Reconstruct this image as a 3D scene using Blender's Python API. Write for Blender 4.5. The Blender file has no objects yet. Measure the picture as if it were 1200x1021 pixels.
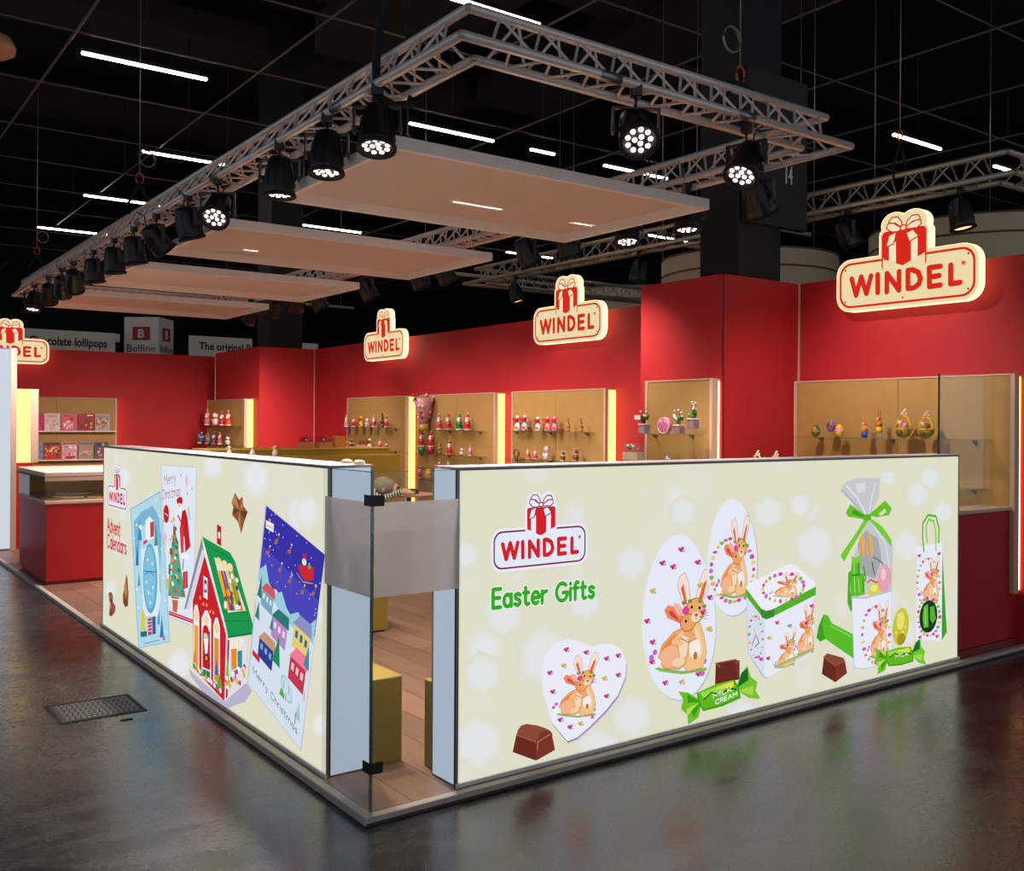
import bpy, bmesh, math, random
from mathutils import Vector, Matrix
PI=math.pi
scene=bpy.context.scene
COL=scene.collection
# ---------------------------------------------------------------- camera
CAM=Vector((-1.8093,-3.4396,1.6)); YAW,PITCH,ROLL=.6312,.0012,.006
Fw=Vector((math.sin(YAW)*math.cos(PITCH),math.cos(YAW)*math.cos(PITCH),math.sin(PITCH)))
R0=Vector((math.cos(YAW),-math.sin(YAW),0)); U0=R0.cross(Fw)
Rt=R0*math.cos(ROLL)+U0*math.sin(ROLL); Up=U0*math.cos(ROLL)-R0*math.sin(ROLL)
cd=bpy.data.cameras.new('camera'); cam=bpy.data.objects.new('camera',cd); COL.objects.link(cam)
cam.matrix_world=Matrix(((Rt.x,Up.x,-Fw.x,CAM.x),(Rt.y,Up.y,-Fw.y,CAM.y),(Rt.z,Up.z,-Fw.z,CAM.z),(0,0,0,1)))
cd.sensor_fit='HORIZONTAL'; cd.sensor_width=36; cd.lens=1141.74/1200*36
cd.shift_y=(494.41-510.5)/1200; cd.clip_end=200; cd.clip_start=.05
scene.camera=cam
# ---------------------------------------------------------------- world, exposure
wd=bpy.data.worlds.new('hall_ambient'); scene.world=wd; wd.use_nodes=True
wd.node_tree.nodes['Background'].inputs[0].default_value=(.75,.8,.9,1)
wd.node_tree.nodes['Background'].inputs[1].default_value=.52
vs=scene.view_settings; vs.view_transform='Standard'; vs.look='None'; vs.gamma=1; vs.exposure=0.0; vs.use_curve_mapping=False
LAMP_W=225.0      # watts of each stage lamp
BOX_GLOW=0.95     # print brightness of the big light boxes
# ---------------------------------------------------------------- helpers
def lin(c):
    if isinstance(c,str):
        c=c.lstrip('#'); c=[int(c[i:i+2],16)/255 for i in (0,2,4)]
        return tuple(x/12.92 if x<=.04045 else ((x+.055)/1.055)**2.4 for x in c)
    return tuple(c)
_m={}
def new_mat(name):
    m=bpy.data.materials.new(name); m.use_nodes=True; nt=m.node_tree; nt.nodes.clear()
    out=nt.nodes.new('ShaderNodeOutputMaterial'); return m,nt,out
def paint(name,col,rough=.5,metal=0,var=.06,scale=18,bump=0,spec=.5,trans=0):
    """principled surface with a fine procedural tone variation"""
    key=(name,str(col),rough,metal,var,scale,bump,spec)
    if key in _m: return _m[key]
    m,nt,out=new_mat(name); N=nt.nodes; L=nt.links
    b=N.new('ShaderNodeBsdfPrincipled'); L.new(b.outputs[0],out.inputs[0])
    c=lin(col); tc=N.new('ShaderNodeTexCoord'); no=N.new('ShaderNodeTexNoise'); no.inputs['Scale'].default_value=scale; no.inputs['Detail'].default_value=3
    L.new(tc.outputs['Object'],no.inputs['Vector'])
    mx=N.new('ShaderNodeMix'); mx.data_type='RGBA'; L.new(no.outputs[0],mx.inputs[0])
    mx.inputs[6].default_value=(*[max(0,x*(1-var)) for x in c],1); mx.inputs[7].default_value=(*[min(1,x*(1+var)) for x in c],1)
    L.new(mx.outputs[2],b.inputs['Base Color'])
    b.inputs['Roughness'].default_value=rough; b.inputs['Metallic'].default_value=metal; b.inputs['Specular IOR Level'].default_value=spec
    if bump:
        bp=N.new('ShaderNodeBump'); bp.inputs['Strength'].default_value=bump; bp.inputs['Distance'].default_value=.01; L.new(no.outputs[0],bp.inputs['Height']); L.new(bp.outputs[0],b.inputs['Normal'])
    _m[key]=m; return m
def glow(name,col,st,base=None):
    key=('g',name,str(col),st)
    if key in _m: return _m[key]
    m,nt,out=new_mat(name); e=nt.nodes.new('ShaderNodeEmission'); e.inputs[0].default_value=(*lin(col),1); e.inputs[1].default_value=st
    nt.links.new(e.outputs[0],out.inputs[0]); _m[key]=m; return m
def print_mat(name,st):
    """flat printed colours: emissive when the print is backlit (st>0), else painted"""
    if name in _m: return _m[name]
    m,nt,out=new_mat(name); a=nt.nodes.new('ShaderNodeAttribute'); a.attribute_name='Col'
    if st>0:
        e=nt.nodes.new('ShaderNodeEmission'); e.inputs[1].default_value=st; nt.links.new(a.outputs['Color'],e.inputs[0])
    else:
        e=nt.nodes.new('ShaderNodeBsdfPrincipled'); e.inputs['Roughness'].default_value=.35; nt.links.new(a.outputs['Color'],e.inputs['Base Color'])
    nt.links.new(e.outputs[0],out.inputs[0]); _m[name]=m; return m
def glass_mat(name,tint=(.93,.97,.95),refl=.06,rough=.0,frost=0):
    if name in _m: return _m[name]
    m,nt,out=new_mat(name); N=nt.nodes; L=nt.links
    t=N.new('ShaderNodeBsdfTransparent'); t.inputs[0].default_value=(*tint,1)
    g=N.new('ShaderNodeBsdfGlossy'); g.inputs['Roughness'].default_value=rough; g.inputs[0].default_value=(1,1,1,1)
    lw=N.new('ShaderNodeLayerWeight'); lw.inputs[0].default_value=.25
    mp=N.new('ShaderNodeMapRange'); mp.inputs[3].default_value=refl; mp.inputs[4].default_value=.40; L.new(lw.outputs['Facing'],mp.inputs[0])
    pw=N.new('ShaderNodeMath'); pw.operation='MULTIPLY'; L.new(mp.outputs[0],pw.inputs[0]); pw.inputs[1].default_value=.5
    mx=N.new('ShaderNodeMixShader'); L.new(pw.outputs[0],mx.inputs[0]); L.new(t.outputs[0],mx.inputs[1]); L.new(g.outputs[0],mx.inputs[2])
    L.new(mx.outputs[0],out.inputs[0]); _m[name]=m; return m
def veil_mat(name,col,cover,rough=.6,through=.35):
    """thin cloth or sandblasted film: part see-through, part diffuse, part glowing through"""
    if name in _m: return _m[name]
    m,nt,out=new_mat(name); N=nt.nodes; L=nt.links
    t=N.new('ShaderNodeBsdfTransparent'); d=N.new('ShaderNodeBsdfDiffuse'); tr=N.new('ShaderNodeBsdfTranslucent')
    d.inputs[0].default_value=tr.inputs[0].default_value=(*lin(col),1)
    a=N.new('ShaderNodeMixShader'); a.inputs[0].default_value=through; L.new(d.outputs[0],a.inputs[1]); L.new(tr.outputs[0],a.inputs[2])
    b=N.new('ShaderNodeMixShader'); b.inputs[0].default_value=cover; L.new(t.outputs[0],b.inputs[1]); L.new(a.outputs[0],b.inputs[2])
    L.new(b.outputs[0],out.inputs[0]); _m[name]=m; return m
_off={}
def tag(o,label=None,cat=None,group=None,kind=None):
    if label: o['label']=label
    if cat: o['category']=cat
    if group: o['group']=group
    if kind: o['kind']=kind
    return o
def thing(name,label,cat,loc=(0,0,0),rz=0,group=None,kind=None):
    o=bpy.data.objects.new(name,None); o.empty_display_size=.1; COL.objects.link(o); o.location=loc; o.rotation_euler=(0,0,rz)
    _off[o.name]=Vector(loc) if rz==0 else Vector((0,0,0))
    return tag(o,label,cat,group,kind)
class MB:
    def __init__(s): s.v=[]; s.f=[]; s.sm=[]
    def add(s,vs,fs,sm=False):
        b=len(s.v); s.v+= [tuple(v) for v in vs]; s.f+= [tuple(b+i for i in f) for f in fs]; s.sm+= [sm]*len(fs); return s
    def box(s,x0,y0,z0,x1,y1,z1,c=0):
        if c<=0:
            v=[(x,y,z) for z in (z0,z1) for y in (y0,y1) for x in (x0,x1)]
            return s.add(v,[(0,2,3,1),(4,5,7,6),(0,1,5,4),(2,6,7,3),(0,4,6,2),(1,3,7,5)])
        bm=bmesh.new(); r=bmesh.ops.create_cube(bm,size=1)
        for w in bm.verts: w.co=Vector(((x0+x1)/2+w.co.x*(x1-x0),(y0+y1)/2+w.co.y*(y1-y0),(z0+z1)/2+w.co.z*(z1-z0)))
        bmesh.ops.bevel(bm,geom=bm.edges[:],offset=c,segments=1,affect='EDGES',profile=.5)
        bm.verts.index_update(); s.add([w.co for w in bm.verts],[[w.index for w in f.verts] for f in bm.faces]); bm.free(); return s
    def cyl(s,p,q,r,n=10,r2=None,cap=True,sm=True):
        p,q=Vector(p),Vector(q); r2=r if r2 is None else r2; d=(q-p).normalized()
        a=d.orthogonal().normalized(); b=d.cross(a); base=len(s.v)
        vs=[]
        for k in range(n):
            t=2*PI*k/n; w=a*math.cos(t)+b*math.sin(t); vs+= [p+w*r,q+w*r2]
        fs=[(2*k,2*((k+1)%n),2*((k+1)%n)+1,2*k+1) for k in range(n)]
        s.add(vs,fs,sm)
        if cap:
            s.f.append(tuple(base+2*k for k in range(n))[::-1]); s.f.append(tuple(base+2*k+1 for k in range(n))); s.sm+= [False,False]
        return s
    def tube(s,pts,r,n=8,closed=False):
        pts=[Vector(p) for p in pts]; m=len(pts); rings=[]
        ref=Vector((0,0,1))
        for i,p in enumerate(pts):
            if closed: d=pts[(i+1)%m]-pts[i-1]
            else: d=pts[min(i+1,m-1)]-pts[max(i-1,0)]
            d.normalize(); a=d.cross(ref)
            if a.length<.05: a=d.cross(Vector((1,0,0)))
            a.normalize(); b=a.cross(d)
            rr=r[i] if isinstance(r,(list,tuple)) else r
            rings.append([p+(a*math.cos(2*PI*k/n)+b*math.sin(2*PI*k/n))*rr for k in range(n)])
        vs=[v for q in rings for v in q]; fs=[]
        for i in range(m if closed else m-1):
            j=(i+1)%m
            for k in range(n): fs.append((i*n+k,j*n+k,j*n+(k+1)%n,i*n+(k+1)%n))
        if not closed: fs+= [tuple(range(n)),tuple((m-1)*n+k for k in range(n))[::-1]]
        return s.add(vs,fs,True)
    def lathe(s,prof,n=16,c=(0,0,0),M=None,sx=1,sy=1,cap=True):
        c=Vector(c); vs=[]; fs=[]; m=len(prof)
        for r,z in prof:
            for k in range(n):
                t=2*PI*k/n; p=Vector((r*math.cos(t)*sx,r*math.sin(t)*sy,z))
                if M: p=M@p
                vs.append(p+c)
        for i in range(m-1):
            for k in range(n): fs.append((i*n+k,i*n+(k+1)%n,(i+1)*n+(k+1)%n,(i+1)*n+k))
        if cap and prof[0][0]>1e-6: fs.append(tuple(range(n))[::-1])
        if cap and prof[-1][0]>1e-6: fs.append(tuple((m-1)*n+k for k in range(n)))
        return s.add(vs,fs,True)
    def ball(s,c,rx,ry=None,rz=None,n=10):
        ry=rx if ry is None else ry; rz=rx if rz is None else rz; m=max(4,n//2+1)
        prof=[(max(1e-7,math.sin(PI*i/m)),-math.cos(PI*i/m)) for i in range(m+1)]
        vs=[];fs=[]
        for r,z in prof:
            for k in range(n): vs.append((c[0]+rx*r*math.cos(2*PI*k/n),c[1]+ry*r*math.sin(2*PI*k/n),c[2]+rz*z))
        for i in range(m):
            for k in range(n): fs.append((i*n+k,i*n+(k+1)%n,(i+1)*n+(k+1)%n,(i+1)*n+k))
        return s.add(vs,fs,True)
    def prism(s,poly,f,t0,t1):
        """extrude a 2D outline; f(u,v,t) places a point"""
        n=len(poly); vs=[f(u,v,t0) for u,v in poly]+[f(u,v,t1) for u,v in poly]
        fs=[tuple(range(n))[::-1],tuple(range(n,2*n))]+[(i,(i+1)%n,n+(i+1)%n,n+i) for i in range(n)]
        return s.add(vs,fs)
    def mesh(s,name,off=(0,0,0)):
        me=bpy.data.meshes.new(name); o=Vector(off); me.from_pydata([Vector(v)-o for v in s.v],[],s.f)
        me.polygons.foreach_set('use_smooth',s.sm); me.update(); return me
    def build(s,name,mat,parent=None,loc=None,fix=True):
        off=Vector((0,0,0))
        if parent is not None: off=_off.get(parent.name,Vector((0,0,0)))
        elif loc is not None: off=Vector(loc)
        me=s.mesh(name,off); me.materials.append(mat)
        if fix:
            bm=bmesh.new(); bm.from_mesh(me); bmesh.ops.recalc_face_normals(bm,faces=bm.faces[:]); bm.to_mesh(me); bm.free()
        o=bpy.data.objects.new(name,me); COL.objects.link(o)
        if parent is not None: o.parent=parent; _off[o.name]=off
        elif loc is not None: o.location=loc; _off[o.name]=off
        return o
def put(name,me,parent,M):
    o=bpy.data.objects.new(name,me); COL.objects.link(o); o.parent=parent; o.matrix_local=M; return o
def copy_tree(o,parent=None):
    c=o.copy(); COL.objects.link(c); c.parent=parent
    for ch in o.children: copy_tree(ch,c)
    return c
def struct(o): o['kind']='structure'; return o
def rrect(x0,y0,x1,y1,r,n=6):
    o=[]
    for cx,cy,a in ((x1-r,y1-r,0),(x0+r,y1-r,90),(x0+r,y0+r,180),(x1-r,y0+r,270)):
        for k in range(n+1):
            t=math.radians(a+90*k/n); o.append((cx+r*math.cos(t),cy+r*math.sin(t)))
    return o
def arc(cx,cy,rx,ry,a0,a1,n=12): return [(cx+rx*math.cos(math.radians(a0+(a1-a0)*i/n)),cy+ry*math.sin(math.radians(a0+(a1-a0)*i/n))) for i in range(n+1)]
_arch=lambda x:[(x,.4),(x+.1,.6),(x+.25,.66),(x+.4,.58),(x+.46,.4),(x+.46,0)]
GLY={' ':(.3,[]),'A':(.8,[[(0,0),(.4,1),(.8,0)],[(.15,.34),(.65,.34)]]),'C':(.75,[arc(.44,.5,.44,.5,50,310)]),'E':(.55,[[(.55,1),(0,1),(0,0),(.55,0)],[(0,.52),(.48,.52)]]),
'G':(.88,[arc(.45,.5,.45,.5,48,335)+[(.88,.46),(.52,.46)]]),'M':(.85,[[(0,0),(0,1),(.42,.35),(.85,1),(.85,0)]]),'I':(0,[[(0,0),(0,1)]]),'K':(.6,[[(0,0),(0,1)],[(.58,1),(0,.45),(.6,0)]]),'L':(.5,[[(0,1),(0,0),(.5,0)]]),
'R':(.6,[[(0,0),(0,1),(.4,1),(.58,.75),(.4,.5),(0,.5)],[(.3,.5),(.6,0)]]),'a':(.54,[arc(.27,.33,.27,.33,0,360),[(.54,.66),(.54,0)]]),'d':(.54,[arc(.27,.33,.27,.33,0,360),[(.54,1),(.54,0)]]),
'e':(.54,[[(.02,.34),(.54,.34)]+arc(.28,.33,.27,.33,10,310)]),'l':(0,[[(0,1),(0,0)]]),'i':(0,[[(0,.66),(0,0)],[(0,.92),(0,.95)]]),'n':(.46,[[(0,.66),(0,0)],_arch(0)]),'m':(.92,[[(0,.66),(0,0)],_arch(0),_arch(.46)]),
'h':(.46,[[(0,1),(0,0)],_arch(0)]),'r':(.34,[[(0,.66),(0,0)],[(0,.4),(.14,.61),(.34,.64)]]),'s':(.44,[[(.42,.56),(.25,.66),(.06,.58),(.08,.42),(.38,.27),(.42,.12),(.25,0),(.02,.1)]]),
't':(.4,[[(.15,.95),(.15,.12),(.25,0),(.4,.04)],[(0,.66),(.38,.66)]]),'f':(.38,[[(.4,.96),(.25,1),(.15,.85),(.15,0)],[(0,.66),(.36,.66)]]),'v':(.5,[[(0,.66),(.25,0),(.5,.66)]]),
'y':(.5,[[(0,.66),(.25,.05)],[(.5,.66),(.2,-.25),(.05,-.3)]])}
class Print:
    """flat print: coloured shapes stacked 0.03 mm apart on a plane placed by f(u,v,t) (millimetres)"""
    def __init__(s,f,lim=None): s.f=f; s.V=[]; s.F=[]; s.C=[]; s.t=.4; s.lim=lim
    def poly(s,c,pts,bump=True):
        if len(pts)<3: return
        if s.lim: pts=[(min(max(u,s.lim[0]),s.lim[2]),min(max(v,s.lim[1]),s.lim[3])) for u,v in pts]
        if bump: s.t+=.03
        b=len(s.V); s.V+= [s.f(u,v,s.t) for u,v in pts]; s.F.append(tuple(range(b,b+len(pts)))); s.C.append(lin(c))
    def ell(s,c,u,v,rx,ry,rot=0,bump=True):
        n=8 if max(rx,ry)<15 else 14 if max(rx,ry)<50 else 24; a=math.radians(rot)
        s.poly(c,[(u+rx*math.cos(t)*math.cos(a)-ry*math.sin(t)*math.sin(a),v+rx*math.cos(t)*math.sin(a)+ry*math.sin(t)*math.cos(a)) for t in (2*PI*k/n for k in range(n))],bump)
    def stroke(s,c,w,pts):
        s.t+=.03; r=w/2
        for (a,b),(d,e) in zip(pts,pts[1:]):
            l=math.hypot(d-a,e-b)
            if l<1e-6: continue
            nx,ny=-(e-b)/l*r,(d-a)/l*r
            s.t+=.001; s.poly(c,[(a+nx,b+ny),(d+nx,e+ny),(d-nx,e-ny),(a-nx,b-ny)],False)
        for a,b in pts: s.t+=.001; s.ell(c,a,b,r,r,0,False)
    def text(s,c,txt,u0,v0,u1,v1,h,w):
        tot=0
        for ch in txt: tot+=GLY[ch][0]+.24
        k=(u1-u0)/max(.01,tot-.24); x=u0
        for ch in txt:
            gw,st=GLY[ch]
            for p in st: s.stroke(c,w,[(x+a*k,v0+b*h+(v1-v0)*(x+a*k-u0)/max(1e-6,u1-u0)) for a,b in p])
            x+=(gw+.24)*k
    def logo(s,u,v,w,h=None,red='#d8232a',white='#f1efff',edge='#7d1f45',line='#8a2a4a',panel=True):
        k=w/1000; ky=(h/LOGO_H if h else k); q=lambda a,b:(u+a*k,v+b*ky)
        H=LOGO_H
        if panel:
            s.poly(white,[q(*p) for p in rrect(-22,-22,1022,H+22,100)]); s.poly(white,[q(*p) for p in rrect(322,200,678,512,40)]); s.ell(white,*q(430,535),85*k,82*ky); s.ell(white,*q(572,535),85*k,82*ky)
            s.poly(edge,[q(*p) for p in rrect(0,0,1000,H,85)]); s.poly('#e9eefc' if edge!=red else white,[q(*p) for p in rrect(14,14,986,H-14,74)])
            s.poly(white,[q(*p) for p in ((330,H-30),(330,470),(670,470),(670,H-30),(493,228))])
        for l in LOGO.split('\n'):
            kd,t,d=l.split(';'); d=list(map(int,d.split(','))); pts=[q(d[i],d[i+1]) for i in range(0,len(d),2)]
            if t=='P': s.poly({'gift':red,'white':white}[kd],pts)
            else: s.stroke({'line':line,'let':red,'thin':line}[kd],{'line':9,'let':37,'thin':5}[kd]*(k+ky)/2,pts)
    def ops(s,data):
        for l in data.split('\n'):
            o=l.split(';')
            if o[0]=='P': d=list(map(float,o[2].split(','))); s.poly(o[1],list(zip(d[::2],d[1::2])))
            elif o[0]=='S': d=list(map(float,o[3].split(','))); s.stroke(o[1],float(o[2]),list(zip(d[::2],d[1::2])))
            elif o[0]=='E': s.ell(o[1],*map(float,o[2:]))
            elif o[0]=='T': s.text(o[1],o[2],*map(float,o[3:]))
            elif o[0]=='G': u,v,w,h=map(float,o[1:]); s.logo(u,v,w,h)
    def build(s,name,mat,parent):
        off=_off.get(parent.name,Vector((0,0,0))); me=bpy.data.meshes.new(name)
        me.from_pydata([Vector(p)-off for p in s.V],[],s.F); at=me.color_attributes.new('Col','FLOAT_COLOR','CORNER'); buf=[]
        for f,c in zip(s.F,s.C): buf+= [c[0],c[1],c[2],1.0]*len(f)
        at.data.foreach_set('color',buf); me.materials.append(mat)
        o=bpy.data.objects.new(name,me); COL.objects.link(o); o.parent=parent; return o
def text_mesh(txt,size,bold=0.0,ext=.004):
    cu=bpy.data.curves.new('lettering','FONT'); cu.body=txt; cu.size=size; cu.offset=bold; cu.extrude=ext; cu.align_x='CENTER'; cu.resolution_u=3
    o=bpy.data.objects.new('lettering',cu); COL.objects.link(o); dg=bpy.context.evaluated_depsgraph_get()
    me=bpy.data.meshes.new_from_object(o.evaluated_get(dg)); bpy.data.objects.remove(o); return me
# ---------------------------------------------------------------- materials
RED=paint('red_wall_board','#b8252a',.6,var=.05,scale=3,spec=.3)
KRAFT=paint('kraft_board','#b48a4c',.6,var=.10,scale=9)
GOLD=paint('golden_board','#9a8026',.5,var=.06,scale=6)
EDGE=paint('pale_beech_edge','#cfae98',.5)
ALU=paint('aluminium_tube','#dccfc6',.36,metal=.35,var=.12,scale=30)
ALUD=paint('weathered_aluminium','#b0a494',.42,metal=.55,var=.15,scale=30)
BLACK=paint('black_housing','#0d0d0e',.42)
BLACKM=paint('matt_black','#0a0a0b',.8)
WHITE=paint('white_lacquer','#e9e3da',.5)
STEEL=paint('brushed_steel','#8e8f92',.35,metal=.8)
GLASS=glass_mat('clear_glass',(.95,.98,.96),.03)
DARKGLASS=glass_mat('shelf_glass',(.86,.9,.86),.08)
SIDE=glow('lit_side_panel','#ffd468',2.8)
HALO=glow('halo_strip','#ffd08a',5.0)
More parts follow.
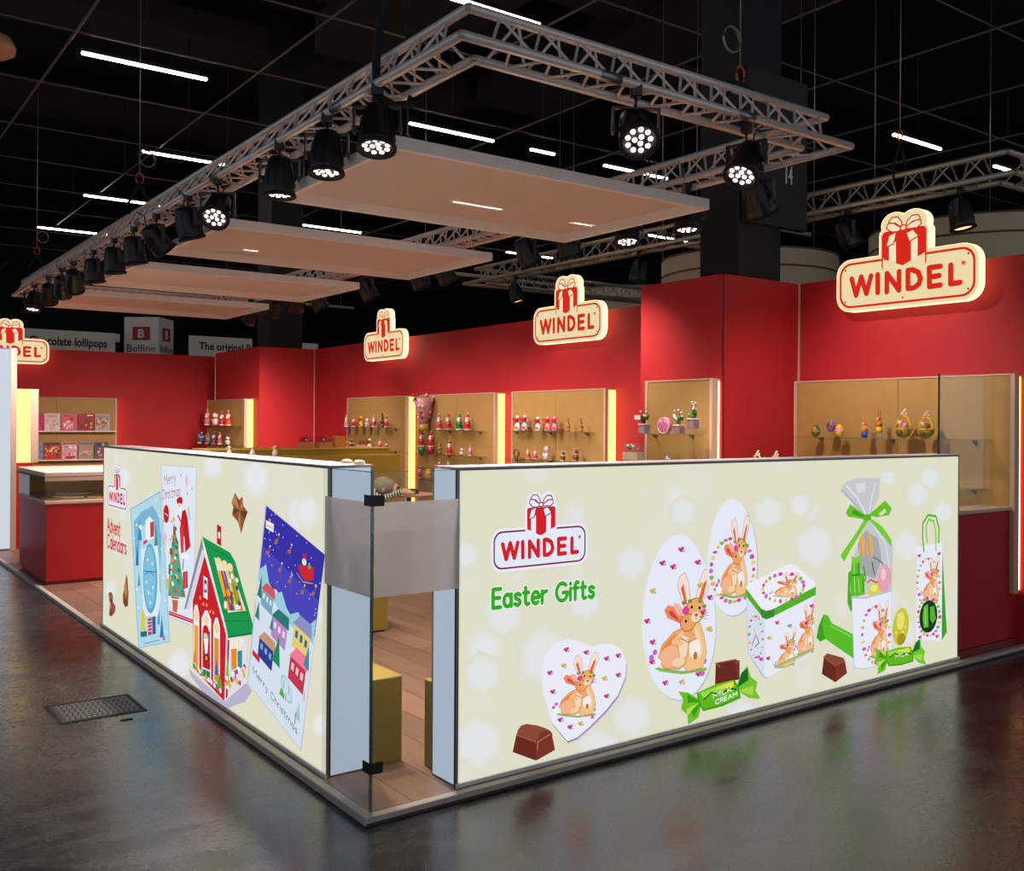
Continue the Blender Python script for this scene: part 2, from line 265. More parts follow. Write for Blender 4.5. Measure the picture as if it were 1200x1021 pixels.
ART_R="""P;#e2e2cd;371,691,262,632,140,693,123,810,227,870,353,811
P;#e2e3d2;360,696,261,642,148,698,133,805,229,860,344,806
P;#e3e5d9;350,701,259,652,157,703,143,800,230,850,335,801
P;#e4e7df;339,706,258,662,166,707,153,795,232,840,326,796
P;#e6e9e6;328,711,256,672,174,712,163,790,233,830,317,791
P;#e7eaea;316,717,255,684,185,718,175,785,235,818,306,785
P;#e2e2cd;835,706,732,654,616,707,600,811,699,864,818,813
P;#e2e3d2;825,710,731,663,625,712,610,807,701,856,809,808
P;#e3e5d9;814,715,729,671,633,716,619,803,702,847,800,804
P;#e4e7df;805,719,728,680,641,720,629,798,703,838,792,799
P;#e6e9e6;795,724,727,689,649,725,638,794,705,829,783,795
P;#e7eaea;783,729,725,700,659,730,650,789,706,819,773,789
P;#e2e2cd;1144,863,1034,807,909,861,892,968,998,1025,1126,974
P;#e2e3d2;1133,868,1032,816,918,865,902,964,1000,1016,1117,969
P;#e3e5d9;1122,872,1031,826,926,870,912,960,1001,1007,1107,964
P;#e4e7df;1112,877,1029,835,935,874,922,955,1003,998,1098,959
P;#e6e9e6;1101,881,1028,844,944,879,933,951,1004,989,1089,955
P;#e7eaea;1088,887,1026,855,955,885,945,946,1006,978,1078,949
P;#e2e2cd;679,434,513,354,329,449,304,619,461,703,652,612
P;#e2e3d2;663,442,511,368,342,455,319,612,463,688,638,605
P;#e3e5d9;647,450,509,383,355,462,334,605,465,674,624,598
P;#e4e7df;630,458,507,398,368,468,349,597,467,659,610,591
P;#e6e9e6;614,466,505,412,381,475,364,590,470,645,596,584
P;#e7eaea;595,476,502,430,397,483,382,581,472,628,579,576
P;#e2e2cd;244,444,147,395,38,454,23,560,117,610,228,554
P;#e2e3d2;234,449,146,404,46,458,32,555,118,601,220,549
P;#e3e5d9;225,454,145,413,54,462,41,550,119,593,212,545
P;#e4e7df;216,459,144,422,62,466,50,546,120,584,204,541
P;#e6e9e6;206,464,142,431,69,470,59,541,122,575,196,537
P;#e7eaea;195,470,141,442,79,475,70,535,123,564,186,532
P;#e2e2cd;1176,84,1043,30,894,108,873,238,1001,295,1154,220
P;#e2e3d2;1163,91,1041,41,904,112,885,232,1002,284,1143,215
P;#e3e5d9;1150,98,1040,52,915,117,897,226,1004,273,1132,210
P;#e4e7df;1137,104,1038,63,925,121,910,220,1006,262,1121,205
P;#e6e9e6;1124,111,1036,74,936,126,922,213,1008,251,1110,200
P;#e7eaea;1109,119,1034,87,949,131,937,206,1010,238,1096,195
P;#e2e2cd;118,996,50,955,-28,991,-38,1067,28,1108,107,1073
P;#e2e3d2;111,999,49,961,-22,994,-32,1064,29,1102,101,1069
P;#e3e5d9;105,1002,48,968,-17,998,-26,1061,30,1095,95,1066
P;#e4e7df;98,1005,47,974,-11,1001,-19,1058,31,1089,90,1062
P;#e6e9e6;91,1008,46,980,-5,1004,-13,1055,32,1082,84,1059
P;#e7eaea;84,1011,45,988,1,1008,-5,1052,33,1075,77,1055
P;#e2e2cd;264,123,133,61,-15,147,-35,291,91,356,242,273
P;#e2e3d2;251,130,131,73,-4,152,-23,285,92,343,231,267
P;#e3e5d9;238,137,129,86,6,157,-11,278,94,331,220,262
P;#e4e7df;225,145,127,98,17,162,1,271,96,319,209,257
P;#e6e9e6;213,152,126,110,27,167,13,264,98,307,198,251
P;#e7eaea;197,160,124,125,40,174,28,256,100,292,185,245
P;#e2e2cd;2187,1067,2061,1007,1918,1058,1898,1166,2020,1227,2166,1178
P;#e2e3d2;2174,1071,2059,1016,1928,1063,1910,1162,2022,1218,2155,1173
P;#e3e5d9;2162,1075,2057,1025,1938,1068,1922,1158,2024,1209,2145,1168
P;#e4e7df;2150,1079,2056,1035,1948,1073,1933,1154,2025,1200,2134,1163
P;#e6e9e6;2138,1084,2054,1044,1958,1078,1945,1150,2027,1191,2124,1158
P;#e7eaea;2123,1089,2052,1055,1971,1083,1959,1145,2029,1180,2111,1152
P;#e2e2cd;2435,1105,2339,1060,2229,1098,2214,1179,2308,1224,2419,1188
P;#e2e3d2;2426,1108,2337,1067,2237,1101,2223,1176,2309,1217,2411,1184
P;#e3e5d9;2416,1111,2336,1074,2245,1105,2232,1173,2310,1210,2403,1180
P;#e4e7df;2407,1114,2335,1081,2252,1109,2241,1170,2312,1204,2395,1176
P;#e6e9e6;2398,1118,2334,1088,2260,1112,2250,1167,2313,1197,2387,1173
P;#e7eaea;2386,1121,2332,1096,2270,1117,2261,1163,2314,1189,2378,1168
P;#e2e2cd;2673,824,2487,745,2280,821,2252,972,2429,1053,2642,981
P;#e2e3d2;2655,830,2485,758,2295,828,2269,966,2431,1041,2627,974
P;#e3e5d9;2636,837,2482,771,2310,834,2286,961,2433,1028,2611,967
P;#e4e7df;2618,843,2480,784,2324,841,2303,955,2436,1015,2595,960
P;#e6e9e6;2600,849,2478,797,2339,847,2320,949,2438,1002,2580,954
P;#e7eaea;2579,857,2475,812,2356,855,2340,941,2441,987,2561,945
P;#e2e2cd;2293,635,2192,592,2078,638,2062,724,2160,768,2277,724
P;#e2e3d2;2283,639,2191,600,2086,641,2071,721,2161,760,2268,720
P;#e3e5d9;2273,642,2190,607,2094,645,2081,717,2163,753,2260,716
P;#e4e7df;2264,646,2188,614,2102,648,2090,714,2164,746,2251,713
P;#e6e9e6;2254,650,2187,622,2110,652,2100,710,2165,739,2243,709
P;#e7eaea;2242,655,2185,631,2120,656,2111,705,2167,730,2233,705
P;#e2e2cd;2920,1100,2838,1064,2744,1094,2731,1160,2812,1196,2907,1167
P;#e2e3d2;2912,1102,2837,1069,2751,1097,2739,1157,2813,1191,2900,1164
P;#e3e5d9;2904,1105,2836,1075,2758,1100,2747,1155,2814,1185,2893,1161
P;#e4e7df;2896,1107,2835,1080,2764,1103,2755,1152,2815,1180,2886,1158
P;#e6e9e6;2888,1110,2834,1086,2771,1106,2762,1150,2816,1174,2879,1154
P;#e7eaea;2879,1113,2833,1092,2779,1109,2772,1147,2818,1168,2871,1151
P;#e2e2cd;3661,1110,3529,1055,3380,1101,3359,1199,3487,1254,3640,1210
P;#e2e3d2;3649,1113,3528,1064,3390,1105,3371,1195,3489,1246,3629,1206
P;#e3e5d9;3636,1117,3526,1072,3401,1110,3384,1191,3491,1237,3618,1201
P;#e4e7df;3623,1121,3524,1080,3412,1114,3396,1188,3492,1229,3607,1196
P;#e6e9e6;3610,1125,3522,1088,3422,1119,3408,1184,3494,1221,3596,1192
P;#e7eaea;3594,1129,3520,1098,3435,1124,3423,1180,3496,1211,3582,1186
P;#e2e2cd;3790,1222,3674,1174,3542,1212,3524,1297,3637,1346,3771,1309
P;#e2e3d2;3779,1225,3672,1181,3551,1216,3535,1294,3638,1339,3761,1305
P;#e3e5d9;3767,1229,3671,1188,3561,1220,3545,1291,3640,1332,3752,1301
P;#e4e7df;3756,1232,3669,1195,3570,1224,3556,1288,3641,1325,3742,1297
P;#e6e9e6;3745,1235,3668,1203,3579,1228,3567,1285,3643,1317,3732,1293
P;#e7eaea;3731,1239,3666,1211,3591,1233,3580,1281,3645,1309,3721,1288
P;#e2e2cd;3579,772,3413,708,3225,771,3200,896,3360,962,3552,901
P;#e2e3d2;3563,777,3411,718,3239,777,3215,891,3362,951,3538,895
P;#e3e5d9;3547,782,3408,729,3252,782,3230,886,3364,941,3524,890
P;#e4e7df;3530,788,3406,740,3265,787,3246,881,3366,930,3510,884
P;#e6e9e6;3514,793,3404,750,3278,792,3261,876,3368,920,3496,879
P;#e7eaea;3495,799,3401,763,3294,799,3280,870,3371,907,3479,872
P;#e2e2cd;2458,254,2295,193,2113,272,2088,410,2244,473,2431,396
P;#e2e3d2;2442,260,2293,205,2126,277,2103,403,2246,461,2418,391
P;#e3e5d9;2426,267,2291,216,2139,282,2118,397,2248,450,2404,386
P;#e4e7df;2410,274,2289,228,2151,287,2133,391,2250,438,2390,380
P;#e6e9e6;2394,281,2287,240,2164,292,2148,385,2252,426,2377,375
P;#e7eaea;2375,289,2284,254,2180,298,2166,377,2255,412,2360,369
P;#e2e2cd;3055,271,2937,230,2804,284,2786,378,2900,420,3036,368
P;#e2e3d2;3044,276,2936,238,2813,287,2796,373,2901,412,3026,364
P;#e3e5d9;3032,280,2934,246,2823,290,2807,369,2903,405,3016,361
P;#e4e7df;3021,285,2933,254,2832,294,2818,365,2904,397,3006,357
P;#e6e9e6;3009,289,2931,262,2842,297,2829,360,2906,389,2996,354
P;#e7eaea;2995,295,2929,271,2853,302,2843,355,2908,379,2985,349
P;#e2e2cd;3926,302,3787,257,3631,315,3609,417,3743,463,3903,407
P;#e2e3d2;3913,307,3786,265,3642,319,3622,412,3745,455,3892,403
P;#e3e5d9;3899,312,3784,274,3653,322,3635,407,3747,446,3880,399
P;#e4e7df;3885,317,3782,283,3664,326,3648,403,3749,438,3869,395
P;#e6e9e6;3872,322,3780,291,3675,330,3661,398,3751,429,3857,391
P;#e7eaea;3856,328,3778,302,3689,334,3676,392,3753,419,3843,387
P;#e2e2cd;1994,-53,1860,-101,1708,-27,1687,93,1817,143,1972,71
P;#e2e3d2;1981,-46,1858,-91,1719,-23,1700,87,1818,133,1960,67
P;#e3e5d9;1967,-40,1856,-80,1730,-19,1712,82,1820,123,1949,63
P;#e4e7df;1954,-34,1854,-70,1740,-15,1725,76,1822,113,1938,59
P;#e6e9e6;1941,-28,1852,-60,1751,-11,1737,70,1824,103,1927,55
P;#e7eaea;1926,-20,1850,-48,1764,-6,1752,63,1826,91,1913,50
P;#e2e2cd;960,-47,823,-103,670,-18,649,120,780,178,937,96
P;#e2e3d2;946,-40,821,-91,681,-13,661,113,781,166,926,91
P;#e3e5d9;933,-33,820,-79,691,-9,674,107,783,155,914,86
P;#e4e7df;920,-25,818,-67,702,-4,686,100,785,143,903,81
P;#e6e9e6;906,-18,816,-56,713,1,699,93,787,131,891,76
P;#e7eaea;890,-10,814,-42,726,6,714,85,789,118,878,71
P;#e2e2cd;1482,1109,1386,1059,1277,1101,1262,1190,1355,1241,1466,1201
P;#e2e3d2;1473,1112,1385,1067,1285,1105,1271,1187,1356,1233,1458,1196
P;#e3e5d9;1463,1116,1383,1075,1292,1109,1280,1184,1358,1226,1450,1192
P;#e4e7df;1454,1119,1382,1082,1300,1113,1289,1180,1359,1218,1442,1188
P;#e6e9e6;1445,1123,1381,1090,1308,1117,1298,1177,1360,1210,1434,1184
P;#e7eaea;1433,1127,1379,1099,1317,1122,1309,1173,1362,1201,1425,1179
P;#e2e2cd;3949,989,3829,943,3693,984,3675,1071,3791,1118,3929,1078
P;#e2e3d2;3937,993,3827,950,3703,988,3686,1068,3792,1111,3919,1074
P;#e3e5d9;3925,996,3826,957,3712,992,3697,1064,3794,1104,3909,1070
P;#e4e7df;3914,1000,3824,965,3722,996,3708,1061,3795,1096,3899,1066
P;#e6e9e6;3902,1003,3823,972,3732,999,3719,1058,3797,1089,3889,1062
P;#e7eaea;3888,1007,3821,981,3743,1004,3733,1054,3799,1080,3877,1057
P;#e2e2cd;3269,1247,3190,1212,3099,1239,3086,1300,3164,1335,3256,1309
P;#e2e3d2;3261,1249,3188,1217,3105,1242,3094,1298,3165,1330,3249,1306
P;#e3e5d9;3253,1251,3187,1222,3112,1245,3101,1296,3166,1325,3242,1303
P;#e4e7df;3246,1253,3186,1227,3118,1247,3109,1293,3167,1320,3236,1300
P;#e6e9e6;3238,1256,3185,1232,3125,1250,3116,1291,3168,1315,3229,1297
P;#e7eaea;3229,1258,3184,1239,3132,1254,3125,1289,3170,1309,3221,1294
G;186;951;531;169
T;#f6f8f6;Easter Gifts;184;786;769;774;81;27.8
T;#35ae24;Easter Gifts;184;786;769;774;81;18.8
P;#c9cbe8;618,107,525,211,476,346,463,438,484,524,542,572,621,581,695,560,763,528,826,530,897,521,954,488,988,425,982,350,934,272,856,210,759,154,678,114
P;#9a6f6a;612,113,520,217,471,352,458,444,479,530,536,578,615,587,689,565,758,534,820,536,891,527,949,495,982,431,976,357,929,278,851,216,754,160,672,121
P;#d7d9f2;611,119,518,222,470,357,456,449,477,535,535,583,614,593,688,571,756,539,819,541,889,532,947,500,981,436,974,362,927,284,849,222,752,165,671,126
P;#eef1fd;610,123,517,227,468,361,455,454,476,539,534,587,613,597,686,575,755,543,817,546,888,537,946,505,979,441,973,367,926,288,848,227,751,170,670,130
S;#8fb95a;9.2;519,274,571,250,668,225,781,216
E;#c06ad0;527;292;10.7;7.7;0
E;#c06ad0;543;305;11.3;8.2;0
E;#c06ad0;774;241;11.8;8.2;0
E;#c06ad0;764;206;11.3;8.2;0
S;#b77a4a;3.1;675,419,646,477,655,504,677,514,697,486,703,444,700,415,675,419
P;#f7e3da;675,419,646,477,655,504,677,514,697,486,703,444,700,415
S;#b77a4a;3.3;728,417,751,483,772,511,794,508,802,482,787,447,763,414,728,417
P;#f7e3da;728,417,751,483,772,511,794,508,802,482,787,447,763,414
P;#e8662f;680,421,660,470,671,484,692,420
P;#e8662f;737,418,768,471,785,479,760,417
S;#b5733f;3.1;737,385,769,320,784,265,767,224,696,224,675,242,688,291,706,340,737,385
P;#f3c68a;737,385,769,320,784,265,767,224,696,224,675,242,688,291,706,340
S;#b5733f;3.1;698,360,625,348,573,318,557,282,582,252,654,237,682,246,698,290,735,315,698,360
P;#f2a873;698,360,625,348,573,318,557,282,582,252,654,237,682,246,698,290,735,315
P;#f8d9b8;726,358,755,312,764,268,750,245,731,305
P;#e98b4e;573,310,625,340,667,341,612,314,574,280
P;#f9dcc0;667,336,698,321,689,271,661,265,651,303
E;#f6b98c;609;282;40.3;30.8;0
E;#f7d5b0;651;258;29.5;12.3;0
E;#fbf3ea;727;285;25.4;30.8;15
E;#d06a40;730;264;9.9;12.3;0
E;#f6f4fb;544;273;26.8;13.5;0
E;#b5733f;729;396;46.5;39.3;0
E;#f2b06c;729;396;42.3;36.0;0
P;#f08a6a;670,364,600,393,583,418,600,432,636,421,681,380
P;#f6b7a5;650,394,625,424,633,433,655,425,681,393
P;#d94a3c;661,372,611,400,603,415,625,410
E;#b5733f;695;366;38.1;27.3;0
E;#f3a569;695;366;33.8;24.0;0
E;#f8dcc0;732;377;24.0;15.4;0
E;#c8552f;733;383;8.9;5.1;0
S;#8a4a2a;2.1;733,378,733,369
S;#7a6a5a;1.5;749,375,789,383
S;#7a6a5a;1.6;749,375,792,372
S;#7a6a5a;1.5;749,375,786,363
S;#f7c48c;12.3;667,341,625,322,667,310
S;#b5733f;3.1;660,327,698,308,735,315
E;#20140e;711;409;5.6;5.1;0
E;#20140e;748;402;5.6;5.1;0
E;#20140e;684;372;5.6;5.1;0
E;#d9479a;683;403;16.9;12.3;0
E;#7f8f3f;673;427;9.9;6.2;0
E;#7f8f3f;703;428;9.9;6.2;0
E;#7f8f3f;751;421;9.9;6.2;0
E;#7f8f3f;771;403;9.9;6.5;0
E;#d9479a;592;551;9.0;7.2;0
E;#d9479a;607;553;9.5;7.2;0
E;#b3307a;600;544;8.7;6.6;0
E;#7fae55;614;540;7.9;3.4;30
E;#d9479a;713;522;9.5;7.2;0
E;#d9479a;729;523;9.5;7.2;0
E;#b3307a;721;515;8.7;6.6;0
E;#7fae55;735;510;7.9;3.4;30
E;#e0b45c;577;479;9.0;7.2;0
E;#e0b45c;592;480;9.0;7.2;0
E;#d9a94e;584;472;8.7;6.6;0
E;#7fae55;598;467;7.5;3.4;30
E;#d9479a;841;475;9.4;7.2;0
E;#d9479a;857;477;9.9;7.6;0
E;#b3307a;849;468;9.1;6.6;0
E;#7fae55;864;463;8.2;3.6;30
E;#d9479a;916;480;9.9;7.6;0
E;#d9479a;932;481;10.4;7.2;0
E;#b3307a;924;472;9.1;7.0;0
E;#7fae55;939;468;8.3;3.4;30
E;#d9479a;495;458;9.0;7.2;0
E;#d9479a;510;459;9.0;7.2;0
E;#b3307a;502;451;8.2;6.6;0
E;#7fae55;516;447;7.5;3.2;30
E;#d9479a;512;369;9.0;7.2;0
E;#d9479a;527;370;9.0;6.7;0
E;#b3307a;520;362;8.2;6.6;0
E;#7fae55;533;358;7.9;3.4;30
E;#d9479a;917;386;10.3;7.6;0
E;#d9479a;933;387;9.9;7.2;0
E;#b3307a;925;378;9.1;7.0;0
E;#7fae55;940;374;8.3;3.6;30
E;#e0b45c;827;383;9.9;7.2;0
E;#e0b45c;844;384;9.5;7.2;0
E;#d9a94e;835;376;8.7;7.0;0
E;#7fae55;850;371;8.2;3.4;30
E;#d9479a;842;296;9.9;7.2;0
E;#d9479a;858;297;9.9;7.2;0
E;#b3307a;850;289;9.1;6.6;0
E;#7fae55;865;284;8.2;3.4;30
E;#d9479a;558;232;9.5;7.2;0
E;#d9479a;573;233;9.0;6.7;0
E;#b3307a;565;224;8.3;6.2;0
E;#7fae55;579;220;7.5;3.4;30
E;#d9479a;616;189;9.0;7.2;0
E;#d9479a;631;189;9.5;7.2;0
E;#b3307a;624;181;8.7;6.6;0
E;#7fae55;638;176;7.9;3.4;30
E;#e0b45c;679;193;9.5;7.2;0
E;#e0b45c;694;194;9.5;7.2;0
E;#d9a94e;687;186;8.7;7.0;0
E;#7fae55;701;181;7.9;3.4;30
P;#8f4a38;313,206,322,228,340,243,371,245,434,226,479,206,508,188,521,168,424,153
P;#74302a;424,156,485,197,535,96,429,69,422,70
P;#6b2c22;313,208,424,156,422,70,293,133
P;#7c362a;422,156,485,197,535,96,429,69
S;#9a5646;4.8;422,156,485,197
S;#a3614e;4.8;313,206,424,153
P;#7c362a;422,153,453,191,491,196,514,180,535,96,429,69
S;#b07a68;4.8;432,116,434,151,505,173
P;#a3abd2;1339,1034,1392,1020,1445,985,1495,931,1539,859,1576,774,1602,679,1616,581,1616,484,1601,394,1571,316,1527,254,1473,211,1411,189,1346,189,1281,210,1221,251,1170,308,1129,380,1101,461,1086,550,1085,641,1096,731,1118,816,1150,891,1190,953,1236,999,1286,1027
P;#eaeefc;1334,1039,1388,1025,1441,990,1490,935,1535,864,1571,779,1598,684,1612,586,1612,489,1597,399,1566,321,1523,259,1468,216,1407,195,1341,194,1277,215,1217,256,1166,313,1125,384,1097,466,1082,555,1081,646,1092,736,1114,820,1146,895,1185,958,1231,1004,1282,1032
S;#8fb95a;16.7;1134,404,1213,366,1363,330,1540,323
E;#c06ad0;1146;437;16.9;14.1;0
E;#c06ad0;1170;460;16.2;14.1;0
E;#c06ad0;1528;366;17.6;14.1;0
E;#c06ad0;1513;304;18.3;14.1;0
S;#b77a4a;5.6;1373,671,1329,771,1341,819,1376,839,1407,791,1416,718,1412,667,1373,671
P;#f7e3da;1373,671,1329,771,1341,819,1376,839,1407,791,1416,718,1412,667
S;#b77a4a;5.3;1456,674,1491,793,1525,843,1559,840,1573,794,1548,732,1510,672,1456,674
P;#f7e3da;1456,674,1491,793,1525,843,1559,840,1573,794,1548,732,1510,672
P;#e8662f;1382,676,1350,760,1368,786,1399,674
P;#e8662f;1470,676,1518,772,1545,788,1506,676
S;#b5733f;5.6;1470,617,1521,505,1544,410,1517,337,1406,331,1373,361,1394,448,1422,536,1470,617
P;#f3c68a;1470,617,1521,505,1544,410,1517,337,1406,331,1373,361,1394,448,1422,536
S;#b5733f;5.3;1409,570,1296,542,1216,486,1192,422,1230,371,1341,351,1384,369,1410,446,1467,494,1409,570
P;#f2a873;1409,570,1296,542,1216,486,1192,422,1230,371,1341,351,1384,369,1410,446,1467,494
P;#f8d9b8;1453,568,1498,490,1512,415,1490,372,1460,476
P;#e98b4e;1216,472,1296,529,1361,534,1275,482,1217,419
P;#f9dcc0;1361,525,1409,501,1395,412,1351,400,1336,465
E;#f6b98c;1272;425;65.9;52.7;0
E;#f7d5b0;1336;388;48.3;22.3;0
E;#fbf3ea;1454;441;41.1;52.7;15
E;#d06a40;1459;404;15.4;21.1;0
E;#f6f4fb;1171;404;42.1;24.6;0
E;#b5733f;1457;637;72.4;67.0;0
E;#f2b06c;1457;637;65.9;61.4;0
P;#f08a6a;1365,575,1257,620,1232,662,1257,687,1312,671,1382,604
P;#f6b7a5;1334,625,1295,676,1308,693,1342,680,1382,627
P;#d94a3c;1352,587,1274,632,1261,658,1295,651
E;#b5733f;1404;581;59.3;46.5;0
E;#f3a569;1404;581;52.7;40.9;0
E;#f8dcc0;1462;604;37.3;27.9;0
E;#c8552f;1464;614;13.2;8.8;0
S;#8a4a2a;3.7;1464,605,1464,589
S;#7a6a5a;2.6;1488,601,1551,619
S;#7a6a5a;2.6;1488,601,1556,601
S;#7a6a5a;2.8;1488,601,1547,583
S;#f7c48c;22.3;1361,534,1297,497,1361,480
S;#b5733f;5.6;1350,508,1409,479,1467,494
E;#20140e;1430;658;9.1;9.3;0
E;#20140e;1488;648;9.1;9.3;0
E;#20140e;1387;590;8.8;8.8;0
E;#d9479a;1386;645;26.3;22.3;0
E;#7f8f3f;1371;686;15.4;11.2;0
E;#7f8f3f;1417;690;15.4;10.5;0
E;#7f8f3f;1492;683;16.0;11.2;0
E;#7f8f3f;1524;652;16.0;11.2;0
E;#d9479a;1339;963;12.8;8.7;0
E;#d9479a;1360;966;12.8;8.7;0
E;#b3307a;1350;955;11.7;7.9;0
E;#7fae55;1369;950;10.6;4.3;30
E;#d9479a;1206;904;12.2;8.7;0
E;#d9479a;1227;907;12.2;9.2;0
E;#b3307a;1217;896;10.8;7.9;0
E;#7fae55;1235;892;10.2;4.0;30
E;#d9479a;1281;879;12.2;8.7;0
E;#d9479a;1301;882;12.8;9.2;0
E;#b3307a;1291;871;11.2;8.4;0
E;#7fae55;1310;867;10.2;4.0;30
E;#d9479a;1461;888;13.3;9.2;0
E;#d9479a;1483;891;12.8;9.2;0
E;#b3307a;1472;880;12.2;7.9;0
E;#7fae55;1491;875;10.6;4.3;30
E;#e0b45c;1479;767;12.8;9.2;0
E;#e0b45c;1500;770;12.8;9.2;0
E;#d9a94e;1490;759;11.7;8.4;0
E;#7fae55;1509;754;11.0;4.3;30
E;#e0b45c;1140;771;11.7;8.7;0
E;#e0b45c;1160;774;11.7;8.7;0
E;#d9a94e;1150;763;10.8;8.4;0
E;#7fae55;1168;758;10.2;4.0;30
E;#d9479a;1553;698;13.3;8.7;0
E;#d9479a;1575;700;13.3;9.2;0
E;#b3307a;1564;689;12.2;8.4;0
E;#7fae55;1584;684;11.1;4.3;30
E;#d9479a;1502;627;12.8;9.2;0
E;#d9479a;1524;629;13.3;9.2;0
E;#b3307a;1513;618;12.2;8.4;0
E;#7fae55;1533;613;11.0;4.3;30
E;#d9479a;1102;626;11.7;8.7;0
E;#d9479a;1121;628;11.7;8.7;0
E;#b3307a;1112;618;10.8;7.9;0
E;#7fae55;1130;613;9.8;4.0;30
E;#e0b45c;1548;533;12.8;9.2;0
E;#e0b45c;1570;535;13.3;9.2;0
E;#d9a94e;1560;524;12.2;8.4;0
E;#7fae55;1579;519;11.0;4.3;30
E;#d9479a;1140;517;11.7;8.7;0
E;#d9479a;1160;519;11.7;8.7;0
E;#b3307a;1150;508;10.8;7.9;0
E;#7fae55;1168;503;10.2;4.0;30
E;#d9479a;1230;301;11.5;8.2;0
E;#d9479a;1249;302;11.5;8.6;0
E;#b3307a;1239;292;10.6;7.5;0
E;#7fae55;1257;287;9.6;4.0;30
E;#e0b45c;1347;288;12.0;8.2;0
E;#e0b45c;1367;290;12.0;8.2;0
E;#d9a94e;1357;280;11.0;7.9;0
E;#7fae55;1375;274;10.0;3.8;30
E;#d9479a;1468;310;12.0;8.6;0
E;#d9479a;1489;311;12.5;8.6;0
E;#b3307a;1479;301;11.0;7.5;0
E;#7fae55;1497;296;10.4;4.0;30
E;#d9479a;1137;419;11.5;8.2;0
E;#d9479a;1156;420;11.0;8.2;0
E;#b3307a;1146;411;10.6;7.5;0
E;#7fae55;1163;406;9.6;3.8;30
P;#a3abd2;1738,1199,1778,1189,1817,1164,1854,1125,1886,1073,1913,1011,1933,943,1943,871,1943,800,1932,733,1910,675,1878,628,1838,595,1792,576,1743,574,1695,587,1650,615,1611,656,1581,708,1559,768,1548,833,1547,901,1555,969,1572,1032,1596,1089,1626,1136,1661,1171,1698,1192
P;#eaeefc;1732,1203,1772,1193,1811,1169,1848,1129,1881,1077,1908,1016,1927,947,1937,875,1937,804,1926,738,1904,680,1872,633,1832,599,1786,581,1738,579,1690,592,1645,620,1606,660,1575,712,1554,772,1543,838,1542,906,1550,973,1567,1037,1591,1093,1621,1140,1655,1176,1693,1197
E;#d9479a;1908;813;13.6;11.2;0
E;#e9b04e;1904;777;14.8;11.0;0
E;#8fb95a;1893;744;17.3;8.1;0
E;#d66fb5;1875;714;11.4;12.4;0
E;#c4588f;1851;689;13.8;8.7;0
E;#e8d27a;1822;670;20.9;10.2;0
E;#d9479a;1789;658;18.7;10.2;0
E;#e9b04e;1755;653;16.8;8.6;0
E;#8fb95a;1719;656;16.8;12.6;0
E;#d66fb5;1685;666;15.7;11.8;0
E;#c4588f;1653;683;17.1;7.6;0
E;#e8d27a;1625;705;17.3;10.9;0
E;#d9479a;1602;733;13.2;7.4;0
E;#e9b04e;1585;764;18.2;10.2;0
E;#8fb95a;1574;797;16.9;12.7;0
E;#d66fb5;1570;832;16.9;13.0;0
E;#c4588f;1573;866;14.0;12.2;0
E;#e8d27a;1584;899;15.0;13.1;0
E;#d9479a;1600;928;18.3;7.9;0
E;#e9b04e;1623;953;11.7;8.6;0
E;#8fb95a;1651;972;19.1;10.0;0
E;#d66fb5;1682;985;16.7;9.1;0
E;#c4588f;1717;991;15.6;9.6;0
E;#e8d27a;1752;990;14.1;11.5;0
E;#d9479a;1787;981;16.3;12.9;0
E;#e9b04e;1820;965;17.2;13.0;0
E;#8fb95a;1849;943;19.5;13.4;0
E;#d66fb5;1873;915;17.1;8.7;0
E;#c4588f;1892;883;19.6;14.0;0
E;#e8d27a;1904;849;20.0;11.4;0
S;#8fb95a;13.2;1606,725,1655,698,1747,677,1854,681
E;#c06ad0;1614;753;10.5;11.8;0
E;#c06ad0;1629;774;10.1;11.8;0
E;#c06ad0;1847;717;10.5;12.4;0
E;#c06ad0;1838;665;10.5;11.8;0
S;#b77a4a;4.4;1752,960,1725,1040,1733,1080,1754,1098,1773,1060,1778,1000,1776,958,1752,960
P;#f7e3da;1752,960,1725,1040,1733,1080,1754,1098,1773,1060,1778,1000,1776,958
S;#b77a4a;4.7;1803,965,1823,1064,1843,1107,1863,1106,1872,1069,1857,1017,1835,966,1803,965
P;#f7e3da;1803,965,1823,1064,1843,1107,1863,1106,1872,1069,1857,1017,1835,966
P;#e8662f;1758,964,1738,1032,1749,1054,1768,963
P;#e8662f;1811,968,1840,1048,1856,1063,1832,969
S;#b5733f;4.4;1811,920,1842,830,1856,753,1840,692,1773,680,1753,703,1766,777,1782,850,1811,920
P;#f3c68a;1811,920,1842,830,1856,753,1840,692,1773,680,1753,703,1766,777,1782,850
S;#b5733f;4.4;1774,877,1706,849,1657,798,1642,743,1665,703,1733,693,1760,710,1775,776,1809,818,1774,877
P;#f2a873;1774,877,1706,849,1657,798,1642,743,1665,703,1733,693,1760,710,1775,776,1809,818
P;#f8d9b8;1801,878,1828,816,1837,755,1824,719,1805,803
P;#e98b4e;1657,786,1706,838,1745,845,1693,798,1657,742
P;#f9dcc0;1745,838,1775,821,1766,747,1740,734,1730,787
E;#f6b98c;1691;751;38.0;44.1;0
E;#f7d5b0;1731;723;29.0;17.6;0
E;#fbf3ea;1802;773;23.7;46.6;15
E;#d06a40;1805;743;9.2;17.6;0
E;#f6f4fb;1629;727;25.4;20.6;0
E;#b5733f;1803;935;45.1;52.9;0
E;#f2b06c;1803;935;41.0;48.5;0
P;#f08a6a;1748,879,1682,911,1666,945,1681,967,1715,956,1758,904
P;#f6b7a5;1729,920,1705,960,1713,974,1734,965,1758,923
P;#d94a3c;1740,889,1692,922,1684,944,1705,939
E;#b5733f;1771;887;35.6;38.8;0
E;#f3a569;1771;887;31.6;34.1;0
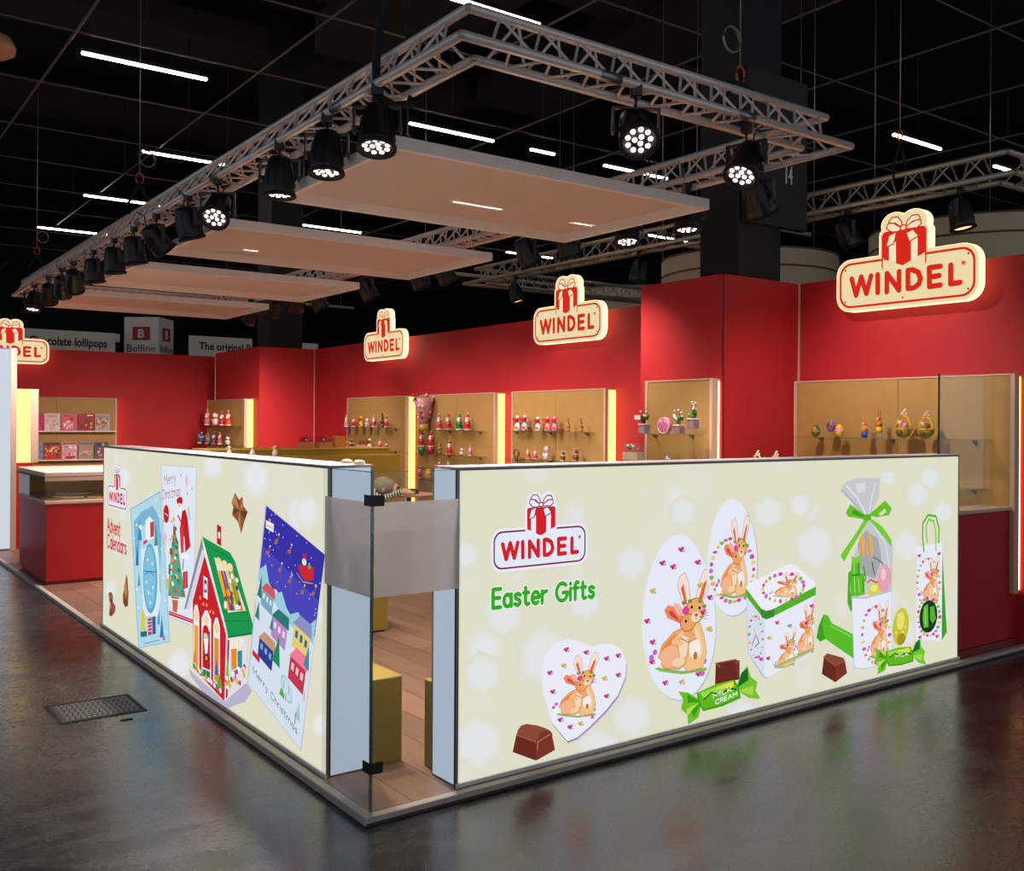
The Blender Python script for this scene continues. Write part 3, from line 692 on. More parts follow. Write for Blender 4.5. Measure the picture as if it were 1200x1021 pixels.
E;#f8dcc0;1806;908;23.2;22.0;0
E;#c8552f;1807;917;8.2;7.4;0
S;#8a4a2a;2.9;1807,909,1807,896
S;#7a6a5a;2.2;1822,907,1860,925
S;#7a6a5a;2.2;1822,907,1862,910
S;#7a6a5a;2.2;1822,907,1857,895
S;#f7c48c;18.6;1745,845,1706,812,1746,801
S;#b5733f;4.7;1739,824,1775,803,1809,818
E;#20140e;1787;951;5.5;7.4;0
E;#20140e;1822;946;5.3;7.4;0
E;#20140e;1761;893;5.3;7.8;0
E;#d9479a;1760;938;15.8;17.6;0
E;#7f8f3f;1751;972;9.2;8.8;0
E;#7f8f3f;1779;977;9.2;8.8;0
E;#7f8f3f;1824;974;9.6;8.8;0
E;#7f8f3f;1843;950;9.6;9.3;0
P;#b9bfe0;1848,661,1994,536,2443,618,2433,307,2014,202,1984,218,1864,360
P;#dde2f6;1851,671,2003,546,2001,215,1867,365
P;#eceffb;2003,546,2442,618,2430,313,2040,207,2001,215
P;#55b428;1841,721,2011,578,2449,675,2447,620,2037,531,1986,539,1845,672
P;#3a8a30;1944,624,2011,576,2079,582,2079,537,2011,529,1974,544
P;#f1f3fd;1841,718,1860,741,2189,815,2242,813,2433,700,2447,669,2062,578,2011,576,1969,593
E;#d9479a;2337;684;13.8;14.1;0
E;#e9b04e;2330;662;13.2;12.4;0
E;#8fb95a;2308;643;12.4;9.3;0
E;#d66fb5;2274;628;21.4;9.1;0
E;#c4588f;2231;618;17.9;10.7;0
E;#e8d27a;2182;614;16.0;10.4;0
E;#d9479a;2131;617;13.5;12.5;0
E;#e9b04e;2083;625;12.4;8.8;0
E;#8fb95a;2041;639;11.4;9.0;0
E;#d66fb5;2009;657;15.1;13.0;0
E;#c4588f;1988;677;14.8;7.6;0
E;#e8d27a;1981;698;13.2;13.5;0
E;#d9479a;1988;719;11.4;11.2;0
E;#e9b04e;2008;738;14.3;11.5;0
E;#8fb95a;2040;753;14.4;11.6;0
E;#d66fb5;2082;763;15.9;11.4;0
E;#c4588f;2130;768;19.8;11.0;0
E;#e8d27a;2180;766;13.0;8.1;0
E;#d9479a;2229;758;21.6;10.4;0
E;#e9b04e;2273;745;13.5;13.9;0
E;#8fb95a;2307;727;17.9;12.5;0
E;#d66fb5;2329;706;20.9;9.6;0
S;#8fb95a;4.2;2038,661,2086,649,2174,636,2278,631
E;#c06ad0;2045;669;10.0;3.7;0
E;#c06ad0;2060;675;10.0;3.7;0
E;#c06ad0;2271;642;10.3;3.7;0
E;#c06ad0;2262;627;10.3;3.7;0
S;#b77a4a;1.5;2181,725,2155,752,2163,764,2183,768,2202,755,2207,736,2204,723,2181,725
P;#f7e3da;2181,725,2155,752,2163,764,2183,768,2202,755,2207,736,2204,723
S;#b77a4a;1.4;2230,723,2251,753,2270,765,2290,763,2298,751,2283,736,2261,721,2230,723
P;#f7e3da;2230,723,2251,753,2270,765,2290,763,2298,751,2283,736,2261,721
P;#e8662f;2186,726,2168,748,2178,755,2197,725
P;#e8662f;2238,723,2266,747,2282,750,2259,723
S;#b5733f;1.4;2238,708,2267,678,2280,653,2265,635,2200,636,2181,644,2193,667,2210,688,2238,708
P;#f3c68a;2238,708,2267,678,2280,653,2265,635,2200,636,2181,644,2193,667,2210,688
S;#b5733f;1.4;2202,698,2136,693,2088,680,2073,664,2096,650,2162,642,2187,646,2202,666,2236,677,2202,698
P;#f2a873;2202,698,2136,693,2088,680,2073,664,2096,650,2162,642,2187,646,2202,666,2236,677
P;#f8d9b8;2228,696,2254,675,2262,655,2249,645,2232,672
P;#e98b4e;2088,677,2136,690,2174,689,2123,678,2088,663
P;#f9dcc0;2174,687,2202,680,2193,657,2168,655,2159,672
E;#f6b98c;2121;663;37.4;14.0;0
E;#f7d5b0;2159;652;28.4;5.6;0
E;#fbf3ea;2228;663;23.2;14.0;15
E;#d06a40;2231;653;9.0;5.6;0
E;#f6f4fb;2060;660;24.9;6.5;0
E;#b5733f;2230;714;42.6;16.7;0
E;#f2b06c;2230;714;38.7;15.4;0
P;#f08a6a;2176,700,2113,714,2097,726,2113,732,2146,726,2187,707
P;#f6b7a5;2158,714,2135,728,2143,732,2163,728,2187,713
P;#d94a3c;2169,704,2123,717,2115,724,2135,722
E;#b5733f;2199;701;33.7;11.6;0
E;#f3a569;2199;701;29.9;10.2;0
E;#f8dcc0;2233;705;21.9;7.3;0
E;#c8552f;2234;708;7.7;2.3;0
S;#8a4a2a;0.9;2234,705,2234,701
S;#7a6a5a;0.7;2249,704,2285,707
S;#7a6a5a;0.7;2249,704,2288,702
S;#7a6a5a;0.7;2249,704,2283,698
S;#f7c48c;5.6;2174,689,2136,681,2174,675
S;#b5733f;1.5;2168,683,2202,674,2236,677
E;#20140e;2215;720;5.2;2.4;0
E;#20140e;2248;716;5.3;2.4;0
E;#20140e;2189;703;5.2;2.3;0
E;#d9479a;2189;718;15.5;5.6;0
E;#7f8f3f;2180;729;9.0;2.8;0
E;#7f8f3f;2207;729;9.0;2.8;0
E;#7f8f3f;2251;725;9.0;2.8;0
E;#7f8f3f;2269;716;9.3;2.9;0
S;#8fb95a;6.2;2075,256,2112,248,2180,245,2259,256
E;#c06ad0;2081;270;7.6;5.5;0
E;#c06ad0;2092;281;7.6;5.5;0
E;#c06ad0;2254;272;7.9;5.8;0
E;#c06ad0;2247;247;7.9;5.5;0
S;#b77a4a;2.1;2185,378,2165,413,2170,432,2186,442,2200,426,2204,398,2202,379,2185,378
P;#f7e3da;2185,378,2165,413,2170,432,2186,442,2200,426,2204,398,2202,379
S;#b77a4a;2.2;2222,384,2238,432,2252,453,2267,454,2273,438,2263,413,2246,387,2222,384
P;#f7e3da;2222,384,2238,432,2252,453,2267,454,2273,438,2263,413,2246,387
P;#e8662f;2189,380,2175,410,2182,421,2196,380
P;#e8662f;2228,386,2250,426,2261,434,2244,388
S;#b5733f;2.2;2228,364,2250,324,2261,290,2249,260,2200,249,2185,258,2194,293,2207,329,2228,364
P;#f3c68a;2228,364,2250,324,2261,290,2249,260,2200,249,2185,258,2194,293,2207,329
S;#b5733f;2.1;2201,341,2150,322,2113,295,2102,268,2119,251,2170,252,2190,262,2201,294,2227,316,2201,341
P;#f2a873;2201,341,2150,322,2113,295,2102,268,2119,251,2170,252,2190,262,2201,294,2227,316
P;#f8d9b8;2220,344,2241,317,2247,289,2237,271,2224,309
P;#e98b4e;2113,289,2150,317,2179,324,2140,297,2114,268
P;#f9dcc0;2179,320,2201,315,2194,279,2175,271,2168,295
E;#f6b98c;2139;275;28.7;20.7;0
E;#f7d5b0;2168;266;21.8;8.3;0
E;#fbf3ea;2221;295;17.8;20.7;15
E;#d06a40;2223;281;6.9;8.7;0
E;#f6f4fb;2092;259;19.1;9.6;0
E;#b5733f;2222;370;32.6;24.8;0
E;#f2b06c;2222;370;29.7;22.7;0
P;#f08a6a;2181,340,2132,349,2120,364,2132,376,2157,373,2189,352
P;#f6b7a5;2167,357,2149,374,2155,381,2171,379,2189,361
P;#d94a3c;2175,344,2140,355,2134,365,2150,364
E;#b5733f;2199;345;26.7;18.1;0
E;#f3a569;2199;345;23.7;15.9;0
E;#f8dcc0;2224;358;16.8;10.3;0
E;#c8552f;2225;362;5.9;3.6;0
S;#8a4a2a;1.4;2225,358,2225,352
S;#7a6a5a;1.1;2236,358,2264,370
S;#7a6a5a;1.1;2236,358,2266,363
S;#7a6a5a;1.0;2236,358,2262,356
S;#f7c48c;8.3;2179,324,2150,305,2179,303
S;#b5733f;2.1;2174,313,2201,306,2227,316
E;#20140e;2210;376;4.0;3.4;0
E;#20140e;2236;377;4.0;3.4;0
E;#20140e;2191;347;4.0;3.4;0
E;#d9479a;2191;368;11.9;8.3;0
E;#7f8f3f;2184;383;6.9;4.1;0
E;#7f8f3f;2204;388;6.9;4.1;0
E;#7f8f3f;2238;390;6.9;4.3;0
E;#7f8f3f;2252;380;6.9;4.1;0
S;#8fb95a;8.7;2249,313,2284,301,2350,298,2426,313
E;#c06ad0;2254;333;7.4;7.7;0
E;#c06ad0;2265;349;7.4;8.1;0
E;#c06ad0;2421;335;7.6;7.7;0
E;#c06ad0;2415;300;7.6;8.1;0
S;#b77a4a;3.1;2354,487,2335,538,2340,565,2355,579,2369,556,2373,516,2371,488,2354,487
P;#f7e3da;2354,487,2335,538,2340,565,2355,579,2369,556,2373,516,2371,488
S;#b77a4a;2.9;2390,496,2405,564,2419,595,2433,596,2439,572,2429,536,2413,500,2390,496
P;#f7e3da;2390,496,2405,564,2419,595,2433,596,2439,572,2429,536,2413,500
P;#e8662f;2358,490,2344,534,2352,549,2365,491
P;#e8662f;2396,498,2416,555,2428,566,2411,502
S;#b5733f;3.1;2396,466,2418,410,2428,361,2417,318,2369,303,2355,316,2364,366,2376,417,2396,466
P;#f3c68a;2396,466,2418,410,2428,361,2417,318,2369,303,2355,316,2364,366,2376,417
S;#b5733f;3.1;2370,434,2321,408,2285,368,2275,330,2292,306,2340,307,2359,321,2370,367,2395,398,2370,434
P;#f2a873;2370,434,2321,408,2285,368,2275,330,2292,306,2340,307,2359,321,2370,367,2395,398
P;#f8d9b8;2389,438,2408,399,2414,360,2405,334,2392,388
P;#e98b4e;2285,360,2321,401,2349,410,2312,372,2286,331
P;#f9dcc0;2349,405,2370,397,2364,346,2345,335,2338,369
E;#f6b98c;2310;340;27.6;29.0;0
E;#f7d5b0;2338;327;20.9;11.6;0
E;#fbf3ea;2389;368;17.1;30.6;15
E;#d06a40;2391;348;6.7;12.2;0
E;#f6f4fb;2265;318;19.0;13.5;0
E;#b5733f;2390;476;31.4;36.7;0
E;#f2b06c;2390;476;28.5;33.6;0
P;#f08a6a;2351,433,2303,447,2292,468,2303,484,2328,481,2358,450
P;#f6b7a5;2337,458,2320,482,2326,492,2341,489,2358,463
P;#d94a3c;2345,438,2311,455,2305,469,2320,468
E;#b5733f;2368;440;25.7;25.5;0
E;#f3a569;2368;440;22.8;22.4;0
E;#f8dcc0;2392;458;16.2;15.3;0
E;#c8552f;2393;464;5.7;5.1;0
S;#8a4a2a;2.0;2393,459,2393,450
S;#7a6a5a;1.5;2404,459,2431,475
S;#7a6a5a;1.5;2404,459,2433,466
S;#7a6a5a;1.5;2404,459,2429,455
S;#f7c48c;12.2;2349,410,2321,383,2349,380
S;#b5733f;2.9;2344,395,2370,385,2395,398
E;#20140e;2379;485;3.8;5.1;0
E;#20140e;2404;485;3.8;5.1;0
E;#20140e;2360;444;3.8;4.8;0
E;#d9479a;2360;473;11.4;11.6;0
E;#7f8f3f;2353;495;6.4;5.8;0
E;#7f8f3f;2373;501;6.7;5.8;0
E;#7f8f3f;2405;504;6.7;6.1;0
E;#7f8f3f;2419;490;6.9;5.8;0
S;#9fc063;15.0;2082,259,2256,285,2419,315
E;#d9479a;1977;425;9.4;5.8;0
E;#e9b04e;1973;383;10.5;6.0;0
E;#8fb95a;1961;351;8.3;7.2;0
E;#d66fb5;1943;334;14.0;9.0;0
E;#c4588f;1921;334;13.0;6.0;0
E;#e8d27a;1900;351;11.4;6.6;0
E;#d9479a;1881;382;9.0;5.5;0
E;#e9b04e;1869;422;9.3;9.5;0
E;#8fb95a;1864;466;13.4;9.0;0
E;#d66fb5;1868;507;13.2;6.2;0
E;#c4588f;1880;539;9.9;7.7;0
E;#e8d27a;1898;557;12.8;9.2;0
E;#d9479a;1919;557;13.8;5.7;0
E;#e9b04e;1941;541;11.9;7.9;0
E;#8fb95a;1960;510;11.6;5.8;0
E;#d66fb5;1972;469;11.4;5.7;0
S;#4c5a3a;5.7;1888,406,1920,457,1945,410,1912,392
S;#e9b04e;4.8;1903,491,1929,434
E;#d9479a;2088;505;10.8;6.8;0
E;#d9479a;2105;506;10.4;6.8;0
E;#b3307a;2097;498;9.6;6.3;0
E;#7fae55;2113;494;8.7;3.2;30
E;#e0b45c;2021;428;10.4;6.8;0
E;#e0b45c;2038;429;10.4;6.8;0
E;#d9a94e;2029;421;9.6;5.9;0
E;#7fae55;2045;417;8.7;3.2;30
E;#6a86c9;2196;473;10.8;6.8;0
E;#6a86c9;2214;475;10.8;6.8;0
E;#d9a94e;2205;467;9.9;6.3;0
E;#7fae55;2221;462;9.0;3.2;30
E;#d9479a;2013;318;10.1;6.8;0
E;#d9479a;2030;319;10.4;6.8;0
E;#b3307a;2022;311;9.6;6.3;0
E;#7fae55;2037;307;8.7;3.0;30
E;#d9479a;2344;473;11.2;7.2;0
E;#d9479a;2362;474;11.2;6.8;0
E;#b3307a;2353;466;10.2;6.6;0
E;#7fae55;2370;462;9.3;3.4;30
E;#d9479a;2392;565;11.2;7.2;0
E;#d9479a;2411;567;11.5;7.2;0
E;#b3307a;2402;558;10.2;6.3;0
E;#7fae55;2419;554;9.3;3.4;30
E;#d9479a;1954;321;10.4;6.8;0
E;#d9479a;1971;322;10.4;6.8;0
E;#b3307a;1963;314;9.2;5.9;0
E;#7fae55;1978;310;8.7;3.2;30
P;#5abf2a;2446,375,2464,436,2513,505,2557,489,2590,442,2791,355,2834,290,2826,225,2799,208,2530,358,2483,347
P;#43a31f;2446,375,2464,436,2513,505,2501,432,2530,358,2483,347
S;#8fdc5a;7.4;2582,428,2781,339
P;#8f4a38;1600,350,1753,349,1780,334,1633,323
P;#74302a;1780,338,1787,333,1788,236,1775,234,1788,236
P;#6b2c22;1600,345,1780,338,1788,236,1595,229
P;#7c362a;1753,328,1787,333,1788,236,1775,234
S;#9a5646;5.7;1753,328,1787,333
S;#a3614e;5.7;1600,350,1633,323
P;#8f4a38;2512,256,2550,272,2704,224,2724,197,2627,187
P;#74302a;2630,192,2720,201,2740,129,2631,92,2624,93
P;#6b2c22;2516,255,2630,192,2624,93,2498,159
P;#7c362a;2630,192,2720,201,2740,129,2631,92
S;#9a5646;6.0;2630,192,2720,201
S;#a3614e;6.0;2512,256,2627,187
P;#6fc12a;1498,165,1397,226,1322,244,1360,198,1344,152,1390,112,1397,62,1473,87
P;#3f9a1f;1487,164,1389,219,1393,175
P;#3f9a1f;1490,158,1438,91,1418,133
P;#b5e25a;1471,163,1381,143,1387,106
P;#74c82c;1755,186,1796,262,1850,300,1876,236,1931,200,1918,153,1961,102,1865,122
P;#1d6b2a;1769,194,1804,269,1851,287,1859,221
P;#a9dc4e;1778,175,1902,185,1897,131
P;#63bb22;1457,215,1595,237,1746,240,1784,188,1798,134,1655,113,1506,112,1471,163
P;#9ddb4c;1481,212,1724,236,1738,208,1507,181
P;#e4e93f;1577,214,1738,232,1742,201
S;#1f4a1a;7.3;1511,172,1567,199,1636,176,1706,202,1762,184
S;#3a8f1c;7.3;1509,118,1651,121,1790,139
S;#2f8a1e;6.1;1464,213,1476,163,1510,115
S;#2f8a1e;6.1;1742,237,1778,188,1791,136
T;#f4fff0;MILK;1583;166;1726;184;22;5.0
T;#f4fff0;CREAM;1599;132;1766;152;22;5.0
P;#c9cdd2;2665,1211,2714,1263,2832,1283,3063,1277,3049,1154,2957,1048,3201,861,3197,574,2779,578,2787,805,2916,1002,2754,1154
P;#dde0e6;2813,1248,2914,1257,2904,1196,2833,1193
S;#f4f6fa;7.0;2724,1239,2834,1163,2926,1050
S;#f4f6fa;6.3;3017,1254,2966,1133,2946,1049
S;#eef0f4;6.6;2978,1010,3126,866,3181,675
S;#9a9fa6;5.2;2675,1217,2794,1141,2916,1044
P;#a9adb0;2836,886,2916,965,3041,909,3084,782,3022,664,2878,701
P;#eab05c;2853,824,2856,921,2880,958,2905,905,2906,814
S;#b5733f;4.7;2856,921,2877,822
P;#eab05c;2934,818,2937,915,2962,953,2987,900,2988,808
S;#b5733f;4.7;2937,915,2959,816
S;#3c3f3a;7.4;2898,748,2919,674,2895,639
S;#3c3f3a;8.4;2984,766,3010,690
S;#70806a;10.5;3000,795,3084,758,3144,691
P;#5fbf2e;2771,579,2762,694,2781,806,2865,811,2867,582
S;#c4ee8a;6.0;2801,780,2811,599
S;#1f5a1c;6.0;2845,765,2855,595
P;#5fbf2e;2819,574,2810,641,2830,706,2907,711,2908,578
S;#c4ee8a;6.0;2846,680,2855,595
S;#1f5a1c;6.3;2891,664,2900,591
P;#7fd03c;2773,824,2817,803,2867,823,2861,775,2787,775
S;#2f8a24;10.5;2778,704,2858,703
E;#dcd84a;3013;598;70.0;42.0;0
E;#f1ee86;3002;607;36.0;21.0;0
S;#d4553a;10.5;2936,648,2971,663,3023,640,3064,648
E;#e9a5b9;3113;656;72.0;86.6;-4
E;#f6cdd8;3102;682;27.0;36.8;0
P;#4fae27;2744,725,2770,735,2763,616,2792,517,2772,486,2736,547
P;#c9cfe8;2779,578,2920,562,3188,581,3197,150,3027,126,2884,130,2803,150
P;#eceffc;2783,568,2920,552,3184,569,3192,157,3027,131,2888,137,2811,157
S;#b9bdd0;6.8;2779,574,2920,556,3188,575
E;#d9479a;3170;303;20.7;11.9;0
E;#e9b04e;3165;258;16.9;8.5;0
E;#8fb95a;3151;218;12.0;11.5;0
E;#d66fb5;3128;185;16.8;11.5;0
E;#c4588f;3098;161;15.8;11.6;0
E;#e8d27a;3064;149;14.8;11.8;0
E;#d9479a;3027;148;19.5;9.5;0
E;#e9b04e;2991;159;17.0;10.5;0
E;#8fb95a;2956;181;13.6;9.8;0
E;#d66fb5;2927;212;19.7;8.2;0
E;#c4588f;2905;250;19.1;11.1;0
E;#e8d27a;2891;293;20.1;8.6;0
E;#d9479a;2886;338;12.6;11.8;0
E;#e9b04e;2890;381;19.1;9.6;0
E;#8fb95a;2903;421;12.6;8.2;0
E;#d66fb5;2925;454;17.5;8.7;0
E;#c4588f;2954;478;21.1;10.5;0
E;#e8d27a;2987;491;13.6;10.4;0
E;#d9479a;3024;493;15.7;12.0;0
E;#e9b04e;3061;483;21.3;10.1;0
E;#8fb95a;3096;462;18.6;11.2;0
E;#d66fb5;3126;431;20.2;12.8;0
E;#c4588f;3149;393;12.3;9.1;0
E;#e8d27a;3164;349;18.1;8.8;0
S;#8fb95a;10.9;2936,215,2978,192,3056,171,3147,171
E;#c06ad0;2942;239;8.8;9.7;0
E;#c06ad0;2955;255;8.8;9.7;0
E;#c06ad0;3141;200;9.1;10.2;0
E;#c06ad0;3133;158;9.3;9.7;0
S;#b77a4a;3.6;3061,401,3038,468,3044,499,3062,513,3078,481,3083,432,3081,398,3061,401
P;#f7e3da;3061,401,3038,468,3044,499,3062,513,3078,481,3083,432,3081,398
S;#b77a4a;3.6;3104,403,3121,483,3138,516,3155,515,3162,485,3150,443,3131,403,3104,403
P;#f7e3da;3104,403,3121,483,3138,516,3155,515,3162,485,3150,443,3131,403
P;#e8662f;3065,404,3049,460,3058,477,3074,403
P;#e8662f;3111,405,3135,469,3149,480,3129,405
S;#b5733f;3.6;3111,366,3137,292,3149,230,3136,180,3079,173,3062,192,3072,252,3087,310,3111,366
P;#f3c68a;3111,366,3137,292,3149,230,3136,180,3079,173,3062,192,3072,252,3087,310
S;#b5733f;3.6;3080,333,3021,312,2979,273,2967,229,2987,195,3045,185,3067,198,3080,251,3109,283,3080,333
P;#f2a873;3080,333,3021,312,2979,273,2967,229,2987,195,3045,185,3067,198,3080,251,3109,283
P;#f8d9b8;3102,333,3125,281,3133,232,3122,203,3106,272
P;#e98b4e;2980,264,3021,304,3055,308,3011,272,2980,228
P;#f9dcc0;3055,302,3080,287,3073,227,3050,218,3042,262
E;#f6b98c;3009;233;33.1;36.4;0
E;#f7d5b0;3042;210;24.3;14.6;0
E;#fbf3ea;3103;248;20.4;36.4;15
E;#d06a40;3106;223;7.9;15.3;0
E;#f6f4fb;2956;216;22.1;17.0;0
E;#b5733f;3104;379;37.5;43.7;0
E;#f2b06c;3104;379;34.1;40.0;0
P;#f08a6a;3057,336,3001,364,2987,392,3000,410,3029,400,3066,355
P;#f6b7a5;3041,369,3020,403,3027,414,3045,406,3066,371
P;#d94a3c;3050,344,3010,373,3003,391,3021,386
E;#b5733f;3077;341;30.7;30.3;0
E;#f3a569;3077;341;27.2;26.7;0
E;#f8dcc0;3107;357;19.3;18.2;0
E;#c8552f;3108;364;6.8;6.1;0
S;#8a4a2a;2.4;3108,358,3108,347
S;#7a6a5a;1.8;3120,355,3152,368
S;#7a6a5a;1.8;3120,355,3154,356
S;#7a6a5a;1.8;3120,355,3150,344
S;#f7c48c;14.6;3055,308,3022,282,3055,272
S;#b5733f;3.6;3050,291,3080,272,3109,283
E;#20140e;3090;393;4.5;6.1;0
E;#20140e;3120;387;4.5;6.1;0
E;#20140e;3068;347;4.5;6.1;0
E;#d9479a;3068;383;13.6;14.6;0
E;#7f8f3f;3060;411;7.9;7.3;0
E;#7f8f3f;3083;414;7.9;7.3;0
E;#7f8f3f;3122;410;7.9;7.3;0
E;#7f8f3f;3138;390;7.9;7.3;0
P;#6cc42a;2926,1050,2754,1130,2715,1084,2731,1057,2895,1033
P;#6cc42a;2936,1055,3112,1137,3183,1086,3156,1044,3019,1039
P;#4d9e1e;2916,1050,2784,1099,2775,1072,2895,1039
P;#d6dccb;3039,1056,3113,1090,3124,1064,3071,1045
P;#78cf34;2906,1039,2806,948,2663,833,2699,791,2757,855,2936,1019
P;#78cf34;2946,1043,3082,980,3185,887,3179,844,3115,904,2957,1018
E;#5fb824;2926;1042;42.5;21.0;0
E;#cfc63a;3288;339;88.8;118.1;-10
E;#e9e472;3286;377;42.6;57.8;-10
E;#a39a24;3293;262;46.2;36.8;0
E;#f3efa0;3259;417;11.1;6.3;0
E;#f3efa0;3303;400;11.4;6.6;0
E;#f3efa0;3337;333;11.4;6.6;0
E;#f3efa0;3238;307;11.1;6.6;0
E;#f3efa0;3308;305;11.1;6.3;0
E;#f3efa0;3273;347;11.4;6.3;0
P;#6fc12a;3154,158,3067,222,2999,246,3029,201,3006,162,3044,122,3044,77,3120,92
P;#3f9a1f;3144,159,3059,217,3057,178
P;#3f9a1f;3146,153,3087,98,3074,138
P;#b5e25a;3129,159,3040,150,3041,116
P;#74c82c;3399,152,3448,215,3504,243,3519,184,3564,148,3545,107,3578,59,3491,86
P;#1d6b2a;3413,158,3457,221,3503,232,3500,173
P;#a9dc4e;3419,140,3535,137,3523,90
P;#63bb22;3123,207,3256,213,3398,201,3426,152,3431,103,3294,97,3155,111,3129,159
P;#9ddb4c;3145,202,3378,199,3386,173,3166,172
P;#e4e93f;3236,194,3390,194,3388,166
S;#1f4a1a;6.9;3168,164,3224,182,3286,155,3355,171,3405,150
S;#3a8f1c;6.6;3158,115,3292,104,3424,107
S;#2f8a1e;5.5;3129,204,3134,159,3159,113
S;#2f8a1e;5.8;3394,199,3420,152,3425,105
T;#f4fff0;MILK;3235;151;3371;153;18;4.2
P;#3fa52a;3753,830,3785,517,3817,243,3746,186
P;#eceefc;3460,824,3758,838,3755,189,3456,242
E;#d9479a;3726;576;16.0;8.5;0
E;#e9b04e;3722;535;12.8;11.2;0
E;#8fb95a;3709;499;11.3;8.8;0
E;#d66fb5;3688;469;19.8;6.6;0
E;#c4588f;3661;447;16.9;9.4;0
E;#e8d27a;3630;435;11.6;8.2;0
E;#d9479a;3597;433;18.0;8.5;0
E;#e9b04e;3564;442;17.7;7.0;0
E;#8fb95a;3533;460;13.1;6.7;0
E;#d66fb5;3506;487;15.7;11.0;0
E;#c4588f;3486;521;16.4;10.2;0
E;#e8d27a;3473;559;14.5;10.1;0
E;#d9479a;3468;599;11.9;7.7;0
E;#e9b04e;3472;638;16.8;10.0;0
E;#8fb95a;3484;674;14.9;6.6;0
E;#d66fb5;3504;704;13.4;7.3;0
E;#c4588f;3530;726;13.6;10.4;0
E;#e8d27a;3561;739;12.8;10.8;0
E;#d9479a;3594;742;19.6;6.4;0
E;#e9b04e;3627;734;14.8;8.8;0
E;#8fb95a;3659;716;11.4;8.4;0
E;#d66fb5;3686;689;19.9;6.8;0
E;#c4588f;3707;655;17.4;6.8;0
E;#e8d27a;3721;616;16.8;11.4;0
S;#8fb95a;9.1;3495,498,3537,479,3617,463,3709,464
E;#c06ad0;3501;518;8.9;8.1;0
E;#c06ad0;3515;532;8.9;8.1;0
E;#c06ad0;3703;488;9.4;8.1;0
E;#c06ad0;3695;453;9.2;8.5;0
S;#b77a4a;3.2;3622,656,3598,711,3605,738,3623,750,3639,724,3644,682,3642,654,3622,656
P;#f7e3da;3622,656,3598,711,3605,738,3623,750,3639,724,3644,682,3642,654
S;#b77a4a;3.0;3665,658,3683,725,3700,754,3717,752,3725,727,3712,692,3693,658,3665,658
P;#f7e3da;3665,658,3683,725,3700,754,3717,752,3725,727,3712,692,3693,658
P;#e8662f;3626,658,3610,705,3619,720,3635,658
P;#e8662f;3672,660,3697,714,3711,723,3691,660
S;#b5733f;3.2;3672,627,3698,565,3710,513,3697,471,3640,464,3622,480,3633,530,3648,580,3672,627
P;#f3c68a;3672,627,3698,565,3710,513,3697,471,3640,464,3622,480,3633,530,3648,580
S;#b5733f;3.0;3641,599,3582,581,3539,548,3526,510,3546,482,3605,474,3628,485,3641,530,3671,557,3641,599
P;#f2a873;3641,599,3582,581,3539,548,3526,510,3546,482,3605,474,3628,485,3641,530,3671,557
P;#f8d9b8;3663,599,3687,556,3694,514,3683,490,3667,547
P;#e98b4e;3539,539,3582,574,3616,578,3571,547,3539,509
P;#f9dcc0;3616,573,3641,560,3633,510,3611,502,3602,538
E;#f6b98c;3569;514;33.5;30.4;0
E;#f7d5b0;3603;495;25.2;12.2;0
E;#fbf3ea;3664;527;20.6;30.4;15
E;#d06a40;3667;507;8.0;12.2;0
E;#f6f4fb;3515;499;22.4;14.2;0
E;#b5733f;3665;638;37.8;36.5;0
E;#f2b06c;3665;638;34.4;33.4;0
P;#f08a6a;3618,601,3561,624,3547,648,3560,663,3590,654,3627,618
P;#f6b7a5;3601,629,3581,657,3587,667,3606,660,3627,631
P;#d94a3c;3611,608,3570,632,3563,646,3581,643
E;#b5733f;3638;605;31.0;25.3;0
E;#f3a569;3638;605;27.5;22.3;0
E;#f8dcc0;3668;619;19.5;15.2;0
E;#c8552f;3669;625;6.9;5.1;0
S;#8a4a2a;2.0;3669,620,3669,611
S;#7a6a5a;1.5;3682,618,3714,629
S;#7a6a5a;1.5;3682,618,3716,619
S;#7a6a5a;1.5;3682,618,3712,609
S;#f7c48c;12.2;3616,578,3582,556,3616,547
S;#b5733f;3.0;3610,563,3641,548,3671,557
E;#20140e;3651;649;4.6;5.1;0
E;#20140e;3681;644;4.7;5.3;0
E;#20140e;3629;610;4.6;5.1;0
E;#d9479a;3629;641;13.8;12.2;0
E;#7f8f3f;3620;664;7.8;6.1;0
E;#7f8f3f;3644;667;8.0;6.1;0
E;#7f8f3f;3684;664;8.2;6.1;0
E;#7f8f3f;3700;647;8.0;6.1;0
E;#d9479a;3726;352;21.7;12.4;0
E;#e9b04e;3721;318;12.5;7.3;0
E;#8fb95a;3706;288;20.4;11.2;0
E;#d66fb5;3682;265;18.7;8.3;0
E;#c4588f;3652;250;18.1;9.9;0
E;#e8d27a;3617;244;17.8;7.4;0
E;#d9479a;3581;249;15.9;8.8;0
E;#e9b04e;3546;263;18.8;12.1;0
E;#8fb95a;3516;285;21.0;9.6;0
E;#d66fb5;3493;314;16.0;8.0;0
E;#c4588f;3478;346;12.0;6.4;0
E;#e8d27a;3472;381;16.2;8.3;0
E;#d9479a;3477;414;15.0;11.5;0
E;#e9b04e;3491;444;16.8;9.7;0
E;#8fb95a;3514;467;14.0;6.7;0
E;#d66fb5;3544;483;15.2;7.3;0
E;#c4588f;3578;489;16.7;12.1;0
E;#e8d27a;3614;485;18.3;7.6;0
E;#d9479a;3649;472;21.0;11.0;0
E;#e9b04e;3680;450;19.4;11.6;0
E;#8fb95a;3705;421;20.2;11.0;0
E;#d66fb5;3720;388;15.9;12.6;0
E;#1d3b22;3593;370;105.0;104.5;0
P;#5fbf2e;3524,375,3539,438,3585,452,3594,302,3540,302
P;#58b52b;3611,430,3655,432,3680,345,3640,317,3612,352
S;#bfe98a;5.5;3555,423,3561,319
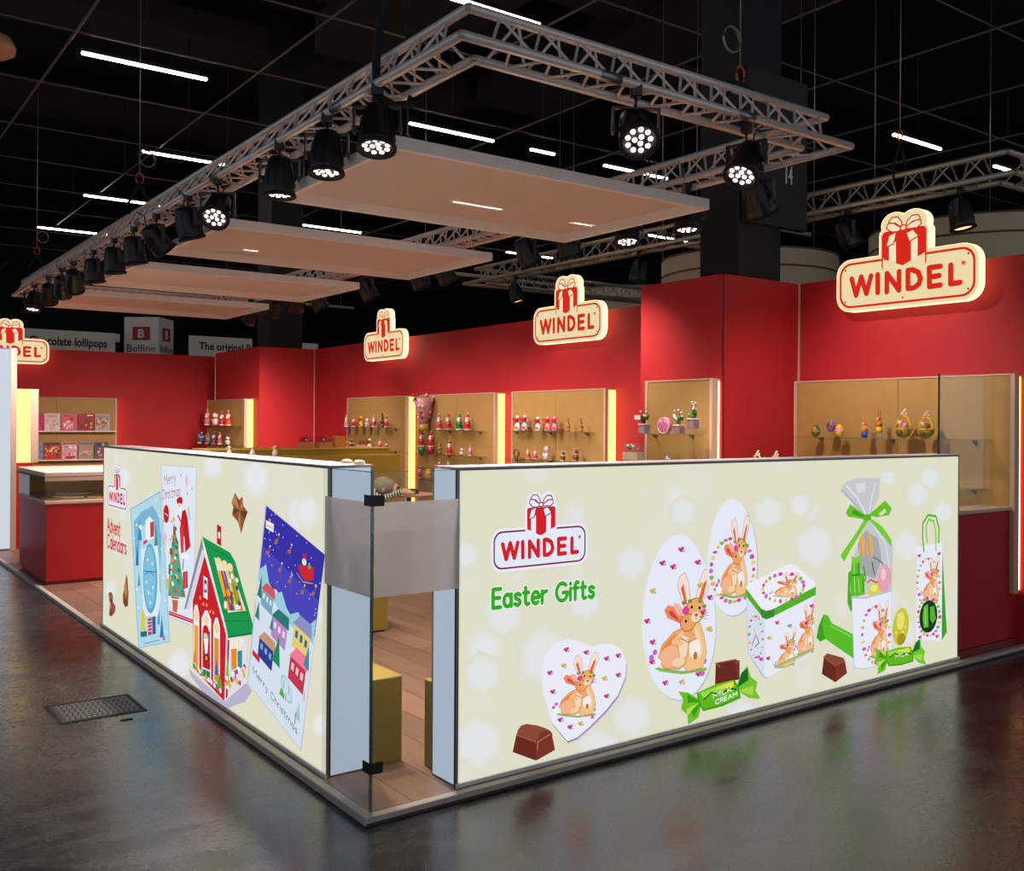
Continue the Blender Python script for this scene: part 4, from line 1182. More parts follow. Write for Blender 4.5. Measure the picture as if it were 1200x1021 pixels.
E;#d9479a;3473;772;11.7;6.6;0
E;#d9479a;3493;773;11.7;6.3;0
E;#b3307a;3483;765;10.7;5.8;0
E;#7fae55;3501;762;9.8;3.1;30
E;#d9479a;3701;768;12.0;6.6;0
E;#d9479a;3721;770;12.3;6.9;0
E;#b3307a;3711;761;11.0;6.1;0
E;#7fae55;3729;758;10.2;3.1;30
E;#d9479a;3485;251;11.7;6.6;0
E;#d9479a;3505;252;11.7;6.6;0
E;#b3307a;3495;244;10.7;5.8;0
E;#7fae55;3513;240;9.7;3.1;30
E;#d9479a;3683;233;12.0;6.6;0
E;#d9479a;3703;234;12.0;6.6;0
E;#b3307a;3693;226;11.0;6.1;0
E;#7fae55;3711;222;10.0;3.1;30
S;#5cb52c;14.3;3536,793,3518,891,3522,974,3579,1023,3673,1011,3710,931,3706,839
S;#74cf3c;12.1;3570,849,3557,953,3591,996,3650,980,3674,894,3675,789"""
ART_L="""P;#e6e6d8;783,1165,664,1110,490,1100,362,1144,362,1216,489,1272,663,1278,783,1234
P;#e7e8de;759,1168,654,1120,501,1111,388,1150,388,1213,500,1262,653,1268,759,1229
P;#e9eae6;735,1171,644,1129,511,1122,415,1155,414,1210,510,1252,643,1257,735,1224
P;#ebedf0;710,1174,633,1139,522,1133,441,1161,441,1207,521,1242,633,1247,710,1218
P;#e6e6d8;2609,1326,2517,1274,2384,1268,2285,1313,2285,1383,2383,1435,2517,1438,2608,1393
P;#e7e8de;2590,1329,2509,1283,2392,1278,2306,1318,2305,1380,2391,1425,2509,1428,2590,1388
P;#e9eae6;2572,1332,2502,1293,2400,1288,2326,1323,2326,1376,2399,1416,2501,1418,2571,1384
P;#ebedf0;2553,1336,2494,1302,2408,1299,2346,1328,2346,1373,2407,1406,2493,1408,2553,1379
P;#e6e6d8;3267,1279,3163,1212,3009,1203,2895,1259,2894,1349,3008,1416,3162,1420,3266,1363
P;#e7e8de;3246,1283,3154,1224,3018,1216,2918,1266,2918,1345,3017,1404,3153,1408,3245,1357
P;#e9eae6;3224,1287,3144,1236,3027,1229,2942,1272,2941,1340,3027,1391,3144,1395,3224,1352
P;#ebedf0;3203,1291,3135,1248,3037,1243,2965,1279,2965,1336,3036,1379,3135,1382,3203,1346
P;#e6e6d8;3835,1163,3762,1110,3655,1101,3577,1143,3577,1212,3655,1265,3761,1271,3834,1229
P;#e7e8de;3820,1166,3755,1120,3662,1112,3593,1148,3593,1209,3661,1256,3755,1261,3820,1224
P;#e9eae6;3805,1169,3749,1129,3668,1122,3609,1154,3609,1206,3668,1246,3749,1251,3805,1219
P;#ebedf0;3790,1172,3743,1138,3674,1132,3625,1159,3625,1203,3674,1237,3742,1241,3790,1214
P;#e6e6d8;3888,725,3841,687,3772,675,3723,698,3723,743,3772,782,3841,792,3888,769
P;#e7e8de;3879,726,3837,692,3777,682,3733,703,3733,742,3776,776,3837,785,3879,764
P;#e9eae6;3869,727,3833,698,3781,689,3743,707,3743,741,3780,771,3832,778,3869,760
P;#ebedf0;3859,728,3829,704,3785,696,3753,711,3753,740,3785,765,3828,771,3859,756
P;#e6e6d8;410,343,313,291,172,271,69,295,69,351,171,404,312,422,410,397
P;#e7e8de;390,344,305,298,180,280,90,302,90,351,180,397,304,413,390,391
P;#e9eae6;370,344,296,305,189,289,111,308,111,350,188,390,296,404,370,385
P;#ebedf0;350,345,288,311,197,298,132,314,132,350,197,383,287,395,350,379
P;#e6e6d8;2088,108,1960,19,1770,-22,1630,13,1629,106,1769,197,1959,233,2087,195
P;#e7e8de;2062,108,1949,29,1782,-6,1659,25,1658,106,1781,186,1948,218,2061,185
P;#e9eae6;2036,108,1937,40,1793,9,1688,36,1687,106,1793,175,1937,203,2035,174
P;#ebedf0;2009,108,1926,50,1805,25,1716,48,1716,106,1804,164,1925,188,2009,164
P;#e6e6d8;659,678,552,623,396,606,282,638,281,701,395,757,551,772,659,739
P;#e7e8de;637,679,543,631,405,616,305,644,305,700,405,749,542,762,637,733
P;#e9eae6;615,681,534,639,415,626,329,651,328,699,414,741,533,752,615,727
P;#ebedf0;593,682,524,647,424,636,352,657,352,697,424,733,524,742,593,721
P;#e6e6d8;3938,247,3892,204,3825,187,3776,206,3776,250,3824,293,3892,309,3938,290
P;#e7e8de;3929,247,3888,210,3829,194,3786,211,3786,250,3828,287,3888,302,3929,285
P;#e9eae6;3919,247,3884,215,3833,202,3796,216,3796,250,3832,282,3884,294,3919,280
P;#ebedf0;3910,247,3880,220,3837,209,3806,221,3806,249,3837,277,3880,287,3910,275
P;#e6e6d8;1484,1038,1384,986,1238,975,1131,1013,1131,1079,1237,1131,1383,1140,1484,1101
P;#e7e8de;1464,1040,1376,994,1247,985,1153,1019,1153,1076,1246,1122,1375,1130,1464,1096
P;#e9eae6;1443,1043,1367,1003,1256,995,1175,1024,1175,1074,1255,1114,1366,1120,1443,1091
P;#ebedf0;1423,1045,1358,1012,1265,1005,1197,1029,1197,1071,1264,1105,1358,1110,1423,1086
P;#e6e6d8;2783,528,2679,455,2526,428,2412,467,2412,550,2525,625,2678,647,2783,607
P;#e7e8de;2762,529,2670,465,2535,442,2436,476,2435,549,2534,615,2669,634,2762,599
P;#e9eae6;2741,531,2661,475,2544,455,2459,485,2459,548,2544,604,2660,621,2741,591
P;#ebedf0;2719,532,2652,485,2554,468,2482,494,2482,546,2553,594,2651,609,2719,583
G;137;963;530;151
T;#d22d3c;Advent;132;769;496;760;98;16.9
T;#d22d3c;Calendars;135;647;665;649;98;16.9
P;#7b4334;182,303,256,327,309,310,310,256,383,240,379,199,276,144,207,144,226,230
E;#9a5d48;246;294;58.8;25.0;0
E;#93553f;311;209;60.6;37.5;0
E;#c89a86;237;224;19.6;25.0;0
P;#94602f;671,513,705,485,736,386,724,293,652,272,593,293,582,357,635,410
E;#b98450;659;401;44.5;48.0;0
E;#6f4320;661;309;45.0;25.0;0
P;#8f5a33;2799,1220,2858,1184,2910,1207,2923,1156,2984,1131,2941,1083,2893,1009,2843,1067,2759,1098,2775,1138,2749,1166
P;#6e4022;2871,1130,2799,1220,2858,1184
P;#b98253;2871,1130,2910,1207,2923,1156
P;#6e4022;2871,1130,2984,1131,2941,1083
P;#b98253;2871,1130,2893,1009,2843,1067
P;#6e4022;2871,1130,2759,1098,2775,1138
P;#b98253;2871,1130,2749,1166,2799,1220
P;#c7cde0;1469,1318,2180,1332,2139,389,1659,367
P;#e6ebf9;1485,1313,2167,1327,2129,396,1666,376
P;#c3233a;1666,410,2128,430,2126,407,1666,384
S;#f2c9ce;4.0;1673,399,2125,418
T;#b83a55;Merry;1550;1194;1786;1221;60;5.5
T;#a33a5a;Christmas;1505;1095;1877;1145;60;5.5
S;#c3233a;4.2;1594,1098,1595,1069
E;#c8202c;1600;1011;58.6;57.7;0
S;#f4e6e8;5.5;1565,1014,1638,1002
S;#b06a72;4.2;1997,1285,1998,1208
E;#eac6cf;1998;1246;28.4;30.0;0
E;#eac6cf;1580;852;35.5;42.0;0
E;#8ea0c6;1893;1269;13.0;8.4;0
E;#8ea0c6;2016;1165;12.8;8.4;0
E;#8ea0c6;2100;1202;12.4;8.4;0
E;#8ea0c6;1718;974;13.8;8.4;0
E;#8ea0c6;1951;994;13.0;8.0;0
E;#8ea0c6;1683;856;13.8;8.8;0
E;#8ea0c6;1547;960;14.4;8.8;0
P;#5aa98a;1765,973,1703,778,1669,613,1649,500,1994,540,1922,668,1848,816
E;#2f8a66;1936;566;24.4;13.0;0
E;#c8402c;1770;906;25.1;13.6;0
E;#e8a24a;1833;643;25.1;13.0;0
E;#2f8a66;1745;836;25.5;14.3;0
E;#eaf4ee;1707;692;25.9;13.6;0
E;#2c7a5c;1859;687;24.8;13.0;0
E;#3f9f7a;1942;551;24.0;13.0;0
E;#2f8a66;1789;553;25.1;13.6;0
E;#e8a24a;1746;575;25.9;13.6;0
E;#3f9f7a;1764;562;25.5;13.6;0
E;#c8402c;1748;873;25.9;14.3;0
E;#c8402c;1769;934;25.5;13.6;0
E;#3f9f7a;1756;728;25.5;13.6;0
E;#eaf4ee;1705;652;25.9;13.6;0
E;#2c7a5c;1855;621;24.8;13.6;0
E;#e8a24a;1799;794;25.5;13.6;0
E;#c8402c;1944;557;24.0;13.0;0
E;#d86a4a;1755;540;25.5;13.6;0
E;#eaf4ee;1790;753;25.1;13.6;0
E;#3f9f7a;1783;828;25.1;13.6;0
E;#eaf4ee;1744;591;25.9;14.3;0
E;#3f9f7a;1776;567;25.5;13.6;0
E;#eaf4ee;1802;643;25.1;13.6;0
E;#e8a24a;1729;735;25.9;13.6;0
E;#3f9f7a;1885;617;24.8;13.6;0
E;#e8a24a;1839;839;25.1;13.6;0
E;#2c7a5c;1827;823;25.1;13.6;0
E;#d86a4a;1789;734;25.1;13.6;0
E;#d86a4a;1764;685;25.5;13.6;0
E;#d86a4a;1784;858;25.1;13.6;0
E;#2c7a5c;1683;671;25.9;13.6;0
E;#2c7a5c;1705;794;25.9;13.6;0
E;#2f8a66;1810;868;25.1;13.6;0
E;#3f9f7a;1683;692;25.9;14.3;0
E;#2f8a66;1829;855;25.1;13.6;0
E;#e8a24a;1685;616;25.9;13.6;0
E;#2f8a66;1745;839;25.5;13.6;0
E;#2f8a66;1823;773;25.1;13.6;0
E;#c8402c;1771;921;25.1;13.6;0
E;#2f8a66;1679;650;26.2;13.6;0
E;#2f8a66;1796;936;25.1;13.6;0
E;#c8402c;1721;782;25.5;14.3;0
E;#2f8a66;1793;638;25.5;13.6;0
E;#c8402c;1705;775;25.9;14.3;0
E;#e8a24a;1734;877;25.5;13.6;0
E;#d86a4a;1831;558;25.1;13.6;0
P;#c96a3a;1739,491,1855,502,1835,426,1755,421
S;#d8402c;10.5;1724,503,1869,518
E;#e8c24a;1758;991;22.1;15.8;0
P;#c8202c;1922,1053,1984,1069,2026,1022,2055,926,2083,858,1989,810,1970,896,1888,955
P;#d83a40;1874,954,1951,972,1954,806,1913,779
P;#c8202c;1806,1112,1863,1138,1941,1138,1921,1092,1843,1081
E;#f4f4f8;1879;1078;48.8;21.0;0
E;#f0c8b0;1868;1081;26.4;12.6;0
E;#f4f4f8;1941;1134;19.5;10.5;0
P;#f4f4f8;1843,1069,1921,1078,1908,1024,1873,1010
S;#c8202c;15.8;1830,1029,1898,990
E;#f4f4f8;1822;1034;25.1;15.8;0
S;#2c3550;12.6;1955,773,1943,704
E;#f6f6fb;1989;788;80.0;21.0;0
S;#3a3f66;7.0;2045,1068,2074,1015
E;#f2c24a;2042;1076;15.8;15.0;0
P;#c8323c;1943,688,2032,705,2041,607,1952,584
S;#f0d8da;4.0;1991,694,1993,595
P;#e0c04a;1612,605,1677,614,1678,545,1625,537
P;#8fbfda;779,981,1484,1152,1703,221,1002,44
P;#b5dcee;797,976,1477,1140,1688,224,1019,56
P;#7fb8d6;873,902,1051,980,1305,1042,1448,987,1510,851,1495,637,1453,750,1308,939,1053,880,993,624,926,616
P;#3f8fc0;971,782,1017,937,1069,792
P;#3a9a86;1356,775,1389,946,1429,783
P;#2f7fae;1489,211,1529,359,1574,227
P;#2f6fae;926,603,958,758,998,612
P;#2f5fa8;1412,614,1434,712,1460,621
P;#2f9a80;1455,501,1476,623,1502,508
P;#3a8f9a;983,472,1007,575,1036,479
P;#5aa8d0;1432,284,1460,431,1495,295
P;#eef4fb;1148,926,1244,970,1340,942,1351,835,1164,792
P;#d0404a;1258,929,1340,942,1351,847,1269,829
P;#d04a52;1099,785,1206,814,1194,789,1121,765
E;#eaf4fb;1040;877;41.0;17.2;0
P;#dfeefa;1057,731,1432,795,1499,449,1442,333,1110,291
E;#5aa9d6;1266;559;163.8;230.0;0
E;#84c4e4;1258;564;138.6;207.0;0
S;#4a96c8;8.8;1147,568,1253,606,1356,589
S;#cfe8f6;5.8;1192,476,1318,458
S;#3f7fb8;6.6;1125,590,1396,618
E;#d6ecf8;1209;674;19.5;11.0;0
E;#d6ecf8;1314;662;19.2;11.0;0
E;#d6ecf8;1191;525;19.5;11.0;0
E;#d6ecf8;1338;509;19.0;11.5;0
E;#d6ecf8;1278;403;19.2;11.5;0
E;#d6ecf8;1235;458;19.5;11.5;0
P;#e2cf2e;1067,296,1118,336,1153,298,1164,202,1069,179
P;#d0404a;1222,285,1313,312,1316,198,1233,175
P;#2f5f9a;1321,313,1394,331,1405,220,1332,201
P;#2f6f8a;1052,169,1207,203,1208,166,1062,134
S;#f0e8ea;4.6;1226,267,1310,287
S;#f0e8ea;4.4;1227,245,1310,266
S;#f0e8ea;4.4;1227,224,1310,244
S;#f0e8ea;4.6;1228,202,1311,222
S;#7a8fae;5.5;1136,104,1485,193
E;#d86a8a;1578;222;28.8;15.8;0
E;#e6f3fb;895;942;18.9;9.2;0
E;#e6f3fb;1386;1084;16.9;9.2;0
E;#e6f3fb;1468;988;16.6;8.8;0
E;#e6f3fb;942;883;18.9;9.6;0
E;#e6f3fb;876;788;19.1;9.6;0
E;#e6f3fb;1520;781;16.4;8.8;0
E;#e6f3fb;1563;599;16.0;8.4;0
E;#e6f3fb;1604;464;16.0;8.4;0
E;#e6f3fb;952;442;18.9;9.6;0
E;#e6f3fb;1000;323;18.7;9.2;0
E;#e6f3fb;1619;270;16.0;8.4;0
P;#bdb6d2;2067,136,2151,121,2672,76,2992,251,3074,226,2981,148,2864,106,2728,54,2587,30,2346,25,2118,92
P;#b8202a;2539,1029,2606,1020,2608,914,2541,922
P;#e8e4f0;2557,990,2592,987,2593,953,2558,954
P;#8f8aa0;2291,928,2323,863,2117,520,1982,466,1982,474
P;#d9dbe8;2298,870,2336,848,2136,539,2077,485,2010,471
P;#cf2330;2337,833,2693,464,2677,77,2157,154,2136,539
P;#e6e2ea;2693,444,2988,488,2997,252,2672,76
P;#b52430;2716,429,2744,434,2722,112,2694,98
P;#f0f2f6;2291,933,2330,853,2708,427,3076,517,3088,534,2722,420
P;#f4f5f8;2291,935,2323,863,2722,420,2755,436,2692,544
P;#1f9a50;2297,936,2747,894,2824,854,3083,561,3076,520,2722,438,2678,502
S;#177a40;4.0;2354,897,2797,860
S;#177a40;4.0;2394,847,2827,824
S;#177a40;4.0;2434,798,2858,787
S;#177a40;4.0;2474,749,2888,752
S;#177a40;4.0;2513,700,2918,716
S;#177a40;4.0;2551,652,2948,681
S;#177a40;4.0;2590,605,2977,646
S;#177a40;3.8;2627,558,3006,612
S;#177a40;3.8;2665,512,3035,577
P;#f1ead8;2498,841,2756,821,2981,620,2719,568
P;#e8b02c;2558,776,2596,776,2761,585,2711,577
P;#c8402c;2599,781,2636,781,2799,591,2750,583
P;#5a6fc0;2639,786,2676,786,2837,597,2788,589
P;#f0d24a;2679,791,2715,791,2874,603,2826,595
P;#6fae3a;2718,796,2754,796,2911,609,2863,601
P;#e88a2c;2757,801,2792,801,2947,614,2900,607
E;#f3dfae;2572;824;45.9;23.8;0
E;#f3dfae;2664;820;44.2;23.8;0
E;#f3dfae;2748;815;44.2;22.5;0
E;#e8b02c;2761;638;21.7;14.2;0
E;#f4f4f8;2682;610;22.1;14.2;0
E;#f4f4f8;2856;619;21.2;13.5;0
E;#c8303c;2776;678;21.2;13.5;0
E;#e8b02c;2813;761;21.2;13.5;0
E;#3f9a5a;2725;635;21.7;13.5;0
E;#e8b02c;2792;631;21.7;13.5;0
E;#f4f4f8;2751;744;21.7;13.5;0
E;#3a4fa0;2776;604;21.7;14.2;0
E;#3a4fa0;2850;718;21.3;13.5;0
E;#3f9a5a;2715;689;22.1;14.2;0
E;#e8b02c;2735;669;21.7;13.5;0
E;#c8303c;2777;658;21.2;13.5;0
E;#3a4fa0;2780;653;21.2;13.5;0
E;#3f9a5a;2793;652;21.2;13.5;0
E;#f4f4f8;2779;772;21.2;14.2;0
E;#e8b02c;2719;681;22.1;13.5;0
E;#c8303c;2785;633;21.2;14.2;0
E;#c8303c;2767;656;21.7;14.2;0
E;#3f9a5a;2885;652;20.8;13.5;0
E;#3a4fa0;2771;652;21.7;13.5;0
E;#c8303c;2687;639;22.1;14.2;0
E;#f4f4f8;2854;760;20.8;13.5;0
E;#f4f4f8;2888;624;20.8;12.8;0
E;#3a4fa0;2891;643;20.8;13.5;0
E;#f4f4f8;2684;596;22.1;14.2;0
S;#1c7f44;12.8;2727,437,3076,520,3101,531
P;#eef0f6;2326,716,2395,709,2397,589,2328,595
P;#3a4a8a;2339,696,2383,694,2384,624,2340,625
E;#f0f0f6;2362;657;17.1;19.0;0
E;#f0b84a;2272;581;14.7;10.0;0
E;#f0b84a;2329;553;14.5;10.0;0
E;#f0b84a;2385;556;14.3;9.5;0
E;#f0b84a;2441;529;14.0;9.5;0
E;#f0b84a;2495;532;13.8;9.5;0
E;#f0b84a;2549;505;13.8;9.5;0
P;#f5f3f0;2163,177,2157,478,2181,525,2226,534,2258,483,2264,161
P;#e8a43a;2179,186,2175,411,2243,414,2248,168
S;#d9902c;4.5;2207,513,2212,433
E;#f5d7a0;2208;470;39.0;30.0;0
P;#f5f3f0;2306,132,2299,469,2355,520,2398,529,2460,485,2466,131
P;#3f8f6a;2321,141,2316,403,2446,418,2451,138
S;#d9902c;4.5;2380,508,2384,431
E;#f5d7a0;2381;467;37.1;28.5;0
P;#f5f3f0;2502,154,2496,460,2525,506,2566,515,2602,468,2608,141
P;#e0952f;2517,162,2512,397,2588,402,2593,148
S;#d9902c;4.3;2549,495,2553,419
E;#f5d7a0;2550;454;35.8;28.5;0
P;#c81f28;2333,359,2432,367,2450,194,2327,189
E;#c81f28;2376;408;51.3;33.2;0
E;#f0c9ae;2376;372;37.1;25.0;0
P;#f6f6fa;2339,360,2416,369,2403,288,2366,276
S;#2a1a1a;8.0;2329,251,2443,263
E;#e8b83a;2385;256;18.5;9.5;0
S;#f6f6fa;7.6;2324,189,2450,196
S;#20202a;9.5;2355,174,2362,150
S;#20202a;9.5;2411,180,2417,156
P;#4fae4a;2553,124,2598,215,2645,140
P;#7fc23a;2687,180,2723,331,2765,188
P;#e8802c;2156,187,2181,278,2209,192
P;#2f6fb8;2525,193,2552,297,2583,200
P;#e8902f;2778,381,2859,406,2860,299,2785,269
P;#3a8f9a;2872,389,2938,407,2939,316,2876,298
P;#f5efe0;2772,429,2957,472,2958,425,2772,380
S;#d9902c;4.0;2818,432,2819,393
S;#d9902c;4.0;2890,450,2890,412
E;#b04a9a;2840;268;20.0;13.5;0
E;#f4f4f8;2768;224;20.4;13.5;0
E;#b04a9a;2972;328;19.2;13.5;0
E;#e8b02c;2875;224;19.6;13.5;0
E;#7fc23a;2955;315;19.2;12.8;0
E;#f4f4f8;2725;170;20.8;14.2;0
E;#e8b02c;2970;284;18.8;13.5;0
E;#d0303c;2710;197;20.8;13.5;0
E;#b04a9a;2863;280;19.6;13.5;0
E;#e8b02c;2764;184;20.4;13.5;0
E;#3a5fb0;2787;223;20.0;13.5;0
E;#3a5fb0;2840;242;20.0;13.5;0
E;#f4f4f8;2959;314;19.2;12.8;0
E;#3a5fb0;2826;261;20.0;13.5;0
E;#e8b02c;2835;234;20.0;13.5;0
E;#f4f4f8;2817;258;20.0;13.5;0
E;#f4f4f8;2718;214;20.8;13.5;0
E;#e8b02c;2720;185;20.8;14.2;0
E;#b04a9a;2909;231;19.2;13.5;0
E;#f4f4f8;2892;299;19.6;13.5;0
E;#e8b02c;2954;302;19.2;13.5;0
E;#d0303c;2792;221;20.4;13.5;0
E;#3f9a5a;2176;169;21.3;15.0;0
E;#e8b02c;2229;164;20.6;15.0;0
E;#f4f4f8;2280;159;20.6;14.2;0
E;#3f9a5a;2331;153;20.0;14.2;0
E;#e8b02c;2381;148;20.0;14.2;0
E;#f4f4f8;2430;143;19.9;14.2;0
E;#f4f4f8;2478;138;19.6;14.2;0
E;#f4f4f8;2526;133;18.9;14.2;0
E;#3f9a5a;2573;129;18.9;14.2;0
E;#f4f4f8;2620;124;18.5;13.5;0
P;#c3c7d8;3241,1191,3936,1016,3686,85,3014,258
P;#d9e4f4;3255,1182,3923,1015,3676,93,3029,259
P;#3a34a8;3255,1182,3923,1015,3827,656,3714,713,3576,699,3459,787,3311,785,3176,858
P;#4a48bd;3207,985,3866,801,3822,638,3571,681,3386,786,3171,839
E;#e8ecff;3528;912;4.5;3.2;0
E;#e8ecff;3836;869;4.0;3.0;0
E;#e8ecff;3563;893;4.4;3.2;0
E;#e8ecff;3347;974;4.7;3.4;0
E;#e8ecff;3624;802;4.4;3.0;0
E;#e8ecff;3300;1062;4.8;3.4;0
E;#e8ecff;3254;889;5.0;3.4;0
E;#e8ecff;3731;1048;4.2;3.2;0
E;#e8ecff;3825;689;3.9;3.2;0
E;#e8ecff;3655;860;4.3;3.0;0
E;#e8ecff;3370;1148;4.7;3.2;0
E;#e8ecff;3623;1069;4.4;3.2;0
E;#e8ecff;3374;1065;4.7;3.4;0
E;#e8ecff;3239;1019;4.9;3.4;0
E;#e8ecff;3495;816;4.5;3.2;0
E;#e8ecff;3565;873;4.4;3.2;0
E;#e8ecff;3551;868;4.4;3.4;0
E;#e8ecff;3556;1007;4.4;3.2;0
E;#e8ecff;3831;676;4.0;3.2;0
E;#e8ecff;3763;799;4.1;3.2;0
E;#e8ecff;3464;1047;4.6;3.4;0
E;#e8ecff;3459;1106;4.5;3.2;0
E;#e8ecff;3745;915;4.0;3.2;0
E;#e8ecff;3796;908;4.0;3.0;0
E;#e8ecff;3821;733;4.0;3.2;0
E;#e8ecff;3238;1111;5.0;3.4;0
E;#e8ecff;3827;869;4.1;3.0;0
E;#e8ecff;3876;884;3.9;3.0;0
E;#e8ecff;3257;954;4.8;3.2;0
E;#e8ecff;3764;958;4.2;3.0;0
E;#e8ecff;3292;1053;4.8;3.4;0
E;#e8ecff;3833;763;4.0;3.2;0
E;#e8ecff;3322;1077;4.7;3.4;0
E;#e8ecff;3325;1143;4.7;3.4;0
E;#e8ecff;3784;986;4.0;3.2;0
E;#e8ecff;3609;932;4.4;3.2;0
E;#e8ecff;3333;898;4.8;3.4;0
E;#e8ecff;3297;939;4.8;3.4;0
E;#e8ecff;3306;1018;4.7;3.4;0
E;#e8ecff;3388;1052;4.7;3.2;0
E;#e8ecff;3833;746;4.0;3.0;0
E;#e8ecff;3399;825;4.6;3.2;0
E;#e8ecff;3376;1010;4.7;3.2;0
E;#e8ecff;3778;819;4.2;3.0;0
P;#f4eef8;3254,1112,3353,1101,3350,1059,3252,1074
E;#e08ab0;3301;1114;12.9;10.2;0
S;#d03a4a;3.6;3264,1090,3339,1078
E;#b87a5a;3386;1021;17.9;10.2;0
S;#b87a5a;5.1;3400,1018,3417,1056
S;#8a5a6a;3.2;3343,1003,3372,1025,3414,986
E;#e8c0a0;3417;1056;10.2;6.8;0
E;#d04a3a;3386;1021;9.5;6.8;0
E;#b87a5a;3539;988;17.0;9.6;0
S;#b87a5a;4.8;3552,985,3569,1023
S;#8a5a6a;3.2;3498,969,3525,991,3565,953
E;#e8c0a0;3569;1023;9.8;6.4;0
E;#d04a3a;3539;988;9.0;6.4;0
E;#b87a5a;3277;953;18.3;9.6;0
S;#b87a5a;4.8;3292,949,3309,988
S;#8a5a6a;3.4;3234,935,3263,957,3307,917
E;#e8c0a0;3309;988;10.5;6.4;0
E;#d04a3a;3277;953;9.7;6.4;0
E;#b87a5a;3426;887;17.4;9.6;0
S;#b87a5a;4.8;3440,883,3457,922
S;#8a5a6a;3.2;3385,868,3412,890,3453,851
E;#e8c0a0;3457;922;10.0;6.4;0
E;#d04a3a;3426;887;9.2;6.4;0
E;#b87a5a;3545;847;16.6;9.6;0
S;#b87a5a;4.8;3558,844,3576,883
S;#8a5a6a;3.2;3505,829,3532,851,3571,812
E;#e8c0a0;3576;883;9.8;6.4;0
E;#d04a3a;3545;847;8.8;6.4;0
E;#b87a5a;3688;817;16.2;9.0;0
S;#b87a5a;4.5;3701,813,3718,852
S;#8a5a6a;3.0;3649,797,3676,820,3712,782
E;#e8c0a0;3718;852;9.2;6.0;0
E;#d04a3a;3688;817;8.6;6.0;0
E;#b87a5a;3810;829;15.3;9.0;0
S;#b87a5a;4.5;3822,826,3839,865
S;#8a5a6a;3.0;3772,810,3798,832,3833,795
E;#e8c0a0;3839;865;8.8;6.0;0
E;#d04a3a;3810;829;8.1;6.0;0
P;#d02a34;3639,939,3815,947,3813,891,3730,873,3669,898
E;#f4f4f8;3712;959;24.0;16.0;0
E;#d02a34;3716;986;19.0;11.2;0
E;#f0c8b0;3713;963;12.0;8.0;0
E;#6fae5a;3769;945;16.7;11.2;0
S;#f0c04a;3.2;3628,899,3701,866,3808,873
P;#9fd0e4;3176,858,3263,894,3302,807,3381,767,3459,787,3539,689,3649,720,3732,660,3844,720,3802,564,3153,766
P;#d6e8f4;3162,803,3369,722,3562,644,3812,601,3777,472,3133,683
P;#7fa9c0;3216,770,3360,743,3337,651,3196,687
P;#e0566a;3201,769,3271,804,3373,783,3380,734
P;#dce8f0;3230,749,3253,744,3246,718,3223,723
P;#dce8f0;3273,738,3295,733,3289,707,3266,712
P;#dce8f0;3315,727,3337,723,3331,697,3308,702
P;#b98ac8;3353,657,3529,623,3500,512,3327,555
P;#2f7a72;3338,656,3420,699,3546,674,3547,613
P;#f0d8f4;3369,631,3398,625,3390,594,3361,600
P;#f0d8f4;3422,618,3450,612,3442,581,3414,587
P;#f0d8f4;3474,605,3501,599,3493,568,3465,574
P;#e6d27a;3607,662,3782,628,3750,508,3578,551
P;#8f92c8;3593,661,3676,709,3800,684,3798,619
P;#3f6a8a;3623,635,3651,629,3642,594,3614,600
P;#3f6a8a;3675,622,3703,616,3694,582,3666,587
P;#3f6a8a;3726,609,3753,603,3744,569,3717,574
P;#c83a52;3566,505,3740,471,3707,349,3536,393
P;#ee7f98;3552,503,3635,553,3758,528,3756,462
P;#f4c8d0;3581,477,3609,471,3600,436,3572,442
P;#f4c8d0;3633,464,3661,458,3652,424,3624,429
P;#f4c8d0;3684,451,3711,446,3702,411,3675,416
P;#33408f;3185,521,3367,485,3341,382,3162,427
P;#c99a7a;3170,520,3253,559,3383,531,3386,476
P;#7fb0e0;3203,497,3232,490,3225,461,3195,468
P;#7fb0e0;3257,483,3286,477,3279,448,3250,454
P;#7fb0e0;3311,470,3339,463,3332,434,3303,440
P;#2f7f6a;3152,727,3210,839,3210,713
P;#2f8a5a;3348,440,3433,578,3441,417
P;#3f8f9a;3712,488,3772,591,3772,473
P;#3f7f7a;3124,616,3176,701,3182,601
P;#4fae3a;3437,297,3489,364,3500,281
P;#9fd0c0;3618,230,3671,308,3677,215
P;#3a8a7a;3314,588,3353,657,3355,578
E;#9fd0e8;3522;336;78.0;44.0;-40
E;#c6e4f2;3522;336;63.4;36.0;-40
S;#d05a5a;5.9;3491,374,3488,334
S;#d05a5a;5.6;3554,358,3550,319
S;#d05a5a;5.6;3517,317,3513,277
P;#d0303c;3098,443,3190,420,3190,390,3091,415
S;#3a3f5a;6.4;3629,248,3622,199
S;#d0303c;5.6;3724,365,3720,326
S;#6f7f9a;3.0;3731,463,3773,571
S;#6f7f9a;2.6;3754,527,3796,566
T;#4a4f5a;Merry;3106;325;3297;266;34;4.2
T;#4a4f5a;Christmas;3336;253;3649;156;34;4.2"""
LOGO_H=309
